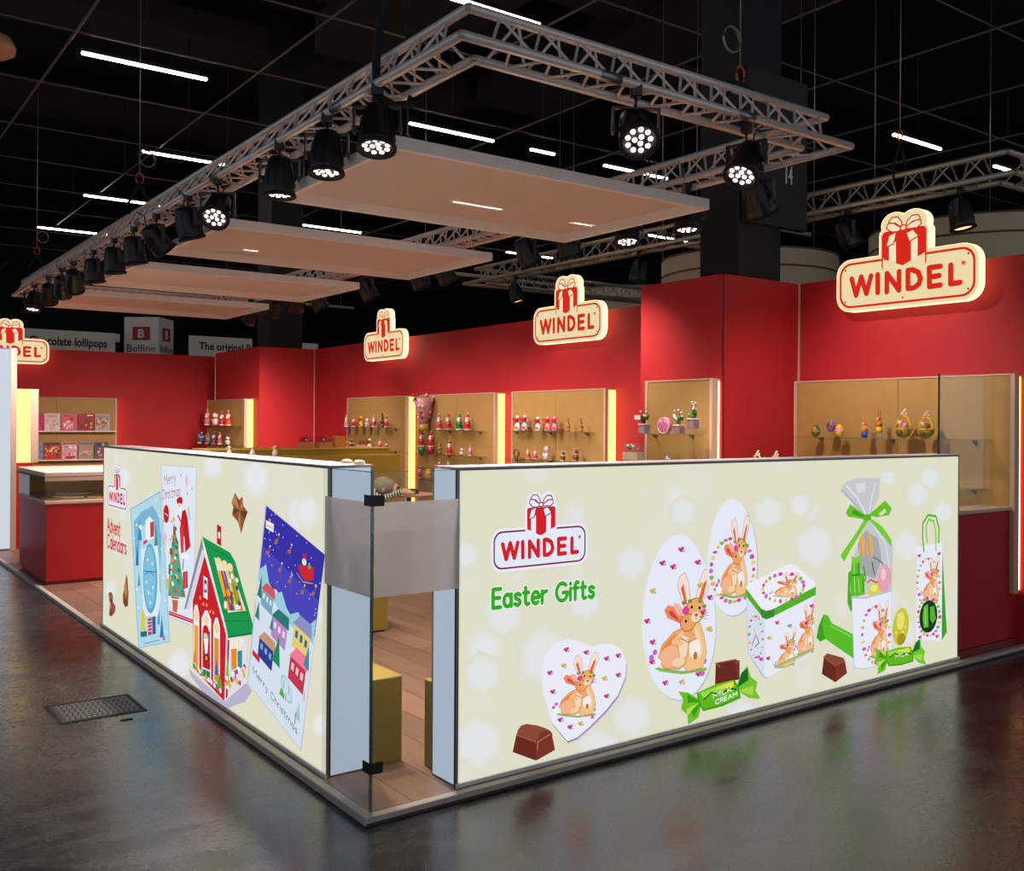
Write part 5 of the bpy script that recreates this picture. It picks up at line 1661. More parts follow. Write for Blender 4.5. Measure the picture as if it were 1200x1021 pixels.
LOGO="""gift;P;346,477,363,486,637,488,654,477,656,318,493,250,348,310
white;P;389,409,441,421,443,273,389,293
white;P;553,419,604,428,604,292,555,273
white;P;387,469,443,490,437,445,421,407,364,391
line;S;387,469,443,490,437,445,421,407,364,391,387,469
white;P;518,471,570,486,611,436,540,406
line;S;518,471,570,486,611,436,540,406,518,471
white;P;495,505,454,488,406,492,370,521,376,550,411,559,454,529
line;S;495,505,454,488,406,492,370,521,376,550,411,559,454,529,495,505
white;P;486,510,484,550,454,591,411,593,385,564,398,555,434,550
line;S;486,510,484,550,454,591,411,593,385,564,398,555,434,550,486,510
white;P;505,503,542,495,600,493,630,516,626,542,593,548,548,531
line;S;505,503,542,495,600,493,630,516,626,542,593,548,548,531,505,503
white;P;512,508,527,553,563,583,607,581,622,555,615,546,570,544
line;S;512,508,527,553,563,583,607,581,622,555,615,546,570,544,512,508
white;P;473,510,492,529,520,520,512,492,480,492
line;S;473,510,492,529,520,520,512,492,480,492,473,510
let;S;92,204,129,80,170,209,213,84,249,207
let;S;301,209,303,82
let;S;374,80,374,209,467,82,467,211
let;S;535,86,533,211,566,211,609,189,626,144,615,108,578,86,535,86
let;S;768,209,690,209,692,82,768,84
let;S;692,146,759,148
let;S;841,207,841,84,905,86
thin;S;942,211,938,202,929,198,920,204,914,213,920,221,929,224,938,221,942,211
thin;S;923,206,923,219,931,217,933,213,925,211,935,204"""
ITEMS=[
('egg', ('#5a6a2a', '#b98a3a'), 5.045, 1.635, 1.5, 0.1, 'small dark green egg, shelf of display under the largest lit sign'),
('blockegg', ('#8a6aa8', '#7a4a26'), 5.045, 1.485, 1.5, 0.14, 'speckled violet egg on clear block, shelf of display under the largest lit sign'),
('egg', ('#e8c22f', '#e58aa8'), 5.045, 1.407, 1.5, 0.105, 'yellow and pink egg, shelf of display under the largest lit sign'),
('bunny', ('#2f4fae', '#d98a4a'), 5.045, 1.174, 1.5, 0.184, 'upright bunny in blue trousers, shelf of display under the largest lit sign'),
('blockbunny', ('#e8c22f', '#c8743a'), 5.045, 1.045, 1.5, 0.228, 'big-eared bunny on clear block, shelf of display under the largest lit sign'),
('basket', ('#b5a23a', '#e58aa8'), 5.045, 0.835, 1.5, 0.243, 'olive egg basket holding a bunny, shelf of display under the largest lit sign'),
('basket', ('#a39a2f', '#7a4a26'), 5.045, 0.649, 1.5, 0.225, 'taller-handled egg basket beside the glass edge, shelf of display under the largest lit sign'),
('pot', ('#9a8a90', 'sign'), 4.065, 2.665, 1.518, 0.228, 'flower pot with small white name tag, upper shelf of display on the red tower'),
('round', ('#e58aa8', '#c86a9a'), 4.065, 2.419, 1.518, 0.136, 'round pink gift box with ribbon, upper shelf of display on the red tower'),
('pot', ('#8f6a72', 'tag'), 4.065, 2.256, 1.518, 0.212, 'flower pot with leaning blossom stick, upper shelf of display on the red tower'),
('blockpot', ('#8a6a74', ''), 4.065, 2.098, 1.518, 0.271, 'tall blossom pot raised on block, upper shelf of display on the red tower'),
('giftbox', ('#c9b59a', '#7fae4a'), 4.065, 2.801, 1.282, 0.149, 'planter box of green and white sweets, lower shelf of display on the red tower'),
('egg', ('#8a6aa8', '#f1ece6'), 4.065, 2.377, 1.282, 0.057, 'small lilac egg, lower shelf of display on the red tower'),
('bag', ('#c8202a', '#f1ece6'), 5.045, 5.825, 1.508, 0.182, 'first red-ribboned gift bag from the left, upper shelf of display under the middle-sized lit sign'),
('bag', ('#c8202a', '#d8c4cc'), 5.045, 5.683, 1.508, 0.19, 'second red-ribboned gift bag from the left, upper shelf of display under the middle-sized lit sign'),
('bag', ('#c8202a', '#f1ece6'), 5.045, 5.429, 1.508, 0.167, 'third red-ribboned gift bag from the left, upper shelf of display under the middle-sized lit sign'),
('bag', ('#d8323c', '#e8a0a0'), 5.045, 5.247, 1.508, 0.174, 'fourth red-ribboned gift bag from the left, upper shelf of display under the middle-sized lit sign'),
('bag', ('#e0404a', '#e58aa8'), 5.045, 5.123, 1.508, 0.173, 'fifth red-ribboned gift bag from the left, upper shelf of display under the middle-sized lit sign'),
('bunny', ('#b98a3a', '#a87a32'), 5.045, 4.882, 1.508, 0.16, 'first gold foil bunny from the left, upper shelf of display under the middle-sized lit sign'),
('bunny', ('#b98a3a', '#9a6e2c'), 5.045, 4.664, 1.508, 0.158, 'second gold foil bunny from the left, upper shelf of display under the middle-sized lit sign'),
('wreath', ('#7a5a2a', '#b98a3a'), 5.045, 5.847, 1.178, 0.121, 'round brown wreath, lower shelf of display under the middle-sized lit sign'),
('santa', ('#c8742a', '#f1ece6'), 5.045, 5.613, 1.178, 0.139, 'orange-coated santa figure, lower shelf of display under the middle-sized lit sign'),
('santa', ('#e0506a', '#f1ece6'), 5.045, 5.474, 1.178, 0.138, 'pink-hatted santa figure, lower shelf of display under the middle-sized lit sign'),
('bear', ('#efe3e0', '#e58aa8'), 5.045, 5.26, 1.178, 0.175, 'white and pink snow figure, lower shelf of display under the middle-sized lit sign'),
('bear', ('#7a4a30', '#f1ece6'), 5.045, 4.969, 1.178, 0.123, 'first brown bear figure from the left, lower shelf of display under the middle-sized lit sign'),
('bear', ('#8a5236', '#e8b0b8'), 5.045, 4.747, 1.178, 0.159, 'second brown bear figure from the left, lower shelf of display under the middle-sized lit sign'),
('bouquet', ('#d87a8a', '#b98a3a'), 5.045, 7.928, 1.498, 0.486, 'tall pink fan-shaped sweets bouquet, top shelf of display holding the tall bouquet'),
('santa', ('#c04a52', '#f1ece6'), 5.045, 7.568, 1.498, 0.226, 'first red santa figure from the left, top shelf of display holding the tall bouquet'),
('santa', ('#b83a3a', '#d8c0a8'), 5.045, 7.347, 1.498, 0.235, 'second red santa figure from the left, top shelf of display holding the tall bouquet'),
('santa', ('#1f7a3a', '#f1ece6'), 5.045, 7.081, 1.498, 0.231, 'green-coated santa figure, top shelf of display holding the tall bouquet'),
('santa', ('#c8202a', '#f1ece6'), 5.045, 6.892, 1.498, 0.228, 'third red santa figure from the left, top shelf of display holding the tall bouquet'),
('potsanta', ('#c8202a', '#1f7a3a'), 5.045, 8.026, 1.175, 0.315, 'tall santa in a green pot, second shelf of display holding the tall bouquet'),
('potsanta', ('#c8202a', '#a82030'), 5.045, 7.781, 1.175, 0.31, 'tall santa in a red pot, second shelf of display holding the tall bouquet'),
('bunny', ('#8a6a3a', '#9a7a4a'), 5.045, 7.553, 1.175, 0.215, 'brown foil reindeer figure, second shelf of display holding the tall bouquet'),
('santa', ('#c8202a', '#d8a070'), 5.045, 7.312, 1.175, 0.201, 'red santa figure, second shelf of display holding the tall bouquet'),
('bear', ('#efe8e4', '#3a2a26'), 5.045, 7.017, 1.175, 0.109, 'small black and white penguin figure, second shelf of display holding the tall bouquet'),
('santa', ('#d86a78', '#f1ece6'), 5.045, 6.83, 1.175, 0.141, 'pink santa figure, second shelf of display holding the tall bouquet'),
('santa', ('#d04a58', '#f1ece6'), 5.045, 7.562, 0.989, 0.125, 'first pink-red santa figure from the left, third shelf of display holding the tall bouquet'),
('santa', ('#c83a46', '#f1ece6'), 5.045, 7.341, 0.989, 0.134, 'second pink-red santa figure from the left, third shelf of display holding the tall bouquet'),
('santa', ('#c8202a', '#e8c22f'), 5.045, 8.067, 0.833, 0.175, 'red and yellow santa figure, fourth shelf of display holding the tall bouquet'),
('egg', ('#e8c22f', '#c88a1a'), 5.045, 7.843, 0.833, 0.15, 'yellow foil egg, fourth shelf of display holding the tall bouquet'),
('santa', ('#c8a0a8', '#f1ece6'), 5.045, 10.294, 1.522, 0.186, 'pale pink santa figure, top shelf of display under the smallest lit sign'),
('santa', ('#c8202a', '#f1ece6'), 5.045, 10.048, 1.522, 0.17, 'first red santa figure from the left, top shelf of display under the smallest lit sign'),
('bag', ('#d8442a', '#e8c22f'), 5.045, 9.809, 1.522, 0.168, 'orange-red gift bag, top shelf of display under the smallest lit sign'),
('bear', ('#efdce0', '#e58aa8'), 5.045, 9.603, 1.522, 0.153, 'pink snow figure, top shelf of display under the smallest lit sign'),
('santa', ('#b84a5a', '#f1ece6'), 5.045, 9.389, 1.522, 0.189, 'dusky red santa figure, top shelf of display under the smallest lit sign'),
('bunny', ('#7a3a2a', '#6a3a26'), 5.045, 9.14, 1.522, 0.224, 'dark chocolate bunny, top shelf of display under the smallest lit sign'),
('santa', ('#b83038', '#f1ece6'), 5.045, 9.012, 1.522, 0.173, 'second red santa figure from the left, top shelf of display under the smallest lit sign'),
('santa', ('#c8202a', '#f1ece6'), 5.045, 10.348, 1.19, 0.146, 'first red santa figure from the left, middle shelf of display under the smallest lit sign'),
('bear', ('#8a2f2a', '#f1ece6'), 5.045, 10.115, 1.19, 0.158, 'brown-red bear figure, middle shelf of display under the smallest lit sign'),
('giftbox', ('#d8a090', '#c8202a'), 5.045, 9.777, 1.19, 0.142, 'flat red sweets box, middle shelf of display under the smallest lit sign'),
('bag', ('#c8202a', '#f1ece6'), 5.045, 9.531, 1.19, 0.165, 'red-ribboned bag, middle shelf of display under the smallest lit sign'),
('santa', ('#d84a52', '#e58aa8'), 5.045, 9.201, 1.19, 0.175, 'pink-red santa figure, middle shelf of display under the smallest lit sign'),
('santa', ('#c03a40', '#f1ece6'), 5.045, 9.008, 1.19, 0.148, 'second red santa figure from the left, middle shelf of display under the smallest lit sign'),
('santa', ('#c8202a', '#f1ece6'), 5.045, 8.902, 0.804, 0.172, 'red santa figure, bottom shelf of display under the smallest lit sign'),
('bear', ('#9a3a30', '#f1ece6'), 5.045, 8.778, 0.804, 0.11, 'brown-red bear figure, bottom shelf of display under the smallest lit sign'),
('santa', ('#e06a78', '#f1ece6'), 4.065, 13.813, 1.521, 0.289, 'pink santa figure, upper shelf of display near the back corner'),
('bear', ('#f1e6e2', '#c8202a'), 4.065, 13.393, 1.521, 0.254, 'white snow figure with red scarf, upper shelf of display near the back corner'),
('santa', ('#c8202a', '#f1ece6'), 4.065, 13.072, 1.521, 0.25, 'bright red santa figure, upper shelf of display near the back corner'),
('santa', ('#d8402a', '#f0c8a0'), 4.065, 12.761, 1.521, 0.261, 'orange-red santa figure, upper shelf of display near the back corner'),
('bear', ('#3a6a8a', '#f1ece6'), 4.065, 14.127, 1.19, 0.232, 'blue bear figure, lower shelf of display near the back corner'),
('bear', ('#8a7a78', '#c8a0a0'), 4.065, 13.761, 1.19, 0.213, 'grey bear figure, lower shelf of display near the back corner'),
('santa', ('#6a4a6a', '#e58aa8'), 4.065, 13.474, 1.19, 0.225, 'violet santa figure, lower shelf of display near the back corner'),
('santa', ('#d85a6a', '#f1ece6'), 4.065, 13.172, 1.19, 0.222, 'pink santa figure, lower shelf of display near the back corner'),
('bear', ('#f1e6e2', '#5a3a36'), 4.065, 12.776, 1.19, 0.174, 'white snow figure, lower shelf of display near the back corner'),
]
# ---------------------------------------------------------------- hall floor
def floor_mat():
    m,nt,out=new_mat('worn_dark_floor'); N=nt.nodes; L=nt.links
    b=N.new('ShaderNodeBsdfPrincipled'); L.new(b.outputs[0],out.inputs[0]); tc=N.new('ShaderNodeTexCoord')
    def noise(scale,det,rough=.6,vec=None,dist=0):
        n=N.new('ShaderNodeTexNoise'); n.inputs['Scale'].default_value=scale; n.inputs['Detail'].default_value=det; n.inputs['Roughness'].default_value=rough; n.inputs['Distortion'].default_value=dist
        L.new(vec or tc.outputs['Object'],n.inputs['Vector']); return n.outputs[0]
    def ramp(v,a,b_,c0=0,c1=1):
        r=N.new('ShaderNodeMapRange'); r.inputs[1].default_value=a; r.inputs[2].default_value=b_; r.inputs[3].default_value=c0; r.inputs[4].default_value=c1; L.new(v,r.inputs[0]); return r.outputs[0]
    mp=N.new('ShaderNodeMapping'); mp.inputs['Rotation'].default_value=(0,0,.5); mp.inputs['Scale'].default_value=(1,2.2,1); L.new(tc.outputs['Object'],mp.inputs[0])
    streak=noise(2.6,9,.68,mp.outputs[0],.5); big=noise(.7,4); fine=noise(46,4,.7)
    mp2=N.new('ShaderNodeMapping'); mp2.inputs['Rotation'].default_value=(0,0,-.9); mp2.inputs['Scale'].default_value=(1,14,1); L.new(tc.outputs['Object'],mp2.inputs[0])
    scr=noise(5,3,.5,mp2.outputs[0],1.5)
    cr=N.new('ShaderNodeMix'); cr.data_type='RGBA'; cr.inputs[6].default_value=(.009,.009,.009,1); cr.inputs[7].default_value=(.036,.035,.035,1)
    ad=N.new('ShaderNodeMath'); ad.operation='ADD'; L.new(ramp(streak,.35,.7),ad.inputs[0]); L.new(ramp(big,.3,.75,-.35,.35),ad.inputs[1]); ad.use_clamp=True
    L.new(ad.outputs[0],cr.inputs[0])
    # pale hairline scratches and dark scuffs
    c2=N.new('ShaderNodeMix'); c2.data_type='RGBA'; L.new(ramp(scr,.70,.74),c2.inputs[0]); L.new(cr.outputs[2],c2.inputs[6]); c2.inputs[7].default_value=(.012,.011,.011,1)
    # small dark pits
    vo=N.new('ShaderNodeTexVoronoi'); vo.inputs['Scale'].default_value=9; L.new(mp2.outputs[0],vo.inputs['Vector'])
    pit=N.new('ShaderNodeMath'); pit.operation='MULTIPLY'; L.new(ramp(vo.outputs['Distance'],.10,.06),pit.inputs[0]); L.new(ramp(noise(2.2,3),.5,.62),pit.inputs[1])
    c3=N.new('ShaderNodeMix'); c3.data_type='RGBA'; L.new(pit.outputs[0],c3.inputs[0]); L.new(c2.outputs[2],c3.inputs[6]); c3.inputs[7].default_value=(.006,.006,.006,1)
    L.new(c3.outputs[2],b.inputs['Base Color'])
    ro=N.new('ShaderNodeMath'); ro.operation='ADD'; L.new(ramp(streak,.3,.75,.17,.33),ro.inputs[0]); L.new(ramp(fine,.3,.7,-.04,.08),ro.inputs[1]); rp=N.new('ShaderNodeMath'); rp.operation='MULTIPLY_ADD'; L.new(pit.outputs[0],rp.inputs[0]); rp.inputs[1].default_value=.4; L.new(ro.outputs[0],rp.inputs[2]); L.new(rp.outputs[0],b.inputs['Roughness'])
    b.inputs['Specular IOR Level'].default_value=.85
    bp=N.new('ShaderNodeBump'); bp.inputs['Strength'].default_value=.07; bp.inputs['Distance'].default_value=.004
    sm=N.new('ShaderNodeMath'); sm.operation='ADD'; L.new(fine,sm.inputs[0]); L.new(streak,sm.inputs[1]); L.new(sm.outputs[0],bp.inputs['Height']); L.new(bp.outputs[0],b.inputs['Normal'])
    return m
FLOOR=floor_mat()
o=struct(MB().box(-14,-9,-.1,34,34,0).build('floor',FLOOR)); tag(o,'dark worn glossy hall floor')
# floor hatch: perforated cover plate in a frame
HX0,HX1,HY0,HY1=-.68,-.27,2.11,2.46
t=thing('floor_hatch','perforated dark metal hatch plate set in the hall floor','hatch',(-.475,2.285,0))
HM=paint('hatch_steel','#2c2a29',.6)
MB().box(HX0,HY0,.0005,HX1,HY1,.003).build('plate',HM,t)
fr=MB()
for a in ((HX0-.02,HY0-.02,HX1+.02,HY0-.006),(HX0-.02,HY1+.006,HX1+.02,HY1+.02),(HX0-.02,HY0-.006,HX0-.006,HY1+.006),(HX1+.006,HY0-.006,HX1+.02,HY1+.006)): fr.box(a[0],a[1],.0005,a[2],a[3],.004)
fr.build('frame',paint('hatch_frame_dark','#1c1b1b',.5,metal=.4),t)
st=MB()
for i in range(14):
    for j in range(9):
        x=HX0+.03+i*.0275+(j%2)*.006; y=HY0+.03+j*.036; st.box(x-.008,y-.004,.003,x+.008,y+.004,.0048)
o=st.build('raised_studs',paint('stud_steel','#9a9692',.3,metal=.3),t); o['kind']='stuff'
MB().box(-.42,1.965,.0005,-.36,1.99,.0035).build('lifting_slot',BLACKM,t)
# ---------------------------------------------------------------- booth platform
PZ=.035
t=struct(thing('floor_platform','raised wood-look booth platform with pale edge strip',None,(0,0,0)))
MB().box(.03,.03,.001,5.45,15.2,PZ-.006).build('deck',paint('deck_core','#6a5342',.7),t)
ed=paint('platform_edge_strip','#b5a79c',.4)
MB().box(0,0,.001,6.6,.045,PZ,.003).build('edge_strip',ed,t)
MB().box(0,.045,.001,.045,15.2,PZ,.003).build('edge_strip',ed,t)
MB().box(.005,-.005,.001,6.6,0,.012).build('edge_skirt',paint('skirt_dark','#3c3430',.6),t)
def wood(name,c0,c1,sc):
    m,nt,out=new_mat(name); N=nt.nodes; L=nt.links; b=N.new('ShaderNodeBsdfPrincipled'); L.new(b.outputs[0],out.inputs[0])
    tc=N.new('ShaderNodeTexCoord'); oi=N.new('ShaderNodeObjectInfo'); mp=N.new('ShaderNodeMapping'); mp.inputs['Scale'].default_value=sc; L.new(tc.outputs['Object'],mp.inputs[0]); L.new(oi.outputs['Random'],mp.inputs['Location'])
    n=N.new('ShaderNodeTexNoise'); n.inputs['Scale'].default_value=4; n.inputs['Detail'].default_value=6; n.inputs['Distortion'].default_value=.8; L.new(mp.outputs[0],n.inputs['Vector'])
    mx=N.new('ShaderNodeMix'); mx.data_type='RGBA'; L.new(n.outputs[0],mx.inputs[0]); mx.inputs[6].default_value=(*lin(c0),1); mx.inputs[7].default_value=(*lin(c1),1)
    hv=N.new('ShaderNodeHueSaturation'); mr=N.new('ShaderNodeMapRange'); mr.inputs[3].default_value=.72; mr.inputs[4].default_value=1.2; L.new(oi.outputs['Random'],mr.inputs[0]); L.new(mr.outputs[0],hv.inputs['Value']); L.new(mx.outputs[2],hv.inputs['Color'])
    L.new(hv.outputs[0],b.inputs['Base Color']); b.inputs['Roughness'].default_value=.4; return m
PLANK=wood('oak_vinyl','#694a3a','#96715c',(6,.6,1))
pw,pl=.2,1.3; pm=MB().box(.0015,.0015,-.008,pw-.0015,pl-.0015,0).mesh('plank'); pm.materials.append(PLANK)
rnd=random.Random(3)
for i in range(26):
    y=.045-rnd.random()*1.0
    while y<9.6:
        y0=max(y,.045); y1=y+pl
        if y1>.1:
            put('plank',pm,t,Matrix.Translation((.045+i*pw,y0,PZ))@Matrix.Diagonal((1,(y1-y0)/pl,1,1)))
        y=y1
# ---------------------------------------------------------------- red walls
W,H=5.29,2.838
o=struct(MB().box(W,-.0,.001,W+.1,15.1,H).build('wall_right',RED)); tag(o,'long red wall along the right side of the booth')
o=struct(MB().box(.0,15.0,.001,W,15.1,H).build('wall_back',RED)); tag(o,'red wall closing the back of the booth')
o=struct(MB().box(4.31,2.0,PZ,W-.001,2.97,H).build('wall_tower_front',RED)); tag(o,'red tower boxed around the hall column')
o=struct(MB().box(4.31,12.0,PZ,W-.001,14.1,H).build('wall_tower_back',RED)); tag(o,'red block boxed around the far hall column')
o=struct(MB().box(.03,9.60,PZ,.30,14.999,2.46).build('wall_left',RED)); tag(o,'short red side wall at the far left')
LW=MB().box(4.475,.10,PZ,7.2,.24,.995).build('wall_low_right',RED); struct(LW); tag(LW,'low red front wall right of the bright print')
for i,(a) in enumerate(((W-.012,1.985,PZ,W-.001,1.999,H),(4.30,1.99,PZ,4.312,2.0,H+.002),(W-.014,11.985,PZ,W-.001,11.999,H),(4.298,14.1,PZ,4.31,14.115,H))):
    o=MB().box(*a).build('trim_%d'%(i+1),EDGE if i!=1 else paint('dark_joint','#5a0a10',.6)); struct(o)
o=struct(MB().box(4.475,.08,.995,7.2,.30,1.02,.003).build('trim_5',EDGE)); tag(o,'pale ledge on the low red wall')
o=struct(MB().box(4.475,.075,PZ,7.2,.10,.075).build('baseboard_right',paint('base_red_strip','#7a2a26',.5)))
# hall shell
dk=paint('hall_dark','#0b0b0b',.9)
o=struct(MB().box(-14,33.9,.0,34,34,9).build('wall_hall_far',dk)); o=struct(MB().box(33.9,-9,.0,34,33.9,9).build('wall_hall_side',dk))
o=struct(MB().box(-14,-9,8.6,34,34,8.7).build('ceiling',paint('ceiling_dark','#0c0c0e',.9)))
for i,(a) in enumerate(((-4,7.2,7.9,9,8.0,8.3),(-4,12.4,7.9,9,13.6,8.3),(-4,17.5,7.9,12,18.6,8.3),(1.0,3.5,7.6,2.2,9,8.2),(4.8,2.5,7.5,6.4,11,8.1),(8.6,1,7.7,10.2,12,8.2),(-2,9.5,8.0,14,10.3,8.4))):
    o=MB().box(*a).build('trim_%d'%(10+i),paint('duct_brown','#2b2622',.9)); struct(o); tag(o,'faint flat duct under the dark hall roof')
# ---------------------------------------------------------------- hall column
t=thing('hall_column','black square hall column rising out of the red tower','column',(4.845,2.285,H))
MB().box(4.56,2.07,H+.001,5.13,2.50,8.55,.01).build('shaft',paint('column_black','#0c0c0c',.7),t)
MB().box(4.60,2.0,3.31,5.40,2.07,4.62,.006).build('number_panel',paint('panel_black','#1b1a19',.6),t)
me=text_mesh('14',.22,.003,.002); me.materials.append(paint('grey_digits','#d8d8d4',.6)); o=bpy.data.objects.new('number',me); COL.objects.link(o); o.parent=t
o.matrix_local=Matrix.Translation(Vector((5.132,1.997,3.70))-Vector((4.845,2.285,H)))@Matrix.Rotation(PI/2,4,'X')@Matrix.Diagonal((.52,1,1,1))
t=thing('hall_column','black hall column standing above the far red block','column',(4.95,12.6,H))
MB().box(4.62,12.3,H+.001,5.2,12.9,8.55,.01).build('shaft',paint('column_black','#0c0c0c',.7),t)
# ---------------------------------------------------------------- ceiling rig grid and strip lights
GB=paint('rig_pipe','#6a5f56',.5,metal=.5)
t=thing('ceiling_grid','thin pipe grid hanging under the dark hall ceiling','grid',(3,10,6))
for x in (-3.6,-1.45,.69,2.84,4.85,6.86,8.86,10.9,13.0,15.2): MB().cyl((x,-1,6.0),(x,30,6.0),.016,6).build('pipe',GB,t)
for y in (0,2.15,4.25,6.35,8.45,10.5,12.7,14.8,16.9,19,21.5,24): MB().cyl((-6,y,6.03),(24,y,6.03),.013,6).build('pipe',GB,t)
TUBE=glow('strip_tube_glow','#fff3e6',25.0)
def strip(x,y,label,l=1.5):
    t=thing('strip_light',label,'light',(x,y,5.9),0,'linear hall lights')
    MB().box(x-l/2,y-.04,5.925,x+l/2,y+.04,5.97).build('housing',BLACK,t); MB().box(x-l/2+.01,y-.022,5.897,x+l/2-.01,y+.022,5.925,.006).build('tube',TUBE,t)
    MB().cyl((x,y,5.97),(x,y,8.6),.006,5).build('hanger',BLACK,t)
for x,y,l,lab in ((1.575,8.776,1.5,'bright strip light at upper left, longest in view'),(3.33,12.65,1.5,'strip light just left of the coiled wire truss hanger'),(3.3,16.47,1.5,'dim strip light low at the left behind the truss'),(6.0,8.78,1.5,'strip light above the nearest ceiling panel'),(3.95,4.92,1.4,'strip light at the top edge above the truss corner'),(9.75,8.8,1.5,'strip light above the right rail beside the lamp'),(11.9,4.9,1.3,'strip light at right below the red shackle'),(7.75,16.52,1.5,'strip light seen between first two ceiling panels'),(7.7,8.79,.5,'short strip light stub right of the panel strip'),(14.6,4.9,.9,'faint strip light at the far right above the truss'),(9.2,12.6,1.5,'strip light seen through the near panel cloth'),(7.9,20.3,1.5,'far strip light low in the middle'),(12.2,12.7,1.5,'far strip light under the right rail'),(14.5,12.7,1.4,'far strip light near the right lamps'),(13.3,16.5,1.5,'far strip light behind the middle-sized sign'),(3.2,20.4,1.5,'far strip light above the lollipop banner')): strip(x,y,lab,l)
# ---------------------------------------------------------------- trusses
def truss(root,x0,y0,x1,y1,z,s,hh,sides,alu,pitch,cap,rc=.0245,rb=.0085):
    """rectangular ring of triangular truss; outer lower, inner lower and top chords"""
    rings=[(0,z),(s,z),(s/2,z+hh)]
    def side_pts(ins,zz):
        a,b,c,d=(x0+ins,y0+ins),(x1-ins,y0+ins),(x1-ins,y1-ins),(x0+ins,y1-ins)
        return {'f':(a,b),'r':(b,c),'k':(d,c),'l':(a,d)},zz
    segs={}
    for k,(ins,zz) in enumerate(rings):
        sp,_=side_pts(ins,zz)
        for sd in sides:
            p,q=sp[sd]; p=Vector((*p,zz)); q=Vector((*q,zz)); segs[(sd,k)]=(p,q)
            m=MB().cyl(p,q,rc,12); m.ball(p,rc,n=10); m.ball(q,rc,n=10); m.build('chord',alu,root)
            n=max(1,int((q-p).length//2))
    um=MB().cyl((0,0,0),(0,0,1),1,6,cap=False).mesh('brace'); um.materials.append(alu)
    allb=[]
    for sd in sides:
        for k,j in ((0,1),(0,2),(1,2)):
            p,q=segs[(sd,k)]; u,v=segs[(sd,j)]
            ax=0 if sd in 'fk' else 1
            lo=max(p[ax],u[ax])+.06; hi=min(q[ax],v[ax])-.06; n=int((hi-lo)/pitch)
            for i in range(n):
                a,b=lo+i*pitch,lo+(i+1)*pitch
                if i%2: a,b=b,a
                P=p.copy(); P[ax]=a; Q=u.copy(); Q[ax]=b; allb.append((P,Q))
    allb.sort(key=lambda e:(e[0]-CAM).length)
    rest=MB(); off=_off[root.name]
    for i,(P,Q) in enumerate(allb):
        if i<cap:
            d=Q-P; M=Matrix.Translation(P-off)@d.to_track_quat('Z','Y').to_matrix().to_4x4()@Matrix.Diagonal((rb,rb,d.length,1)); put('brace',um,root,M)
        else: rest.cyl(P,Q,rb,4,cap=False)
    if rest.v: o=rest.build('far_braces',alu,root,fix=False); o['kind']='stuff'
TZ=3.387
T1=thing('lighting_truss','large rectangular triangular-section aluminium truss above the booth','truss',(2.13,6.2,TZ)); truss(T1,.642,.324,3.617,12.04,TZ,.218,.19,'flrk',ALU,.125,300)
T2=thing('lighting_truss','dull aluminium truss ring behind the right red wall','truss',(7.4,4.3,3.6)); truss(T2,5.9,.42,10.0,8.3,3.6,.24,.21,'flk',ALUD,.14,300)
# truss connector sleeves
cm=MB()
for sd,(a) in enumerate(((1.55,.324,TZ),(2.6,.324,TZ))): MB().cyl((a[0]-.07,a[1],a[2]),(a[0]+.07,a[1],a[2]),.029,12).build('coupler',STEEL,T1)
for y in (1.6,3.6,5.6,7.6): MB().cyl((.642,y-.07,TZ),(.642,y+.07,TZ),.029,12).build('coupler',STEEL,T1)
# ---------------------------------------------------------------- wires and slings
WIRE=paint('steel_wire','#9a948c',.4,metal=.7); SHK=paint('red_shackle','#c4502c',.4); SLING=paint('black_sling','#101011',.8)
def hanger(x,y,zb,label,coil=None,sling=.25,top=6.0):
    t=thing('truss_hanger',label,'hanger',(x,y,zb)); s=sling
    MB().cyl((x,y,zb+s+.09),(x,y,top),.005,5).build('wire',WIRE,t)
    pts=[(x+.035*math.cos(a),y,zb+s+.045+.05*math.sin(a)) for a in (2*PI*k/12 for k in range(12))]
    MB().tube(pts,.008,6,True).build('shackle',SHK,t)
    m=MB(); q=.11
    m.tube([(x,y,zb+s),(x-.05,y,zb+s*.6),(x-q,y,zb+.03),(x-q*.8,y,zb-.05)],.014,6); m.tube([(x,y,zb+s),(x+.05,y,zb+s*.6),(x+q,y,zb+.03),(x+q*.8,y,zb-.05)],.014,6); m.build('sling',SLING,t)
    if coil:
        for k in (0,1):
            c=MB().tube([(x+coil+.075*math.cos(a)*(1-.08*k),y+.01*k,zb+s+.24+.075*math.sin(a)) for a in (2*PI*k2/20 for k2 in range(20))],.005,5,True); c.build('wire_coil',WIRE,t)
hanger(.75,6.0,TZ+.19,'wire hanger with coiled end, second along the left truss',.07)
hanger(.75,10.9,TZ+.19,'wire hanger with coiled end at the far left truss end',.07)
hanger(2.68,.43,TZ+.19,'white wire hanger with coil over the front truss',-.07,.05)
hanger(6.02,1.49,3.81,'wire hanger with black sling on the rear right truss',None,.3)
t=thing('truss_hanger','broad black sling pair near the front truss corner','hanger',(.75,1.15,TZ+.19))
for dx in (-.11,.11):
    MB().tube([(.75+dx*.9,1.15,TZ-.06),(.75+dx,1.15,TZ+.1),(.75+dx*.6,1.15,TZ+.6),(.75+dx*.2,1.15,5.95)],.022,6).build('sling',SLING,t)
MB().tube([(.64,1.15,TZ-.06),(.75,1.15,TZ-.09),(.86,1.15,TZ-.06)],.022,6).build('sling_loop',SLING,t)
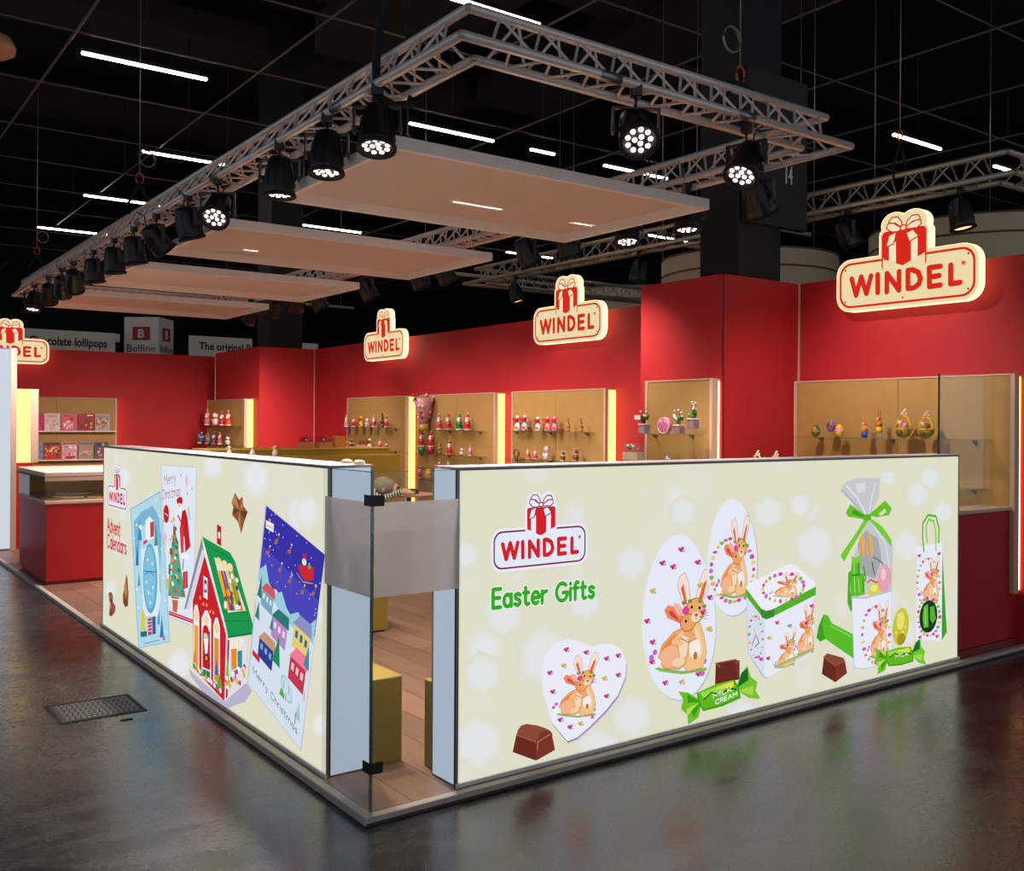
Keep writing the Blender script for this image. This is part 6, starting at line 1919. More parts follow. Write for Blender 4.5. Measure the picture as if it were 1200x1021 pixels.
# ---------------------------------------------------------------- stage lamps
LED=glow('lamp_led','#ffe2dc',2.6); LEDW=glow('lamp_warm_lens','#ffcf8a',1.6)
FINM=paint('lamp_fin','#161617',.35)
def lamp_meshes():
    d={}
    m=MB(); m.box(-.025,-.03,-.035,.025,.03,.032,.006).cyl((0,0,-.09),(0,0,-.03),.008,8); d['clamp']=m.mesh('clamp')
    m=MB(); m.box(-.018,-.128,-.10,.018,.128,-.09); m.box(-.018,-.128,-.235,.018,-.118,-.095); m.box(-.018,.118,-.235,.018,.128,-.095); d['yoke']=m.mesh('yoke')
    m=MB(); m.lathe([(.03,.15),(.062,.145),(.078,.12),(.088,.05),(.100,-.02),(.104,-.10),(.104,-.135),(.092,-.138),(.090,-.112),(.001,-.112)],20)
    for k in range(10):
        a=2*PI*k/10; c,s_=math.cos(a),math.sin(a); u=Vector((c,s_,0)); v=Vector((-s_,c,0))
        p=[u*.06+Vector((0,0,.13)),u*.092+Vector((0,0,.06)),u*.108+Vector((0,0,-.07)),u*.09+Vector((0,0,-.07))]
        m.add([q+v*.004 for q in p]+[q-v*.004 for q in p],[(0,1,2,3),(7,6,5,4),(0,4,5,1),(1,5,6,2)])
    d['housing']=m.mesh('housing')
    m=MB().cyl((0,.10,0),(0,.14,0),.017,8)
    d['knob']=m.mesh('knob')
    m=MB().lathe([(.100,-.118),(.112,-.122),(.114,-.140),(.104,-.146),(.094,-.146),(.092,-.13),(.100,-.118)],20,cap=False)
    d['front_ring']=m.mesh('front_ring')
    d['led']=MB().lathe([(.0155,-.004),(.014,-.010),(.001,-.013)],10).mesh('led')
    m=MB()
    for (x,y) in LEDP: m.lathe([(.0155,-.004),(.014,-.010),(.001,-.013)],8,(x,y,-.116))
    d['led_array']=m.mesh('led_array')
    d['lens']=MB().lathe([(.088,-.119),(.07,-.128),(.001,-.136)],16).mesh('lens')
    m=MB().tube([(0,.0,.15),(.03,.01,.2),(.06,.03,.13+.1),(.03,.05,.3)],.006,5); d['power_cable']=m.mesh('power_cable')
    for k,me in d.items(): me.materials.append({'led':LED,'led_array':LED,'lens':LEDW,'housing':BLACK,'front_ring':BLACKM,'knob':FINM}.get(k,FINM))
    return d
LEDP=[(.023*math.cos(a),.023*math.sin(a)) for a in (.5,2.6,4.7)]+[(.064*math.cos(2*PI*k/9),.064*math.sin(2*PI*k/9)) for k in range(9)]
LM=lamp_meshes()
I4=Matrix.Identity(4)
def lamp(x,y,z,az,tilt,label,watt=1.0,near=False,lens=False,group='black stage lamps on the truss',size=95):
    az=Vector((az[0],az[1],0)).normalized(); rz=math.atan2(az.y,az.x); tl=math.radians(tilt)
    t=thing('stage_lamp',label,'lamp',(x,y,z),rz,group)
    for k in ('clamp','yoke'): put(k,LM[k],t,I4)
    b=put('housing',LM['housing'],t,Matrix.Translation((0,0,-.205))@Matrix.Rotation(-tl,4,'Y')@Matrix.Diagonal((.95,.95,.88,1)))
    for k in ('knob','front_ring','power_cable'): put(k,LM[k],b,I4)
    put('knob',LM['knob'],b,Matrix.Rotation(PI,4,'Z'))
    if lens: put('lens',LM['lens'],b,I4)
    elif near:
        for (px,py) in LEDP: put('led',LM['led'],b,Matrix.Translation((px,py,-.116)))
    else: put('led_array',LM['led_array'],b,I4)
    if watt>0:
        ld=bpy.data.lights.new('lamp_beam','SPOT'); ld.energy=LAMP_W*watt; ld.spot_size=math.radians(size); ld.spot_blend=.9; ld.shadow_soft_size=.06; ld.color=(1,.86,.74) if lens else (1,.88,.80)
        lo=bpy.data.objects.new('lamp_beam',ld); COL.objects.link(lo); lo.parent=b; lo.matrix_local=Matrix.Translation((0,0,-.15))
    return t
TOC=(-.59,-.81); RT=(.81,-.59); LF=(-.81,.59); PX=(1,.15); AW=(.59,.81)
ords=['nearest','second','third','fourth','fifth','sixth','seventh','eighth','ninth','tenth','eleventh','twelfth','thirteenth']
XL=.645
for i,(y,az,ti,w) in enumerate(((1.14,TOC,16,1),(1.75,TOC,7,1),(2.44,TOC,1,1),(3.57,TOC,42,.5),(4.25,PX,18,1),(5.09,PX,42,1.2),(5.78,PX,12,1),(6.48,PX,6,1.2),(7.3,PX,10,1.2),(8.2,(.35,1),42,.8),(8.8,(.3,1),38,.8),(9.56,(.25,1),44,.8),(10.5,TOC,14,.4))):
    lamp(XL,y,TZ-.03,az,ti,ords[i]+' black stage lamp from the front along the left truss',w,near=i<4)
lamp(1.744,.33,TZ-.03,(-.5,-.85),44,'stage lamp with glowing dots facing out from the front truss',.35,near=True)
lamp(2.703,.40,TZ-.03,(-.95,-.2),34,'stage lamp below the white coiled wire, tilted left',.6,near=True)
XR=3.5
for i,(y,az,ti,w) in enumerate(((.97,(1,.05),36,.7),(1.64,TOC,8,.8),(2.29,TOC,15,.8),(3.03,(1,.1),24,.4),(3.62,(1,0),34,.4),(5.02,(1,.1),34,.4),(5.53,(1,.1),28,.4),(6.7,(1,.1),34,.4),(8.03,(1,.1),34,.4),(8.7,(.5,1),40,.9),(9.47,(0,1),42,1),(10.3,(-.2,1),44,1))):
    lamp(XR,y,TZ-.03,az,ti,ords[i]+' black stage lamp from the front along the right truss',w,near=False)
for i,(y,az,ti,l) in enumerate(((.93,(.25,-1),10,'warm black spotlight just right above the largest lit sign'),(2.02,(1,-.6),30,'dark spotlight left above the largest lit sign'),(4.8,(-.4,.6),10,'dark spotlight over the red wall left of the tower'),(7.2,(.7,-.7),16,'warm spotlight above the wall between the two small signs'))):
    lamp(6.02,y,3.6-.03,az,ti,l,.5 if i in (0,3) else 0,lens=True,group='spotlights on the rear truss',size=60)
# ---------------------------------------------------------------- hanging ceiling panels
CLOTH=veil_mat('panel_cloth','#f6e9e0',.80,through=.3)
PFR=paint('panel_frame_white','#efe7de',.55)
for i,(x0,y0,x1,y1) in enumerate(((.80,1.25,3.32,2.85),(.80,3.95,3.36,5.5),(.80,6.45,3.28,8.02),(.80,9.0,3.25,10.65))):
    t=thing('ceiling_panel',['nearest and largest hanging white cloth ceiling panel','second hanging white cloth ceiling panel from the front','third hanging white cloth ceiling panel from the front','farthest hanging white cloth ceiling panel'][i],'ceiling panel',((x0+x1)/2,(y0+y1)/2,3.1),0,'hanging cloth panels')
    zb,zt=3.10,3.175
    for a in ((x0,y0,x1,y0+.03),(x0,y1-.03,x1,y1),(x0,y0+.03,x0+.03,y1-.03),(x1-.03,y0+.03,x1,y1-.03)): MB().box(a[0],a[1],zb,a[2],a[3],zt,.003).build('frame_rail',PFR,t)
    MB().box(x0+.03,y0+.03,zt-.006,x1-.03,y1-.03,zt-.0045).build('cloth',CLOTH,t)
    for cx,cy in ((x0+.15,y0+.1),(x1-.15,y0+.1),(x0+.15,y1-.1),(x1-.15,y1-.1)):
        m=MB().cyl((cx,cy,zt),(cx,cy,TZ+.0),.004,5); m.tube([(cx+.018*math.cos(a),cy,zt+.03+.025*math.sin(a)) for a in (2*PI*k/8 for k in range(8))],.004,5,True); m.build('hanging_wire',WIRE,t)
# ---------------------------------------------------------------- lit name signs
SFACE=glow('sign_face_glow','#efdcae',.92); SSIDE=glow('sign_edge_glow','#ffe9b8',1.5); SPR=print_mat('sign_print',1.0)
def sign(f,label,loc):
    """f(u,v,t): u,v in mm of a 1000 wide logo, t mm out of the face"""
    t=thing('lit_sign',label,'sign',loc,0,'lit name signs'); H_=LOGO_H
    body=MB()
    for po in (rrect(-34,-34,1034,H_+34,112),rrect(312,150,688,522,45),[(430+105*math.cos(a),540+88*math.sin(a)) for a in (2*PI*k/20 for k in range(20))],[(572+105*math.cos(a),540+88*math.sin(a)) for a in (2*PI*k/20 for k in range(20))]): body.prism(po,f,0,-80)
    body.build('sign_body',SSIDE,t)
    P=Print(f); P.t=.6; red='#d8281c'
    cr='#ecd9a8'
    for po in (rrect(-30,-30,1030,H_+30,108),rrect(318,160,682,516,40)): P.poly(cr,po)
    P.ell(cr,430,540,100,83); P.ell(cr,572,540,100,83)
    P.poly(red,rrect(-8,-8,1008,H_+8,92)); P.poly(cr,rrect(8,8,992,H_-8,80)); P.poly(red,rrect(332,230,668,500,34)); P.poly(cr,rrect(342,160,658,H_-6,2)); P.poly(cr,[(344,320),(493,255),(656,322),(656,H_-20),(344,H_-20)])
    P.logo(0,0,1000,None,red,'#f3e4ba',red,red,panel=False)
    P.build('logo_print',SPR,t)
    b=MB()
    for u in (200,800): b.prism([(u-15,120),(u+15,120),(u+15,160),(u-15,160)],f,-80,-168)
    b.build('bracket',WHITE,t)
    s=MB()
    for u,v in ((40,40),(40,H_-40),(960,40),(960,H_-40),(495,30)): s.prism([(u+7*math.cos(a),v+7*math.sin(a)) for a in (2*PI*k/8 for k in range(8))],f,2,-4)
    s.build('fixing_screws',paint('screw_dark','#6a5a3a',.5),t)
SW=1.13
for yl,zb,lab in ((1.44,2.56,'largest lit name sign with red gift box at right wall'),(5.56,2.545,'middle-sized lit name sign on the red wall left of the tower'),(9.79,2.555,'smallest complete lit name sign on the far red wall')):
    sign(lambda u,v,t,yl=yl,zb=zb:(5.10-t*.001,yl-u*SW/1000,zb+v*SW/1000),lab,(5.10,yl-SW/2,zb))
sign(lambda u,v,t:(.485+u*SW/1000,14.828-t*.001,2.60+v*SW/1000),'lit name sign at the left edge, half hidden by the white panel',(1.05,14.83,2.6))
# ---------------------------------------------------------------- display boxes on the walls
def display(label,loc,f,w,d,zb,zt,seams,shelves,trim=.03,halo=False,ledge=False,td=.04):
    """f(s,z,t): s along the face, t out from the wall"""
    t=thing('display_box',label,'display',loc,0,'kraft display boxes')
    def bx(m,s0,z0,t0,s1,z1,t1): return m.add([f(s,z,q) for q in (t0,t1) for z in (z0,z1) for s in (s0,s1)],[(0,2,3,1),(4,5,7,6),(0,1,5,4),(2,6,7,3),(0,4,6,2),(1,3,7,5)])
    bx(MB(),trim,zb,.001,w-trim,zt-.002,d-.022).build('core',KRAFT,t)
    ss=[trim]+list(seams)+[w-trim]
    for a,b in zip(ss,ss[1:]): bx(MB(),a+.002,zb,d-.02,b-.002,zt-.004,d).build('face_panel',KRAFT,t)
    for a,b in ((0,trim),(w-trim,w)): bx(MB(),a,zb,d-td,b,zt,d+.004).build('edge_trim',EDGE,t)
    bx(MB(),0,zt,0.001,w,zt+.012,d+.004).build('top_board',EDGE,t)
    for a,b in ((0.0,.02),(w-.02,w)):
        if halo: bx(MB(),a,zb,.026,b,zt,d-td-.001).build('side_board',EDGE,t); bx(MB(),a+.008,zb+.02,.002,b-.004,zt-.01,.022).build('halo_strip',HALO,t)
        else: bx(MB(),a,zb+.005,.004,b,zt-.005,d-td-.001).build('lit_side',SIDE,t)
    for (z,s0,s1) in shelves:
        if ledge:
            o=bx(MB(),s0,z-.02,d+.001,s1,z,d+.14).build('shelf_ledge',WHITE,t)
        else:
            o=bx(MB(),s0,z-.009,d+.002,s1,z-.001,.34).build('glass_shelf',DARKGLASS,t)
            n=max(2,round((s1-s0)/.55)); 
            for k in range(n):
                s=s0+.12+(s1-s0-.24)*k/(n-1); m=MB(); m.add([f(s-.010,z-.009,d+.001),f(s+.010,z-.009,d+.001),f(s,z-.05,d+.001),f(s-.006,z-.009,d+.07),f(s+.006,z-.009,d+.07)],[(0,1,2),(0,3,4,1),(0,2,3),(1,4,2),(3,2,4)]); m.build('bracket',STEEL,o)
    return t
def wallbox(label,xw,y0,y1,shelves,seams=(),zb=.40,zt=1.965,d=.15,halo=False):
    w=y1-y0
    return display(label,(xw-.075,(y0+y1)/2,zb),lambda s,z,t:(xw-t,y1-s,z),w,d,zb,zt,seams,shelves,halo=halo)
wallbox('kraft display box under the largest lit sign',W,.06,1.975,[(1.5,.18,1.75),(1.14,.18,1.75)],(.994,),d=.09,halo=True)
wallbox('kraft display box on the red tower',4.31,2.03,2.815,[(1.518,.02,.70),(1.282,.02,.70)],(),d=.09,halo=True)
wallbox('kraft display box under the middle-sized lit sign',W,4.375,6.08,[(1.508,.02,1.55),(1.178,.02,1.55)],(.86,))
wallbox('kraft display box holding the tall bouquet',W,6.42,8.30,[(1.498,.02,1.7),(1.175,.02,1.7),(.989,.02,1.7),(.833,.02,1.7)],(1.0,))
wallbox('kraft display box under the smallest complete lit sign',W,8.61,10.47,[(1.522,.02,1.7),(1.19,.02,1.7),(.804,.02,1.7)],(.913,))
wallbox('kraft display box on the far red block',4.31,12.26,14.1,[(1.521,.0,1.78),(1.19,.0,1.78)],())
display('kraft display box at the far left with a glowing end',(.42,10.4,1.08),lambda s,z,t:(.30+t,9.62+s,z),1.8,.247,1.08,1.965,(.9,),[],trim=.05,td=.085)
o=MB().box(.301,9.62,PZ,.50,11.4,1.079,.004).build('base_cabinet',RED,None,(.4,10.5,PZ)); tag(o,'red base cabinet under the glowing end at far left','cabinet')
HB=display('kraft calendar rack on the red back wall',(2.0,14.93,.4),lambda s,z,t:(1.36+s,15.0-t,z),1.42,.15,.40,1.985,(.42,),[(1.418,.03,1.38),(.921,.03,1.38)],ledge=True)
# ---------------------------------------------------------------- big light boxes
def print_back(name,st,sc):
    m,nt,out=new_mat(name); N=nt.nodes; L=nt.links; e=N.new('ShaderNodeEmission'); L.new(e.outputs[0],out.inputs[0]); e.inputs[1].default_value=st
    tc=N.new('ShaderNodeTexCoord'); n=N.new('ShaderNodeTexNoise'); n.inputs['Scale'].default_value=sc; n.inputs['Detail'].default_value=1.5; L.new(tc.outputs['Object'],n.inputs['Vector'])
    v=N.new('ShaderNodeTexVoronoi'); v.feature='SMOOTH_F1'; v.inputs['Scale'].default_value=sc*2.2; v.inputs['Smoothness'].default_value=.3; L.new(tc.outputs['Object'],v.inputs['Vector'])
    r=N.new('ShaderNodeMapRange'); r.inputs[1].default_value=.16; r.inputs[2].default_value=.30; r.inputs[3].default_value=.85; r.inputs[4].default_value=0; L.new(v.outputs['Distance'],r.inputs[0])
    r2=N.new('ShaderNodeMapRange'); r2.inputs[1].default_value=.42; r2.inputs[2].default_value=.62; L.new(n.outputs[0],r2.inputs[0])
    mu=N.new('ShaderNodeMath'); mu.operation='MULTIPLY'; L.new(r.outputs[0],mu.inputs[0]); L.new(r2.outputs[0],mu.inputs[1])
    ad=N.new('ShaderNodeMath'); ad.operation='MULTIPLY_ADD'; ad.use_clamp=True; L.new(r2.outputs[0],ad.inputs[0]); ad.inputs[1].default_value=.22; L.new(mu.outputs[0],ad.inputs[2])
    mx=N.new('ShaderNodeMix'); mx.data_type='RGBA'; L.new(ad.outputs[0],mx.inputs[0]); mx.inputs[6].default_value=(*lin('#e4e2c8'),1); mx.inputs[7].default_value=(*lin('#e8ebf2'),1)
    L.new(mx.outputs[2],e.inputs[0]); return m
BACK=print_back('backlit_cream_print',BOX_GLOW,1.3); PRT=print_mat('backlit_print',BOX_GLOW)
ENDP=glow('backlit_end_cloth','#c0cce2',.82); FRM=paint('light_box_aluminium','#77767a',.4,metal=.3); TOPW=paint('light_box_top','#d9cdd2',.4)
ZT=1.402
def lightbox(name,label,f,w,d,art):
    """f(u,v,t): u along the face in mm, v height mm, t outwards mm"""
    t=thing('light_box',label,'light box',f(w/2,0,-d/2),0,'backlit fabric walls')
    P=lambda m,u0,v0,t0,u1,v1,t1:m.add([f(u,v,q) for q in (t0,t1) for v in (v0,v1) for u in (u0,u1)],[(0,2,3,1),(4,5,7,6),(0,1,5,4),(2,6,7,3),(0,4,6,2),(1,3,7,5)])
    zb,zt=PZ*1000+1,ZT*1000
    P(MB(),6,zb+8,-d+6,w-6,zt-8,-12).build('inner_frame',WHITE,t)
    P(MB(),8,zb+10,-11,w-8,zt-10,-1).build('print_cloth',BACK,t)
    for a in ((0,zb,-12,w,zb+8,2),(0,zt-8,-12,w,zt,2),(0,zb+8,-12,8,zt-8,2),(w-8,zb+8,-12,w,zt-8,2)): P(MB(),*a).build('edge_profile',FRM,t)
    P(MB(),0,zt,-d,w,zt+6,2).build('top_cap',TOPW,t)
    P(MB(),-4,zb-1,2.5,w+4,zb+16,12).build('base_rail',paint('rail_silver','#e4e1de',.3,metal=.2),t)
    for u0,u1 in ((-1,4),(w-4,w+1)): P(MB(),u0,zb+6,-d+10,u1,zt-6,-16).build('end_cloth',ENDP,t)
    for u0,u1 in ((-3,3),(w-3,w+3)):
        for t0,t1 in ((-d,-d+9),(-15,-9)): P(MB(),u0,zb+5,t0,u1,zt-5,t1).build('end_profile',FRM if t0==-d else BLACKM,t)
    pr=Print(f,(9,zb+11,w-9,zt-11)); pr.t=-.8; pr.ops(art); pr.build('printed_graphic',PRT,t); return t
lightbox('R','wide backlit print wall showing Easter tins, sweets and bunnies',lambda u,v,t:(.470+u*.001,.069-t*.001,v*.001),4003,200,ART_R)
lightbox('L','long backlit print wall showing Advent calendars, left of glass corner',lambda u,v,t:(.069-t*.001,4.424-u*.001,v*.001),3933,215,ART_L)
FRONTP=glow('white_panel_glow','#dfe4f2',.85)
t=thing('backlit_column','tall white backlit panel at the far left edge','light box',(.14,9.58,PZ))
MB().box(-.3,9.565,PZ+.02,.235,9.598,2.45).build('lit_cloth',FRONTP,t); MB().box(.236,9.56,PZ,.30,9.599,2.464).build('edge_profile',EDGE,t); MB().box(-.3,9.56,PZ,.236,9.599,PZ+.02).build('base_profile',FRM,t); MB().box(-.3,9.56,2.45,.236,9.599,2.464).build('top_profile',FRM,t)
# ---------------------------------------------------------------- glass corner
t=thing('glass_corner','clear glass corner with frosted band between the two light boxes','glass corner',(.043,.039,PZ))
FROST=veil_mat('frosted_film','#d8cfcf',.76,through=.5)
gx,gy=.043,.039; GT=1.398
MB().box(gx-.004,gy+.006,PZ+.004,gx+.004,.485,GT).build('pane',GLASS,t); MB().box(gx+.006,gy-.004,PZ+.004,.465,gy+.004,GT).build('pane',GLASS,t)
GE=glass_mat('glass_edge_green',(.35,.5,.45),.25)
MB().box(gx-.005,gy-.005,PZ+.004,gx+.005,gy+.005,GT).build('corner_edge',GE,t)
MB().box(gx+.005,gy+.012,.893,gx+.0058,.484,1.275).build('frosted_band',FROST,t); MB().box(gx+.012,gy+.005,.893,.464,gy+.0058,1.275).build('frosted_band',FROST,t)
for z in (1.262,.19):
    m=MB().box(gx-.012,gy-.012,z,gx+.05,gy-.005,z+.045,.002); m.box(gx-.012,gy-.005,z,gx-.005,gy+.05,z+.045,.002); m.build('clamp',paint('clamp_dark','#3c3a3a',.35,metal=.8),t)
for a in ((gx-.006,gy+.006,GT,gx+.006,.485,GT+.003),(gx+.006,gy-.004,GT,.465,gy+.004,GT+.002)): MB().box(*a).build('top_edge',GE,t)
t=thing('glass_screen','clear glass pane standing on the low red wall','glass',(4.8,.17,1.02))
MB().box(4.40,.165,1.021,5.13,.173,1.95).build('pane',GLASS,t); MB().box(4.395,.163,1.021,4.40,.175,1.952).build('dark_edge',paint('glass_edge_dark','#2a1c14',.2),t)
# ---------------------------------------------------------------- plinths, stools, counters
o=MB().box(.292,.495,PZ+.001,.448,4.42,.43,.004).build('plinth',GOLD,None,(.37,2.4,PZ)); tag(o,'long golden plinth along the inner side of the Advent wall','plinth')
o=MB().box(.5,.275,PZ+.001,4.4,.386,.43,.004).build('plinth',GOLD,None,(2.4,.3,PZ)); tag(o,'long golden plinth along the inner side of the Easter wall','plinth')
def stool(x,y,w,h,label):
    t=thing('cube_stool',label,'stool',(x,y,PZ)); MB().box(x-w/2,y-w/2,PZ+.012,x+w/2,y+w/2,PZ+h,.006).build('body',GOLD,t); MB().box(x-w/2+.02,y-w/2+.02,PZ,x+w/2-.02,y+w/2-.02,PZ+.012).build('recessed_foot',BLACKM,t); return t
stool(1.53,3.22,.45,.45,'golden cube stool seen under the frosted band')
stool(3.22,6.88,.42,.42,'golden cube stool under the seated person')
t=thing('gold_counter','golden stepped counter standing behind the Advent light box','counter',(3.1,7.6,PZ))
MB().box(1.95,7.5,PZ,4.24,8.1,1.26,.004).build('body',GOLD,t); MB().box(1.94,7.49,1.26,4.25,8.11,1.28,.003).build('top',paint('gold_top','#c29a4a',.45),t); MB().box(2.0,7.13,PZ,4.2,7.499,1.20,.004).build('front_step',GOLD,t)
t=thing('display_table','small golden display table beside the red tower','table',(3.95,1.25,PZ)); MB().box(3.7,.9,1.22,4.2,1.6,1.25,.004).build('table_top',GOLD,t)
for x in (3.74,4.16):
    for y in (.94,1.56): MB().box(x-.02,y-.02,PZ,x+.02,y+.02,1.22).build('leg',GOLD,t)
# red counter with glass case
t=thing('display_case','red counter with a glass case top at the left','display case',(.57,7.3,PZ)); x0,y0,x1,y1=.07,6.6,1.1,8.0
MB().box(x0+.01,y0+.01,PZ+.03,x1-.01,y1-.01,.80,.004).build('body',paint('red_counter_board','#c2181c',.4),t); MB().box(x0+.03,y0+.03,PZ,x1-.03,y1-.03,PZ+.03).build('plinth_foot',paint('red_foot','#8a1216',.5),t)
MB().box(x0-.005,y0-.005,.80,x1+.005,y1+.005,.832,.003).build('case_floor',EDGE,t)
for a in ((x0,y0,.832,x1,y0+.006,1.04),(x0,y1-.006,.832,x1,y1,1.04),(x0,y0+.006,.832,x0+.006,y1-.006,1.04),(x1-.006,y0+.006,.832,x1,y1-.006,1.04)): MB().box(*a).build('glass_side',GLASS,t)
MB().box(x0-.005,y0-.005,1.04,x1+.005,y1+.005,1.062).build('case_top_edge',paint('dark_brown_edge','#3a2418',.5),t); MB().box(x0-.01,y0-.01,1.062,x1+.01,y1+.01,1.105,.004).build('case_top',paint('pink_beech','#d8b6a4',.45),t)
MB().box(.08,7.985,.834,1.09,7.992,1.038).build('inner_back',KRAFT,t); MB().box(.1,y0+.03,1.03,x1-.03,y0+.05,1.039).build('added_case_light',glow('added_case_glow','#ffdca0',14.0),t); MB().box(x0-.006,y0-.006,1.02,x1+.006,y0-.001,1.06).build('top_lip',EDGE,t)  # glowing strip added to brighten the case inside; lip added to hide it
BK=('#e9dcd4','#c9a89a','#d8c8be')
for i,(x,y,w,l,r) in enumerate(((.35,7.0,.2,.28,.2),(.62,6.95,.22,.3,-.1),(.5,7.5,.2,.26,.4))):
    o=MB().box(-w/2,-l/2,0,w/2,l/2,.012,.002).build('folder',paint('folder_paper',BK[i],.6)); o.location=(x,y,.833); o.rotation_euler=(0,0,r); tag(o,['pale folder lying at the front left in the glass case','brownish folder lying front right in the glass case','pale folder lying at the back of the glass case'][i],'folder','folders in the glass case')
# ---------------------------------------------------------------- sweets on the shelves
def cm(c,r=.35): return paint('foil_'+c.lstrip('#'),c,r,var=.15,scale=40)
SKIN=cm('#e3b391',.5); CLEAR=glass_mat('cellophane',(.9,.9,.92),.12,.1)
def pr(t,name,m,c,r=.35): return m.build(name,cm(c,r) if isinstance(c,str) else c,t)
def fig_santa(t,h,c,c2,z=0):
    s=h; pr(t,'coat',MB().lathe([(.17*s,z),(.2*s,z+.05*s),(.19*s,z+.25*s),(.14*s,z+.46*s),(.08*s,z+.55*s)],12),c)
    pr(t,'coat_trim',MB().lathe([(.195*s,z+.03*s),(.208*s,z+.055*s),(.205*s,z+.09*s),(.19*s,z+.1*s)],12),c2)
    pr(t,'head',MB().ball((0,0,z+.62*s),.12*s,n=10),SKIN)
    pr(t,'beard',MB().ball((-.06*s,0,z+.55*s),.1*s,.11*s,.11*s,n=8),'#f1ece6')
    pr(t,'hat',MB().lathe([(.13*s,z+.68*s),(.11*s,z+.78*s),(.05*s,z+.93*s),(.001,z+.97*s)],10),c)
    pr(t,'hat_trim',MB().lathe([(.12*s,z+.66*s),(.145*s,z+.68*s),(.14*s,z+.72*s),(.12*s,z+.73*s)],10),'#f1ece6')
    pr(t,'pompom',MB().ball((0,0,z+.965*s),.04*s,n=6),'#f1ece6')
    for k in (-1,1): pr(t,'arm',MB().tube([(-.02*s,k*.13*s,z+.44*s),(-.1*s,k*.18*s,z+.33*s),(-.15*s,k*.12*s,z+.28*s)],.045*s,6),c)
def fig_bunny(t,h,c,c2,z=0):
    s=h; pr(t,'legs',MB().lathe([(.12*s,z),(.14*s,z+.08*s),(.13*s,z+.25*s)],10),c)
    pr(t,'body',MB().lathe([(.13*s,z+.24*s),(.14*s,z+.34*s),(.10*s,z+.48*s),(.06*s,z+.53*s)],10),c2 if c!='#b98a3a' else c)
    pr(t,'head',MB().ball((-.01*s,0,z+.6*s),.11*s,.1*s,.1*s),c2)
    for k in (-1,1):
        pr(t,'ear',MB().ball((.0,k*.055*s,z+.82*s),.03*s,.035*s,.17*s,8),c2); pr(t,'arm',MB().tube([(0,k*.11*s,z+.45*s),(-.08*s,k*.13*s,z+.36*s),(-.12*s,k*.06*s,z+.34*s)],.035*s,6),c2)
    pr(t,'muzzle',MB().ball((-.1*s,0,z+.57*s),.05*s,n=6),'#efe0cc')
def fig_egg(t,h,c,c2,z=0):
    prof=[(.001,z)]+[(.37*h*math.sin(PI*k/9)*(1+.12*math.cos(PI*k/9)),z+h/2-h/2*math.cos(PI*k/9)) for k in range(1,9)]+[(.001,z+h)]
    pr(t,'egg_shell',MB().lathe(prof,14),c); pr(t,'painted_band',MB().lathe([(.375*h,z+.40*h),(.385*h,z+.43*h),(.38*h,z+.52*h),(.365*h,z+.55*h)],14),c2)
    pr(t,'painted_face',MB().ball((-.30*h,0,z+.68*h),.1*h,.14*h,.14*h,8),c2)
def fig_bear(t,h,c,c2,z=0):
    s=h; pr(t,'body',MB().ball((0,0,z+.29*s),.22*s,.23*s,.29*s),c); pr(t,'head',MB().ball((-.02*s,0,z+.70*s),.2*s),c)
    for k in (-1,1):
        pr(t,'ear',MB().ball((0,k*.15*s,z+.88*s),.07*s,n=6),c2); pr(t,'arm',MB().ball((-.12*s,k*.2*s,z+.36*s),.08*s,.07*s,.13*s,6),c); pr(t,'foot',MB().ball((-.15*s,k*.13*s,z+.07*s),.11*s,.08*s,.07*s,6),c2)
    pr(t,'scarf',MB().tube([(.17*s*math.cos(a)-.01*s,.17*s*math.sin(a),z+.53*s) for a in (2*PI*k/10 for k in range(10))],.045*s,6,True),c2); pr(t,'muzzle',MB().ball((-.19*s,0,z+.66*s),.07*s,n=6),c2)
def fig_bag(t,h,c,c2,z=0):
    s=h; pr(t,'bag',MB().lathe([(.2*s,z),(.26*s,z+.1*s),(.26*s,z+.35*s),(.16*s,z+.55*s),(.05*s,z+.63*s),(.09*s,z+.75*s),(.15*s,z+.97*s)],12,sx=.7),c2)
    pr(t,'sweets',MB().ball((-.08*s,-.07*s,z+.2*s),.13*s,n=8).ball((-.09*s,.08*s,z+.25*s),.12*s,n=8),c)
    for k in (-1,1): pr(t,'bow_loop',MB().tube([(-.10*s,0,z+.63*s),(-.15*s,k*.16*s,z+.80*s),(-.16*s,k*.32*s,z+.78*s),(-.15*s,k*.24*s,z+.64*s),(-.10*s,0,z+.62*s)],.06*s,6),c)
    pr(t,'ribbon_tail',MB().tube([(-.10*s,0,z+.62*s),(-.2*s,.1*s,z+.5*s),(-.24*s,.2*s,z+.35*s)],.045*s,6),c)
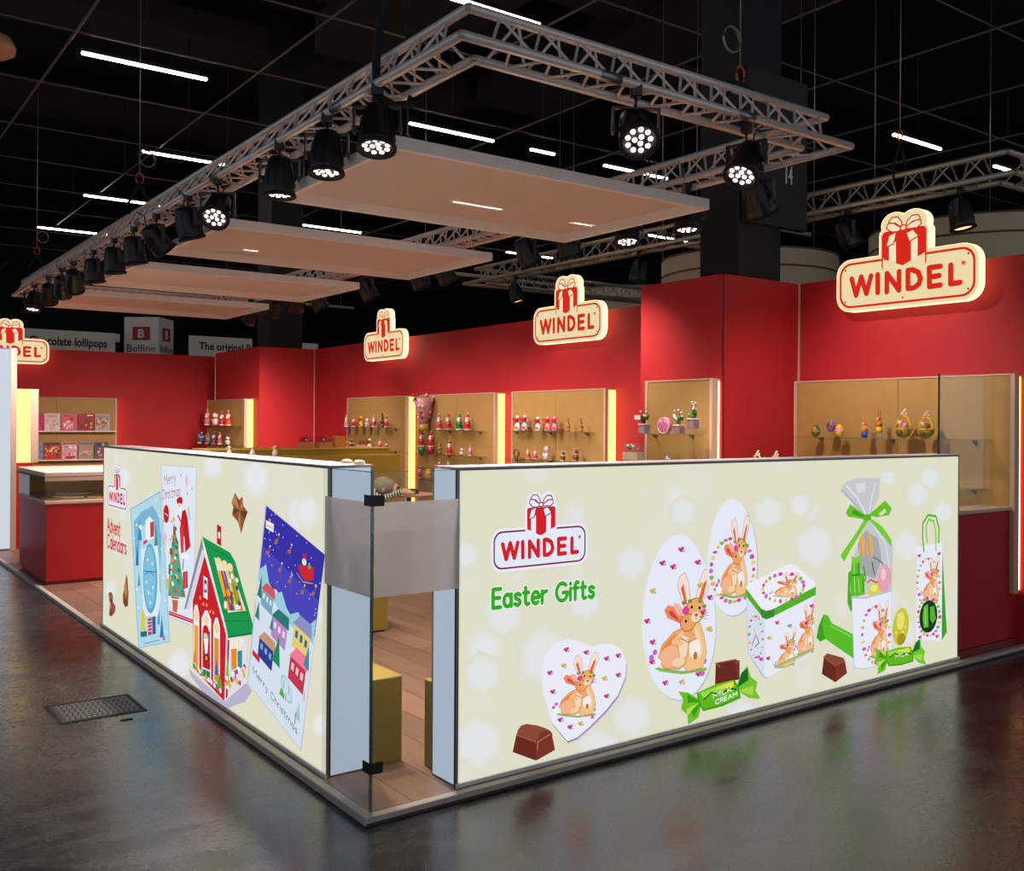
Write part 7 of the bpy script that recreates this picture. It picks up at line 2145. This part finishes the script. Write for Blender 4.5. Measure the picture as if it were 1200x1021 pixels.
def fig_pot(t,h,c,extra,z=0):
    s=h; pr(t,'pot',MB().box(-.16*s,-.16*s,z,.16*s,.16*s,z+.32*s,.012*s),c,.5); pr(t,'pot_rim',MB().box(-.175*s,-.175*s,z+.30*s,.175*s,.175*s,z+.36*s,.01*s),'#cbb7b4',.5)
    rr=random.Random(int(h*1e4))
    for k in range(9): pr(t,'leaf',MB().ball((rr.uniform(-.12,.12)*s,rr.uniform(-.14,.14)*s,z+rr.uniform(.4,.66)*s),.075*s,.05*s,.085*s,6),rr.choice(['#3f6f2a','#4f8a34','#2f5a26']),.6)
    for k in range(7): pr(t,'blossom',MB().ball((rr.uniform(-.14,.1)*s,rr.uniform(-.2,.2)*s,z+rr.uniform(.55,.97)*s),.045*s,.045*s,.035*s,6),rr.choice(['#f3ecd8','#f4e3a0','#efe6ea']),.6)
    for k in range(3): pr(t,'twig',MB().tube([(0,0,z+.35*s),(.03*s,(k-1)*.08*s,z+.65*s),(-.02*s,(k-1)*.14*s,z+.93*s)],.012*s,5),'#6a5a3a',.7)
    if extra=='sign': pr(t,'name_tag',MB().box(-.2*s,.02*s,z+.52*s,-.19*s,.34*s,z+.68*s),'#efeae4',.6)
    if extra=='tag': pr(t,'blossom_stick',MB().tube([(-.1*s,.05*s,z+.5*s),(-.12*s,.16*s,z+.75*s)],.05*s,6),'#f0d8d4',.6)
def fig_block(t,w,hb): MB().box(-w/2,-w/2,0,w/2,w/2,hb,.002).build('clear_block',CLEAR,t)
def fig_basket(t,h,c,c2,z=0):
    s=h; b=.5*s
    prof=[(.001,z)]+[(.27*s*math.sin(PI*k/10),z+.3*s-.3*s*math.cos(PI*k/10)) for k in range(1,6)]+[(.255*s,z+.30*s)]
    pr(t,'egg_bowl',MB().lathe(prof,14),c); pr(t,'bowl_rim',MB().lathe([(.26*s,z+.28*s),(.285*s,z+.29*s),(.285*s,z+.32*s),(.26*s,z+.33*s)],14),'#d8b83a')
    pr(t,'handle',MB().tube([(0,.26*s*math.cos(a),z+.3*s+.42*s*math.sin(a)) for a in (PI*k/12 for k in range(13))],.035*s,7),'#d9b02c')
    pr(t,'bunny_head',MB().ball((-.1*s,.05*s,z+.48*s),.1*s),'#d9b58a')
    for k in (-1,1): pr(t,'bunny_ear',MB().ball((-.08*s,.05*s+k*.05*s,z+.64*s),.025*s,.03*s,.1*s,6),'#c8905a')
    pr(t,'sweets',MB().ball((-.08*s,-.1*s,z+.4*s),.09*s,n=8).ball((.05*s,-.03*s,z+.42*s),.1*s,n=8),c2)
    for k in range(4): pr(t,'blossom',MB().ball((0,(.05-.05*k)*s,z+(.78+.06*(k%3))*s),.04*s,n=6),'#f3ecea')
    pr(t,'print',MB().ball((-.22*s,.0,z+.2*s),.06*s,.12*s,.12*s,8),'#7a5a3a')
def fig_round(t,h,c,c2,z=0):
    r=h/2; M=Matrix.Rotation(PI/2,3,'Y'); pr(t,'box',MB().lathe([(.94*r,-.3*r),(r,-.25*r),(r,.3*r)],20,(0,0,z+r),M),c)
    pr(t,'lid_rim',MB().tube([(-.28*r,r*.95*math.cos(a),z+r+r*.95*math.sin(a)) for a in (2*PI*k/20 for k in range(20))],.07*r,6,True),'#f0c6d4')
    pr(t,'ribbon',MB().box(-.33*r,-.12*r,z+.1*r,-.3*r,.12*r,z+1.9*r),c2); pr(t,'foot',MB().box(-.25*r,-.3*r,z,.25*r,.3*r,z+.05*r),c2)
    for k in (-1,1): pr(t,'ring_motif',MB().tube([(-.33*r,k*.42*r+.2*r*math.cos(a),z+r+.4*r*math.sin(a)) for a in (2*PI*q/12 for q in range(12))],.05*r,5,True),c2)
def fig_bouquet(t,h,c,c2,z=0):
    s=h; pr(t,'base_box',MB().lathe([(.15*s,z),(.16*s,z+.02*s),(.15*s,z+.17*s)],12),c2); pr(t,'wrapper',MB().lathe([(.1*s,z+.17*s),(.13*s,z+.3*s),(.22*s,z+.6*s),(.29*s,z+.9*s)],14),'#c98a92')
    rr=random.Random(4)
    for k in range(44):
        q=rr.random(); a=rr.random()*2*PI; zz=.3+.68*q; R=(.13+.17*(zz-.3)/.68); pr(t,'sweet',MB().ball((R*s*math.cos(a),R*s*math.sin(a),z+zz*s),.055*s,n=6),rr.choice([c,'#b8404a','#e8b8b0','#8a4a3a']))
def fig_wreath(t,h,c,c2,z=0):
    r=h*.4; pr(t,'ring',MB().tube([(0,r*math.cos(a),z+h/2+r*math.sin(a)) for a in (2*PI*k/16 for k in range(16))],h*.1,7,True),c); pr(t,'inner_ring',MB().tube([(0,r*.5*math.cos(a),z+h/2+r*.5*math.sin(a)) for a in (2*PI*k/12 for k in range(12))],h*.07,6,True),c2); pr(t,'stand',MB().box(-.1*h,-.2*h,z,.1*h,.2*h,z+.06*h),c)
def fig_giftbox(t,h,c,c2,z=0):
    w=.62*h; pr(t,'tray',MB().box(-.5*w,-w,z,.5*w,w,z+.45*h,.01*h),c,.5); MB().box(-.48*w,-.98*w,z+.45*h,.48*w,.98*w,z+h).build('clear_lid',CLEAR,t)
    rr=random.Random(int(h*1e4))
    for k in range(10): pr(t,'sweet',MB().ball((rr.uniform(-.3,.3)*w,rr.uniform(-.8,.8)*w,z+rr.uniform(.5,.85)*h),.1*h,n=6),rr.choice([c2,'#f1ece6',c2,'#8a2a2a']))
CAT={'egg':'egg','blockegg':'egg','bunny':'figure','blockbunny':'figure','santa':'figure','potsanta':'figure','bear':'figure','basket':'basket','pot':'flower pot','blockpot':'flower pot','round':'gift box','giftbox':'gift box','bag':'gift bag','bouquet':'bouquet','wreath':'wreath'}
NAM={'egg':'foil_egg','blockegg':'foil_egg','bunny':'bunny_figure','blockbunny':'bunny_figure','santa':'santa_figure','potsanta':'santa_figure','bear':'animal_figure','basket':'egg_basket','pot':'flower_pot','blockpot':'flower_pot','round':'round_gift_box','giftbox':'sweets_box','bag':'gift_bag','bouquet':'sweets_bouquet','wreath':'sweets_wreath'}
def item(kind,cols,x,y,z,h,label,rz=0,group='sweets on the display shelves'):
    t=thing(NAM[kind],label,CAT[kind],(x,y,z),rz,group); _off[t.name]=Vector((0,0,0)); c,c2=cols
    if kind=='santa': fig_santa(t,h,c,c2)
    elif kind=='bunny': fig_bunny(t,h,c,c2)
    elif kind=='egg': fig_egg(t,h,c,c2)
    elif kind=='bear': fig_bear(t,h,c,c2)
    elif kind=='bag': fig_bag(t,h,c,c2)
    elif kind=='pot': fig_pot(t,h,c,c2)
    elif kind=='basket': fig_basket(t,h,c,c2)
    elif kind=='round': fig_round(t,h,c,c2)
    elif kind=='bouquet': fig_bouquet(t,h,c,c2)
    elif kind=='wreath': fig_wreath(t,h,c,c2)
    elif kind=='giftbox': fig_giftbox(t,h,c,c2)
    elif kind=='blockegg': fig_block(t,.10,.30*h); fig_egg(t,.70*h,c,c2,.30*h)
    elif kind=='blockbunny': fig_block(t,.13,.18*h); fig_bunny(t,.82*h,c,c2,.18*h)
    elif kind=='blockpot': fig_block(t,.16,.18*h); fig_pot(t,.82*h,c,c2,.18*h)
    elif kind=='potsanta':
        pr(t,'pot',MB().lathe([(.1*h,0),(.14*h,.01*h),(.17*h,.3*h),(.15*h,.3*h)],12),c2); fig_santa(t,.72*h,c,'#f1ece6',.28*h)
    return t
for kind,cols,x,y,z,h,label in ITEMS: item(kind,cols,x-(.03 if kind=='bouquet' else 0),y,z,h,label)
item('basket',('#c9746a','#e8b8a8'),3.9,1.30,1.25,.17,'left small basket whose handle peeks over the Easter wall',group='baskets on the golden table')
item('basket',('#c9846a','#e8b8a8'),3.9,1.13,1.25,.17,'right small basket whose handle peeks over the Easter wall',group='baskets on the golden table')
item('basket',('#d88a6a','#e8b8a8'),5.045,1.76,1.14,.19,'left handled basket on the lower shelf under the largest sign',group='baskets on the low shelf')
item('basket',('#d87a5a','#e8b8a8'),5.045,1.64,1.14,.19,'right handled basket on the lower shelf under the largest sign',group='baskets on the low shelf')
# boxes and bags on the golden counter
item('giftbox',('#c98a5a','#b8242c'),3.235,7.75,1.28,.145,'left clear box of red sweets on the golden counter',-PI/2,'sweets on the golden counter')
item('giftbox',('#c98a5a','#b8242c'),3.47,7.75,1.28,.145,'middle clear box of red sweets on the golden counter',-PI/2,'sweets on the golden counter')
o=MB().box(-.07,-.05,0,.07,.05,.14,.004).build('sweets_carton',paint('orange_carton','#c8803a',.5)); o.location=(3.67,7.75,1.28); tag(o,'plain orange carton right of the clear boxes on the counter','gift box','sweets on the golden counter')
for i,(x,c) in enumerate(((2.10,'#e8a8a0'),(2.37,'#e08a80'),(2.64,'#e6c23a'))):
    item('bag',(c,'#ecd2c6'),x,7.3,1.20,.125,['pale pink sweets bag at the left end of the counter step','pink sweets bag in the middle of the counter step','yellow and pink sweets bag on the counter step'][i],-PI/2,'sweets on the golden counter')
for i,y in enumerate((.66,.535)):
    o=MB().lathe([(.026,0),(.028,.006),(.02,.016),(.001,.02)],12).build('praline',cm('#e6d2b4',.4)); o.location=(.24,y,1.409); tag(o,['left pale praline on top of the Advent wall','right pale praline on top of the Advent wall'][i],'praline','pralines on the light box top')
# ---------------------------------------------------------------- advent calendars on the back rack
CP=print_mat('calendar_print',0)
def calendar(x0,x1,z,h,base,deco,label):
    w=x1-x0-.012; xc=(x0+x1)/2; t=thing('advent_calendar',label,'calendar',(xc,14.76,z),0,'calendars on the back rack'); y=14.755
    MB().box(xc-w/2,y,z+.001,xc+w/2,y+.012,z+h,.001).build('box',cm(base,.5),t)
    P=Print(lambda u,v,q:(xc-w/2+u*w/1000,y-q*.001,z+v*h/1000)); P.t=.3
    P.poly(base,[(10,10),(990,10),(990,990),(10,990)])
    rr=random.Random(label)
    for d in deco:
        if d[0]=='b': P.poly(d[1],[(d[2],d[3]),(d[4],d[3]),(d[4],d[5]),(d[2],d[5])])
        elif d[0]=='e': P.ell(d[1],d[2],d[3],d[4],d[5])
        elif d[0]=='r':
            for k in range(d[1]): P.ell(rr.choice(d[2]),rr.uniform(80,920),rr.uniform(d[3],d[4]),rr.uniform(30,d[5]),rr.uniform(30,d[5]))
    P.build('cover_print',CP,t)
zt_,zb_=1.418,.921; h=.30
calendar(1.47,1.56,zt_,h,'#d81f6a',[('r',6,['#f06aa0','#b8104a'],100,900,120)],'sliver of a magenta calendar, top row far left')
calendar(1.565,1.828,zt_,h,'#e8cfc8',[('b','#c9a8a8',180,780,820,900),('r',16,['#d9a8b0','#b88a90','#f3e6e2','#e88a9a'],120,640,110)],'pale cream calendar, top row')
calendar(1.83,2.105,zt_,h,'#e0627a',[('b','#b83a52',120,840,600,900),('e','#c8323c',640,700,130,110),('r',16,['#f3c6cc','#f0a0b0','#d83a4a','#f7e6e6'],90,520,110)],'bright pink calendar with a red dot, top row')
calendar(2.108,2.38,zt_,h,'#b01f26',[('b','#efe0c0',560,860,930,940),('e','#6a3a20',500,560,190,180),('r',14,['#e0a83a','#7a2a1a','#3f5a2a','#d8b060'],90,560,120)],'dark red calendar with brown and gold picture, top row')
calendar(2.384,2.65,zt_,h,'#c2a596',[('b','#9a8a9a',60,760,900,900),('r',26,['#a8483a','#e8d8c8','#7a5a4a','#b88a4a','#8a3a3a'],80,760,90)],'greyish busy-patterned calendar, top row right end')
calendar(1.47,1.555,zb_,h,'#8a94b0',[('r',8,['#d8dce8','#5a648a'],100,900,120)],'sliver of a grey-blue calendar, bottom row far left')
calendar(1.56,1.835,zb_,h,'#b84a3a',[('b','#4a3a34',40,850,960,960),('r',26,['#e8a070','#d8402a','#f0d8b0','#e88a3a','#8a2a1a'],220,820,120),('e','#d82f24',500,110,400,110)],'warm red calendar with heaped sweets, bottom row')
calendar(1.84,2.105,zb_,h,'#e6a8b0',[('b','#6a4a5a',60,880,940,960),('r',22,['#f3d8da','#d83a4a','#4a3a5a','#f0909a','#ffffff'],150,820,100),('e','#c8303a',500,110,300,90)],'light pink calendar with red trim, bottom row')
calendar(2.112,2.375,zb_,h,'#a89a88',[('b','#6a6e78',60,850,940,960),('e','#e07a8a',480,560,190,210),('e','#e8a0a8',520,420,260,110),('e','#c98a4a',480,150,280,80),('r',8,['#5a3a4a','#d8c8b8'],250,450,70)],'grey calendar with pink cake picture, bottom row')
calendar(2.382,2.62,zb_,h,'#7a5a58',[('b','#4a4658',40,700,960,960),('r',18,['#d8d4e0','#b84a4a','#3a3648','#c89a8a'],80,900,120)],'dark patterned calendar, bottom row right end')
# ---------------------------------------------------------------- table and seated person
t=thing('round_table','small round table in front of the seated person','table',(4.0,6.56,PZ))
MB().lathe([(.30,.735),(.31,.742),(.31,.757),(.30,.76)],28,(4.0,6.56,0)).build('table_top',paint('table_beech','#b98a6a',.4),t); MB().cyl((4.0,6.56,PZ+.02),(4.0,6.56,.735),.03,12).build('pole',BLACK,t); MB().lathe([(.2,PZ),(.2,PZ+.012),(.03,PZ+.03)],20,(4.0,6.56,0)).build('base',BLACK,t)
def person():
    hd=Vector((3.69,6.54,.84)); fw=Vector((.81,-.59,0)); sd=Vector((.59,.81,0)); up=Vector((0,0,1))
    t=thing('person','person in a green striped top seated and bending over the round table','person',(3.2,6.9,PZ)); off=_off[t.name]
    pel=hd-fw*.50; pel.z=.53
    P={'pel':pel,'wa':pel+fw*.12+up*.13,'ch':pel+fw*.30+up*.235,'ne':hd-fw*.13-up*.02,'h0':hd-fw*.05,'h1':hd+fw*.05-up*.02}
    E=[('pel','wa'),('wa','ch'),('ch','ne'),('ne','h0'),('h0','h1')]; R={'pel':.145,'wa':.135,'ch':.15,'ne':.055,'h0':.09,'h1':.08}
    for s,n in ((1,'l'),(-1,'r')):
        P['hp'+n]=pel+sd*s*.1-up*.02; P['kn'+n]=pel+sd*s*.13+fw*.40-up*.02; P['an'+n]=pel+sd*s*.12+fw*.34; P['an'+n].z=PZ+.09; P['to'+n]=P['an'+n]+fw*.16; P['to'+n].z=PZ+.035
        P['sh'+n]=P['ch']+sd*s*.17+fw*.04; P['el'+n]=P['sh'+n]+sd*s*.07+fw*.14-up*.13+up*.09; P['wr'+n]=P['el'+n]+fw*.2-sd*s*.12; P['wr'+n].z=.80; P['pa'+n]=P['wr'+n]+fw*.07-sd*s*.02; P['pa'+n].z=.79
        E+= [('pel','hp'+n),('hp'+n,'kn'+n),('kn'+n,'an'+n),('an'+n,'to'+n),('ch','sh'+n),('sh'+n,'el'+n),('el'+n,'wr'+n),('wr'+n,'pa'+n)]
        R.update({'hp'+n:.095,'kn'+n:.065,'an'+n:.045,'to'+n:.035,'sh'+n:.065,'el'+n:.045,'wr'+n:.03,'pa'+n:.032})
        for k in range(4):
            a='f%d%s'%(k,n); b='g%d%s'%(k,n); P[a]=P['pa'+n]+fw*.035+sd*(k-1.5)*.02; P[b]=P[a]+fw*(.05-.008*abs(k-1.5))-up*.006; E+= [('pa'+n,a),(a,b)]; R[a]=.010; R[b]=.008
        P['t1'+n]=P['pa'+n]-sd*s*.045+fw*.005; P['t2'+n]=P['t1'+n]+fw*.03-sd*s*.008; E+= [('pa'+n,'t1'+n),('t1'+n,'t2'+n)]; R['t1'+n]=.011; R['t2'+n]=.009
    ks=list(P); ix={k:i for i,k in enumerate(ks)}; me=bpy.data.meshes.new('body'); me.from_pydata([P[k]-off for k in ks],[(ix[a],ix[b]) for a,b in E],[])
    o=bpy.data.objects.new('body',me); COL.objects.link(o); o.parent=t; sk=o.modifiers.new('skin','SKIN')
    for k in ks: d=me.skin_vertices[0].data[ix[k]]; d.radius=(R[k],R[k]); d.use_root=(k=='pel')
    o.modifiers.new('sub','SUBSURF').levels=1; o.modifiers['sub'].render_levels=2
    m,nt,out=new_mat('striped_clothes'); N=nt.nodes; L=nt.links; b=N.new('ShaderNodeBsdfPrincipled'); L.new(b.outputs[0],out.inputs[0]); tc=N.new('ShaderNodeTexCoord'); dp=N.new('ShaderNodeVectorMath'); dp.operation='DOT_PRODUCT'; dp.inputs[1].default_value=(.81,-.59,.3); L.new(tc.outputs['Object'],dp.inputs[0])
    mu=N.new('ShaderNodeMath'); mu.operation='MULTIPLY'; mu.inputs[1].default_value=210; L.new(dp.outputs['Value'],mu.inputs[0]); sn=N.new('ShaderNodeMath'); sn.operation='SINE'; L.new(mu.outputs[0],sn.inputs[0]); gt=N.new('ShaderNodeMath'); gt.operation='GREATER_THAN'; L.new(sn.outputs[0],gt.inputs[0]); gt.inputs[1].default_value=.2
    mx=N.new('ShaderNodeMix'); mx.data_type='RGBA'; L.new(gt.outputs[0],mx.inputs[0]); mx.inputs[6].default_value=(*lin('#23301c'),1); mx.inputs[7].default_value=(*lin('#cfcfae'),1); d2=N.new('ShaderNodeVectorMath'); d2.operation='DOT_PRODUCT'; d2.inputs[1].default_value=(.81,-.59,0); L.new(tc.outputs['Object'],d2.inputs[0]); g2=N.new('ShaderNodeMath'); g2.operation='GREATER_THAN'; g2.inputs[1].default_value=.80; L.new(d2.outputs['Value'],g2.inputs[0])
    m2=N.new('ShaderNodeMix'); m2.data_type='RGBA'; L.new(g2.outputs[0],m2.inputs[0]); L.new(mx.outputs[2],m2.inputs[6]); m2.inputs[7].default_value=(*lin('#c9967a'),1); L.new(m2.outputs[2],b.inputs['Base Color']); b.inputs['Roughness'].default_value=.8
    me.materials.append(m)
    hm=paint('short_fair_hair','#8f7f62',.8,var=.3,scale=60,bump=.6)
    h=MB(); M=(fw.to_track_quat('X','Z')).to_matrix()
    prof=[(max(1e-6,math.sin(PI*k/10)),-math.cos(PI*k/10)) for k in range(11)]
    vs=[];fs=[];n=16
    for r,z in prof:
        for k in range(n):
            q=Vector((r*math.cos(2*PI*k/n)*.15,r*math.sin(2*PI*k/n)*.105,z*.105)); q.z-=.02*max(0,q.x/.15)
            vs.append(hd-fw*.03+up*.025+M@q)
    for i in range(10):
        for k in range(n): fs.append((i*n+k,i*n+(k+1)%n,(i+1)*n+(k+1)%n,(i+1)*n+k))
    h.add(vs,fs,True).build('hair',hm,t)
    fc=MB(); fc.ball(tuple(hd+fw*.085-up*.02),.06,.07,.075,12); fc.ball(tuple(hd+fw*.145-up*.025),.018,.014,.022,8); fc.build('face',paint('skin','#c9967a',.5),t)
    e=MB()
    for s in (-1,1): e.ball(tuple(hd-fw*.02+sd*s*.1-up*.02),.022,.012,.032,8)
    e.build('ears',paint('skin','#c9967a',.5),t)
    g=MB()
    for s in (-1,1): g.ball(tuple(hd+fw*.13+sd*s*.035+up*.0),.018,.026,.02,8)
    g.build('dark_glasses',BLACK,t)
person()
o=MB().lathe([(.001,0),(.07,.002),(.075,.03),(.05,.055),(.001,.065)],16,sx=1.3).build('dark_pouch',BLACK); o.location=(4.0,6.50,.760); tag(o,'small dark pouch lying on the round table','pouch')
# ---------------------------------------------------------------- neighbouring stands behind
BANN=paint('banner_cloth','#e2dad0',.8)
LET=paint('black_lettering','#161414',.7)
def lettering(t,txt,width,h,mt,M,bold=.006):
    me=text_mesh(txt,1.0,bold,.01); xs=[v.co.x for v in me.vertices]; ys=[v.co.y for v in me.vertices]; kx=width/(max(xs)-min(xs)); ky=h/(max(ys)-min(ys))
    me.transform(Matrix.Translation((-(max(xs)+min(xs))/2,-min(ys),0))); me.transform(Matrix.Diagonal((kx,ky,.2,1)))
    me.materials.append(mt); o=bpy.data.objects.new('lettering',me); COL.objects.link(o); o.parent=t; o.matrix_local=M; return o
RX=Matrix.Rotation(PI/2,4,'X')
def banner(x0,x1,z0,z1,y,label,txt,width,h,xc,zc,bold=.02):
    t=thing('banner',label,'banner',((x0+x1)/2,y,z0)); MB().box(x0,y,z0,x1,y+.06,z1,.005).build('board',BANN,t)
    for x in (x0+.1,x1-.1): MB().cyl((x,y+.03,0.001),(x,y+.03,z0),.03,8).build('post',BLACK,t)
    if txt: lettering(t,txt,width,h,LET,Matrix.Translation(Vector((xc,y-.004,zc))-Vector(((x0+x1)/2,y,z0)))@RX,bold)
banner(.9,3.78,2.9,3.52,19,'long pale banner reading Chocolate lollipops behind the back wall','Chocolate lollipops',1.55,.24,2.83,3.135,.022)
banner(5.4,6.9,2.9,3.57,19,'pale banner reading The original behind the far red block','The original B',1.25,.23,6.25,3.20,.022)
banner(7.6,8.6,2.9,3.54,19,'small blank pale banner beside the far red block','',0,0,0,0)
banner(3.80,3.98,3.36,3.54,19.4,'tiny pale sign between the two left banners','',0,0,0,0)
t=thing('banner_cube','pale hanging brand cube with red square emblems','banner',(4.63,19.45,2.95),math.radians(-40))
MB().box(-.40,-.40,0,.40,.40,.98,.006).build('cube',BANN,t)
EMB=paint('red_emblem','#9a2a1c',.7); BRL=paint('brown_lettering','#4a3a30',.7)
MB().box(-.2,-.408,.46,.2,-.401,.76).build('emblem',EMB,t); MB().box(.401,-.2,.46,.408,.2,.76).build('emblem',EMB,t)
for M in (Matrix.Identity(4),Matrix.Rotation(PI/2,4,'Z')):
    lettering(t,'B',.15,.2,BANN,M@Matrix.Translation((0,-.411,.51))@RX,.03); lettering(t,'Belfine',.66,.16,BRL,M@Matrix.Translation((0,-.404,.2))@RX,.0)
MB().cyl((0,0,.98),(0,0,5.65),.012,6).build('hanging_rod',BLACK,t)
BEI=paint('beige_drum_cloth','#d9c4a6',.85)
for i,(x,y,z,r) in enumerate(((8.4,5.2,3.78,1.15),(10.75,9.9,4.0,1.4),(10.0,2.9,4.0,1.3))):
    t=thing('round_banner',['beige cloth drum behind the red tower and column','beige cloth drum left of the red tower','beige cloth drum behind the largest lit sign'][i],'banner',(x,y,z-.9),0,'beige cloth drums of the next stand'); MB().lathe([(r,z-.9),(r,z-.02),(r-.01,z),(r-.03,z-.0),(r-.03,z-.9)],40,(x,y,0),cap=False).build('drum',BEI,t)
    m=MB()
    for q in (0,1): m.tube([(x+(r+.004)*math.cos(a),y+(r+.004)*math.sin(a),z-.01-.22*q) for a in (2*PI*k/40 for k in range(40))],.012,5,True)
    m.build('hoop',paint('hoop_brown','#6a5540',.6),t)
    for k in range(3):
        a=2*PI*k/3+.4; MB().cyl((x+r*math.cos(a),y+r*math.sin(a),z),(x+r*math.cos(a),y+r*math.sin(a),8.5),.006,5).build('wire',WIRE,t)
    if True: MB().cyl((x,y,0),(x,y,z-.9),.05,8).build('post',BLACK,t)
t=thing('pendant_shade','peach coloured round shade cut by the upper left corner','lamp shade',(-.06,9.45,5.7))
MB().lathe([(.24,5.80),(.30,5.84),(.31,5.90),(.26,6.0),(.12,6.06),(.02,6.08)],24,(-.06,9.45,.10)).build('shade',paint('peach_shade','#d09a78',.6),t); MB().cyl((-.06,9.45,6.1),(-.06,9.45,8.5),.01,6).build('rod',BLACK,t)
# pale rig bars of the neighbouring stands
for i,(p,q,l) in enumerate((((6.9,4.6,4.10),(8.9,4.6,4.10),'upper pale rig bar right of the black column'),((7.2,5.2,3.86),(9.2,5.2,3.86),'lower pale rig bar right of the black column'),((5.6,9.5,3.95),(9.3,9.5,3.95),'long pale rig bar behind the middle-sized sign'),((4.7,15.5,4.05),(7.8,15.5,4.05),'far pale rig bar above the smallest complete sign'))):
    t=thing('rig_bar',l,'bar',((p[0]+q[0])/2,p[1],p[2])); MB().cyl(p,q,.03,8).build('tube',paint('pale_tube','#a59a8c',.5),t)
    for k in (.1,.9): MB().cyl((p[0]+(q[0]-p[0])*k,p[1],p[2]),(p[0]+(q[0]-p[0])*k,p[1],8.6),.006,5).build('wire',WIRE,t)
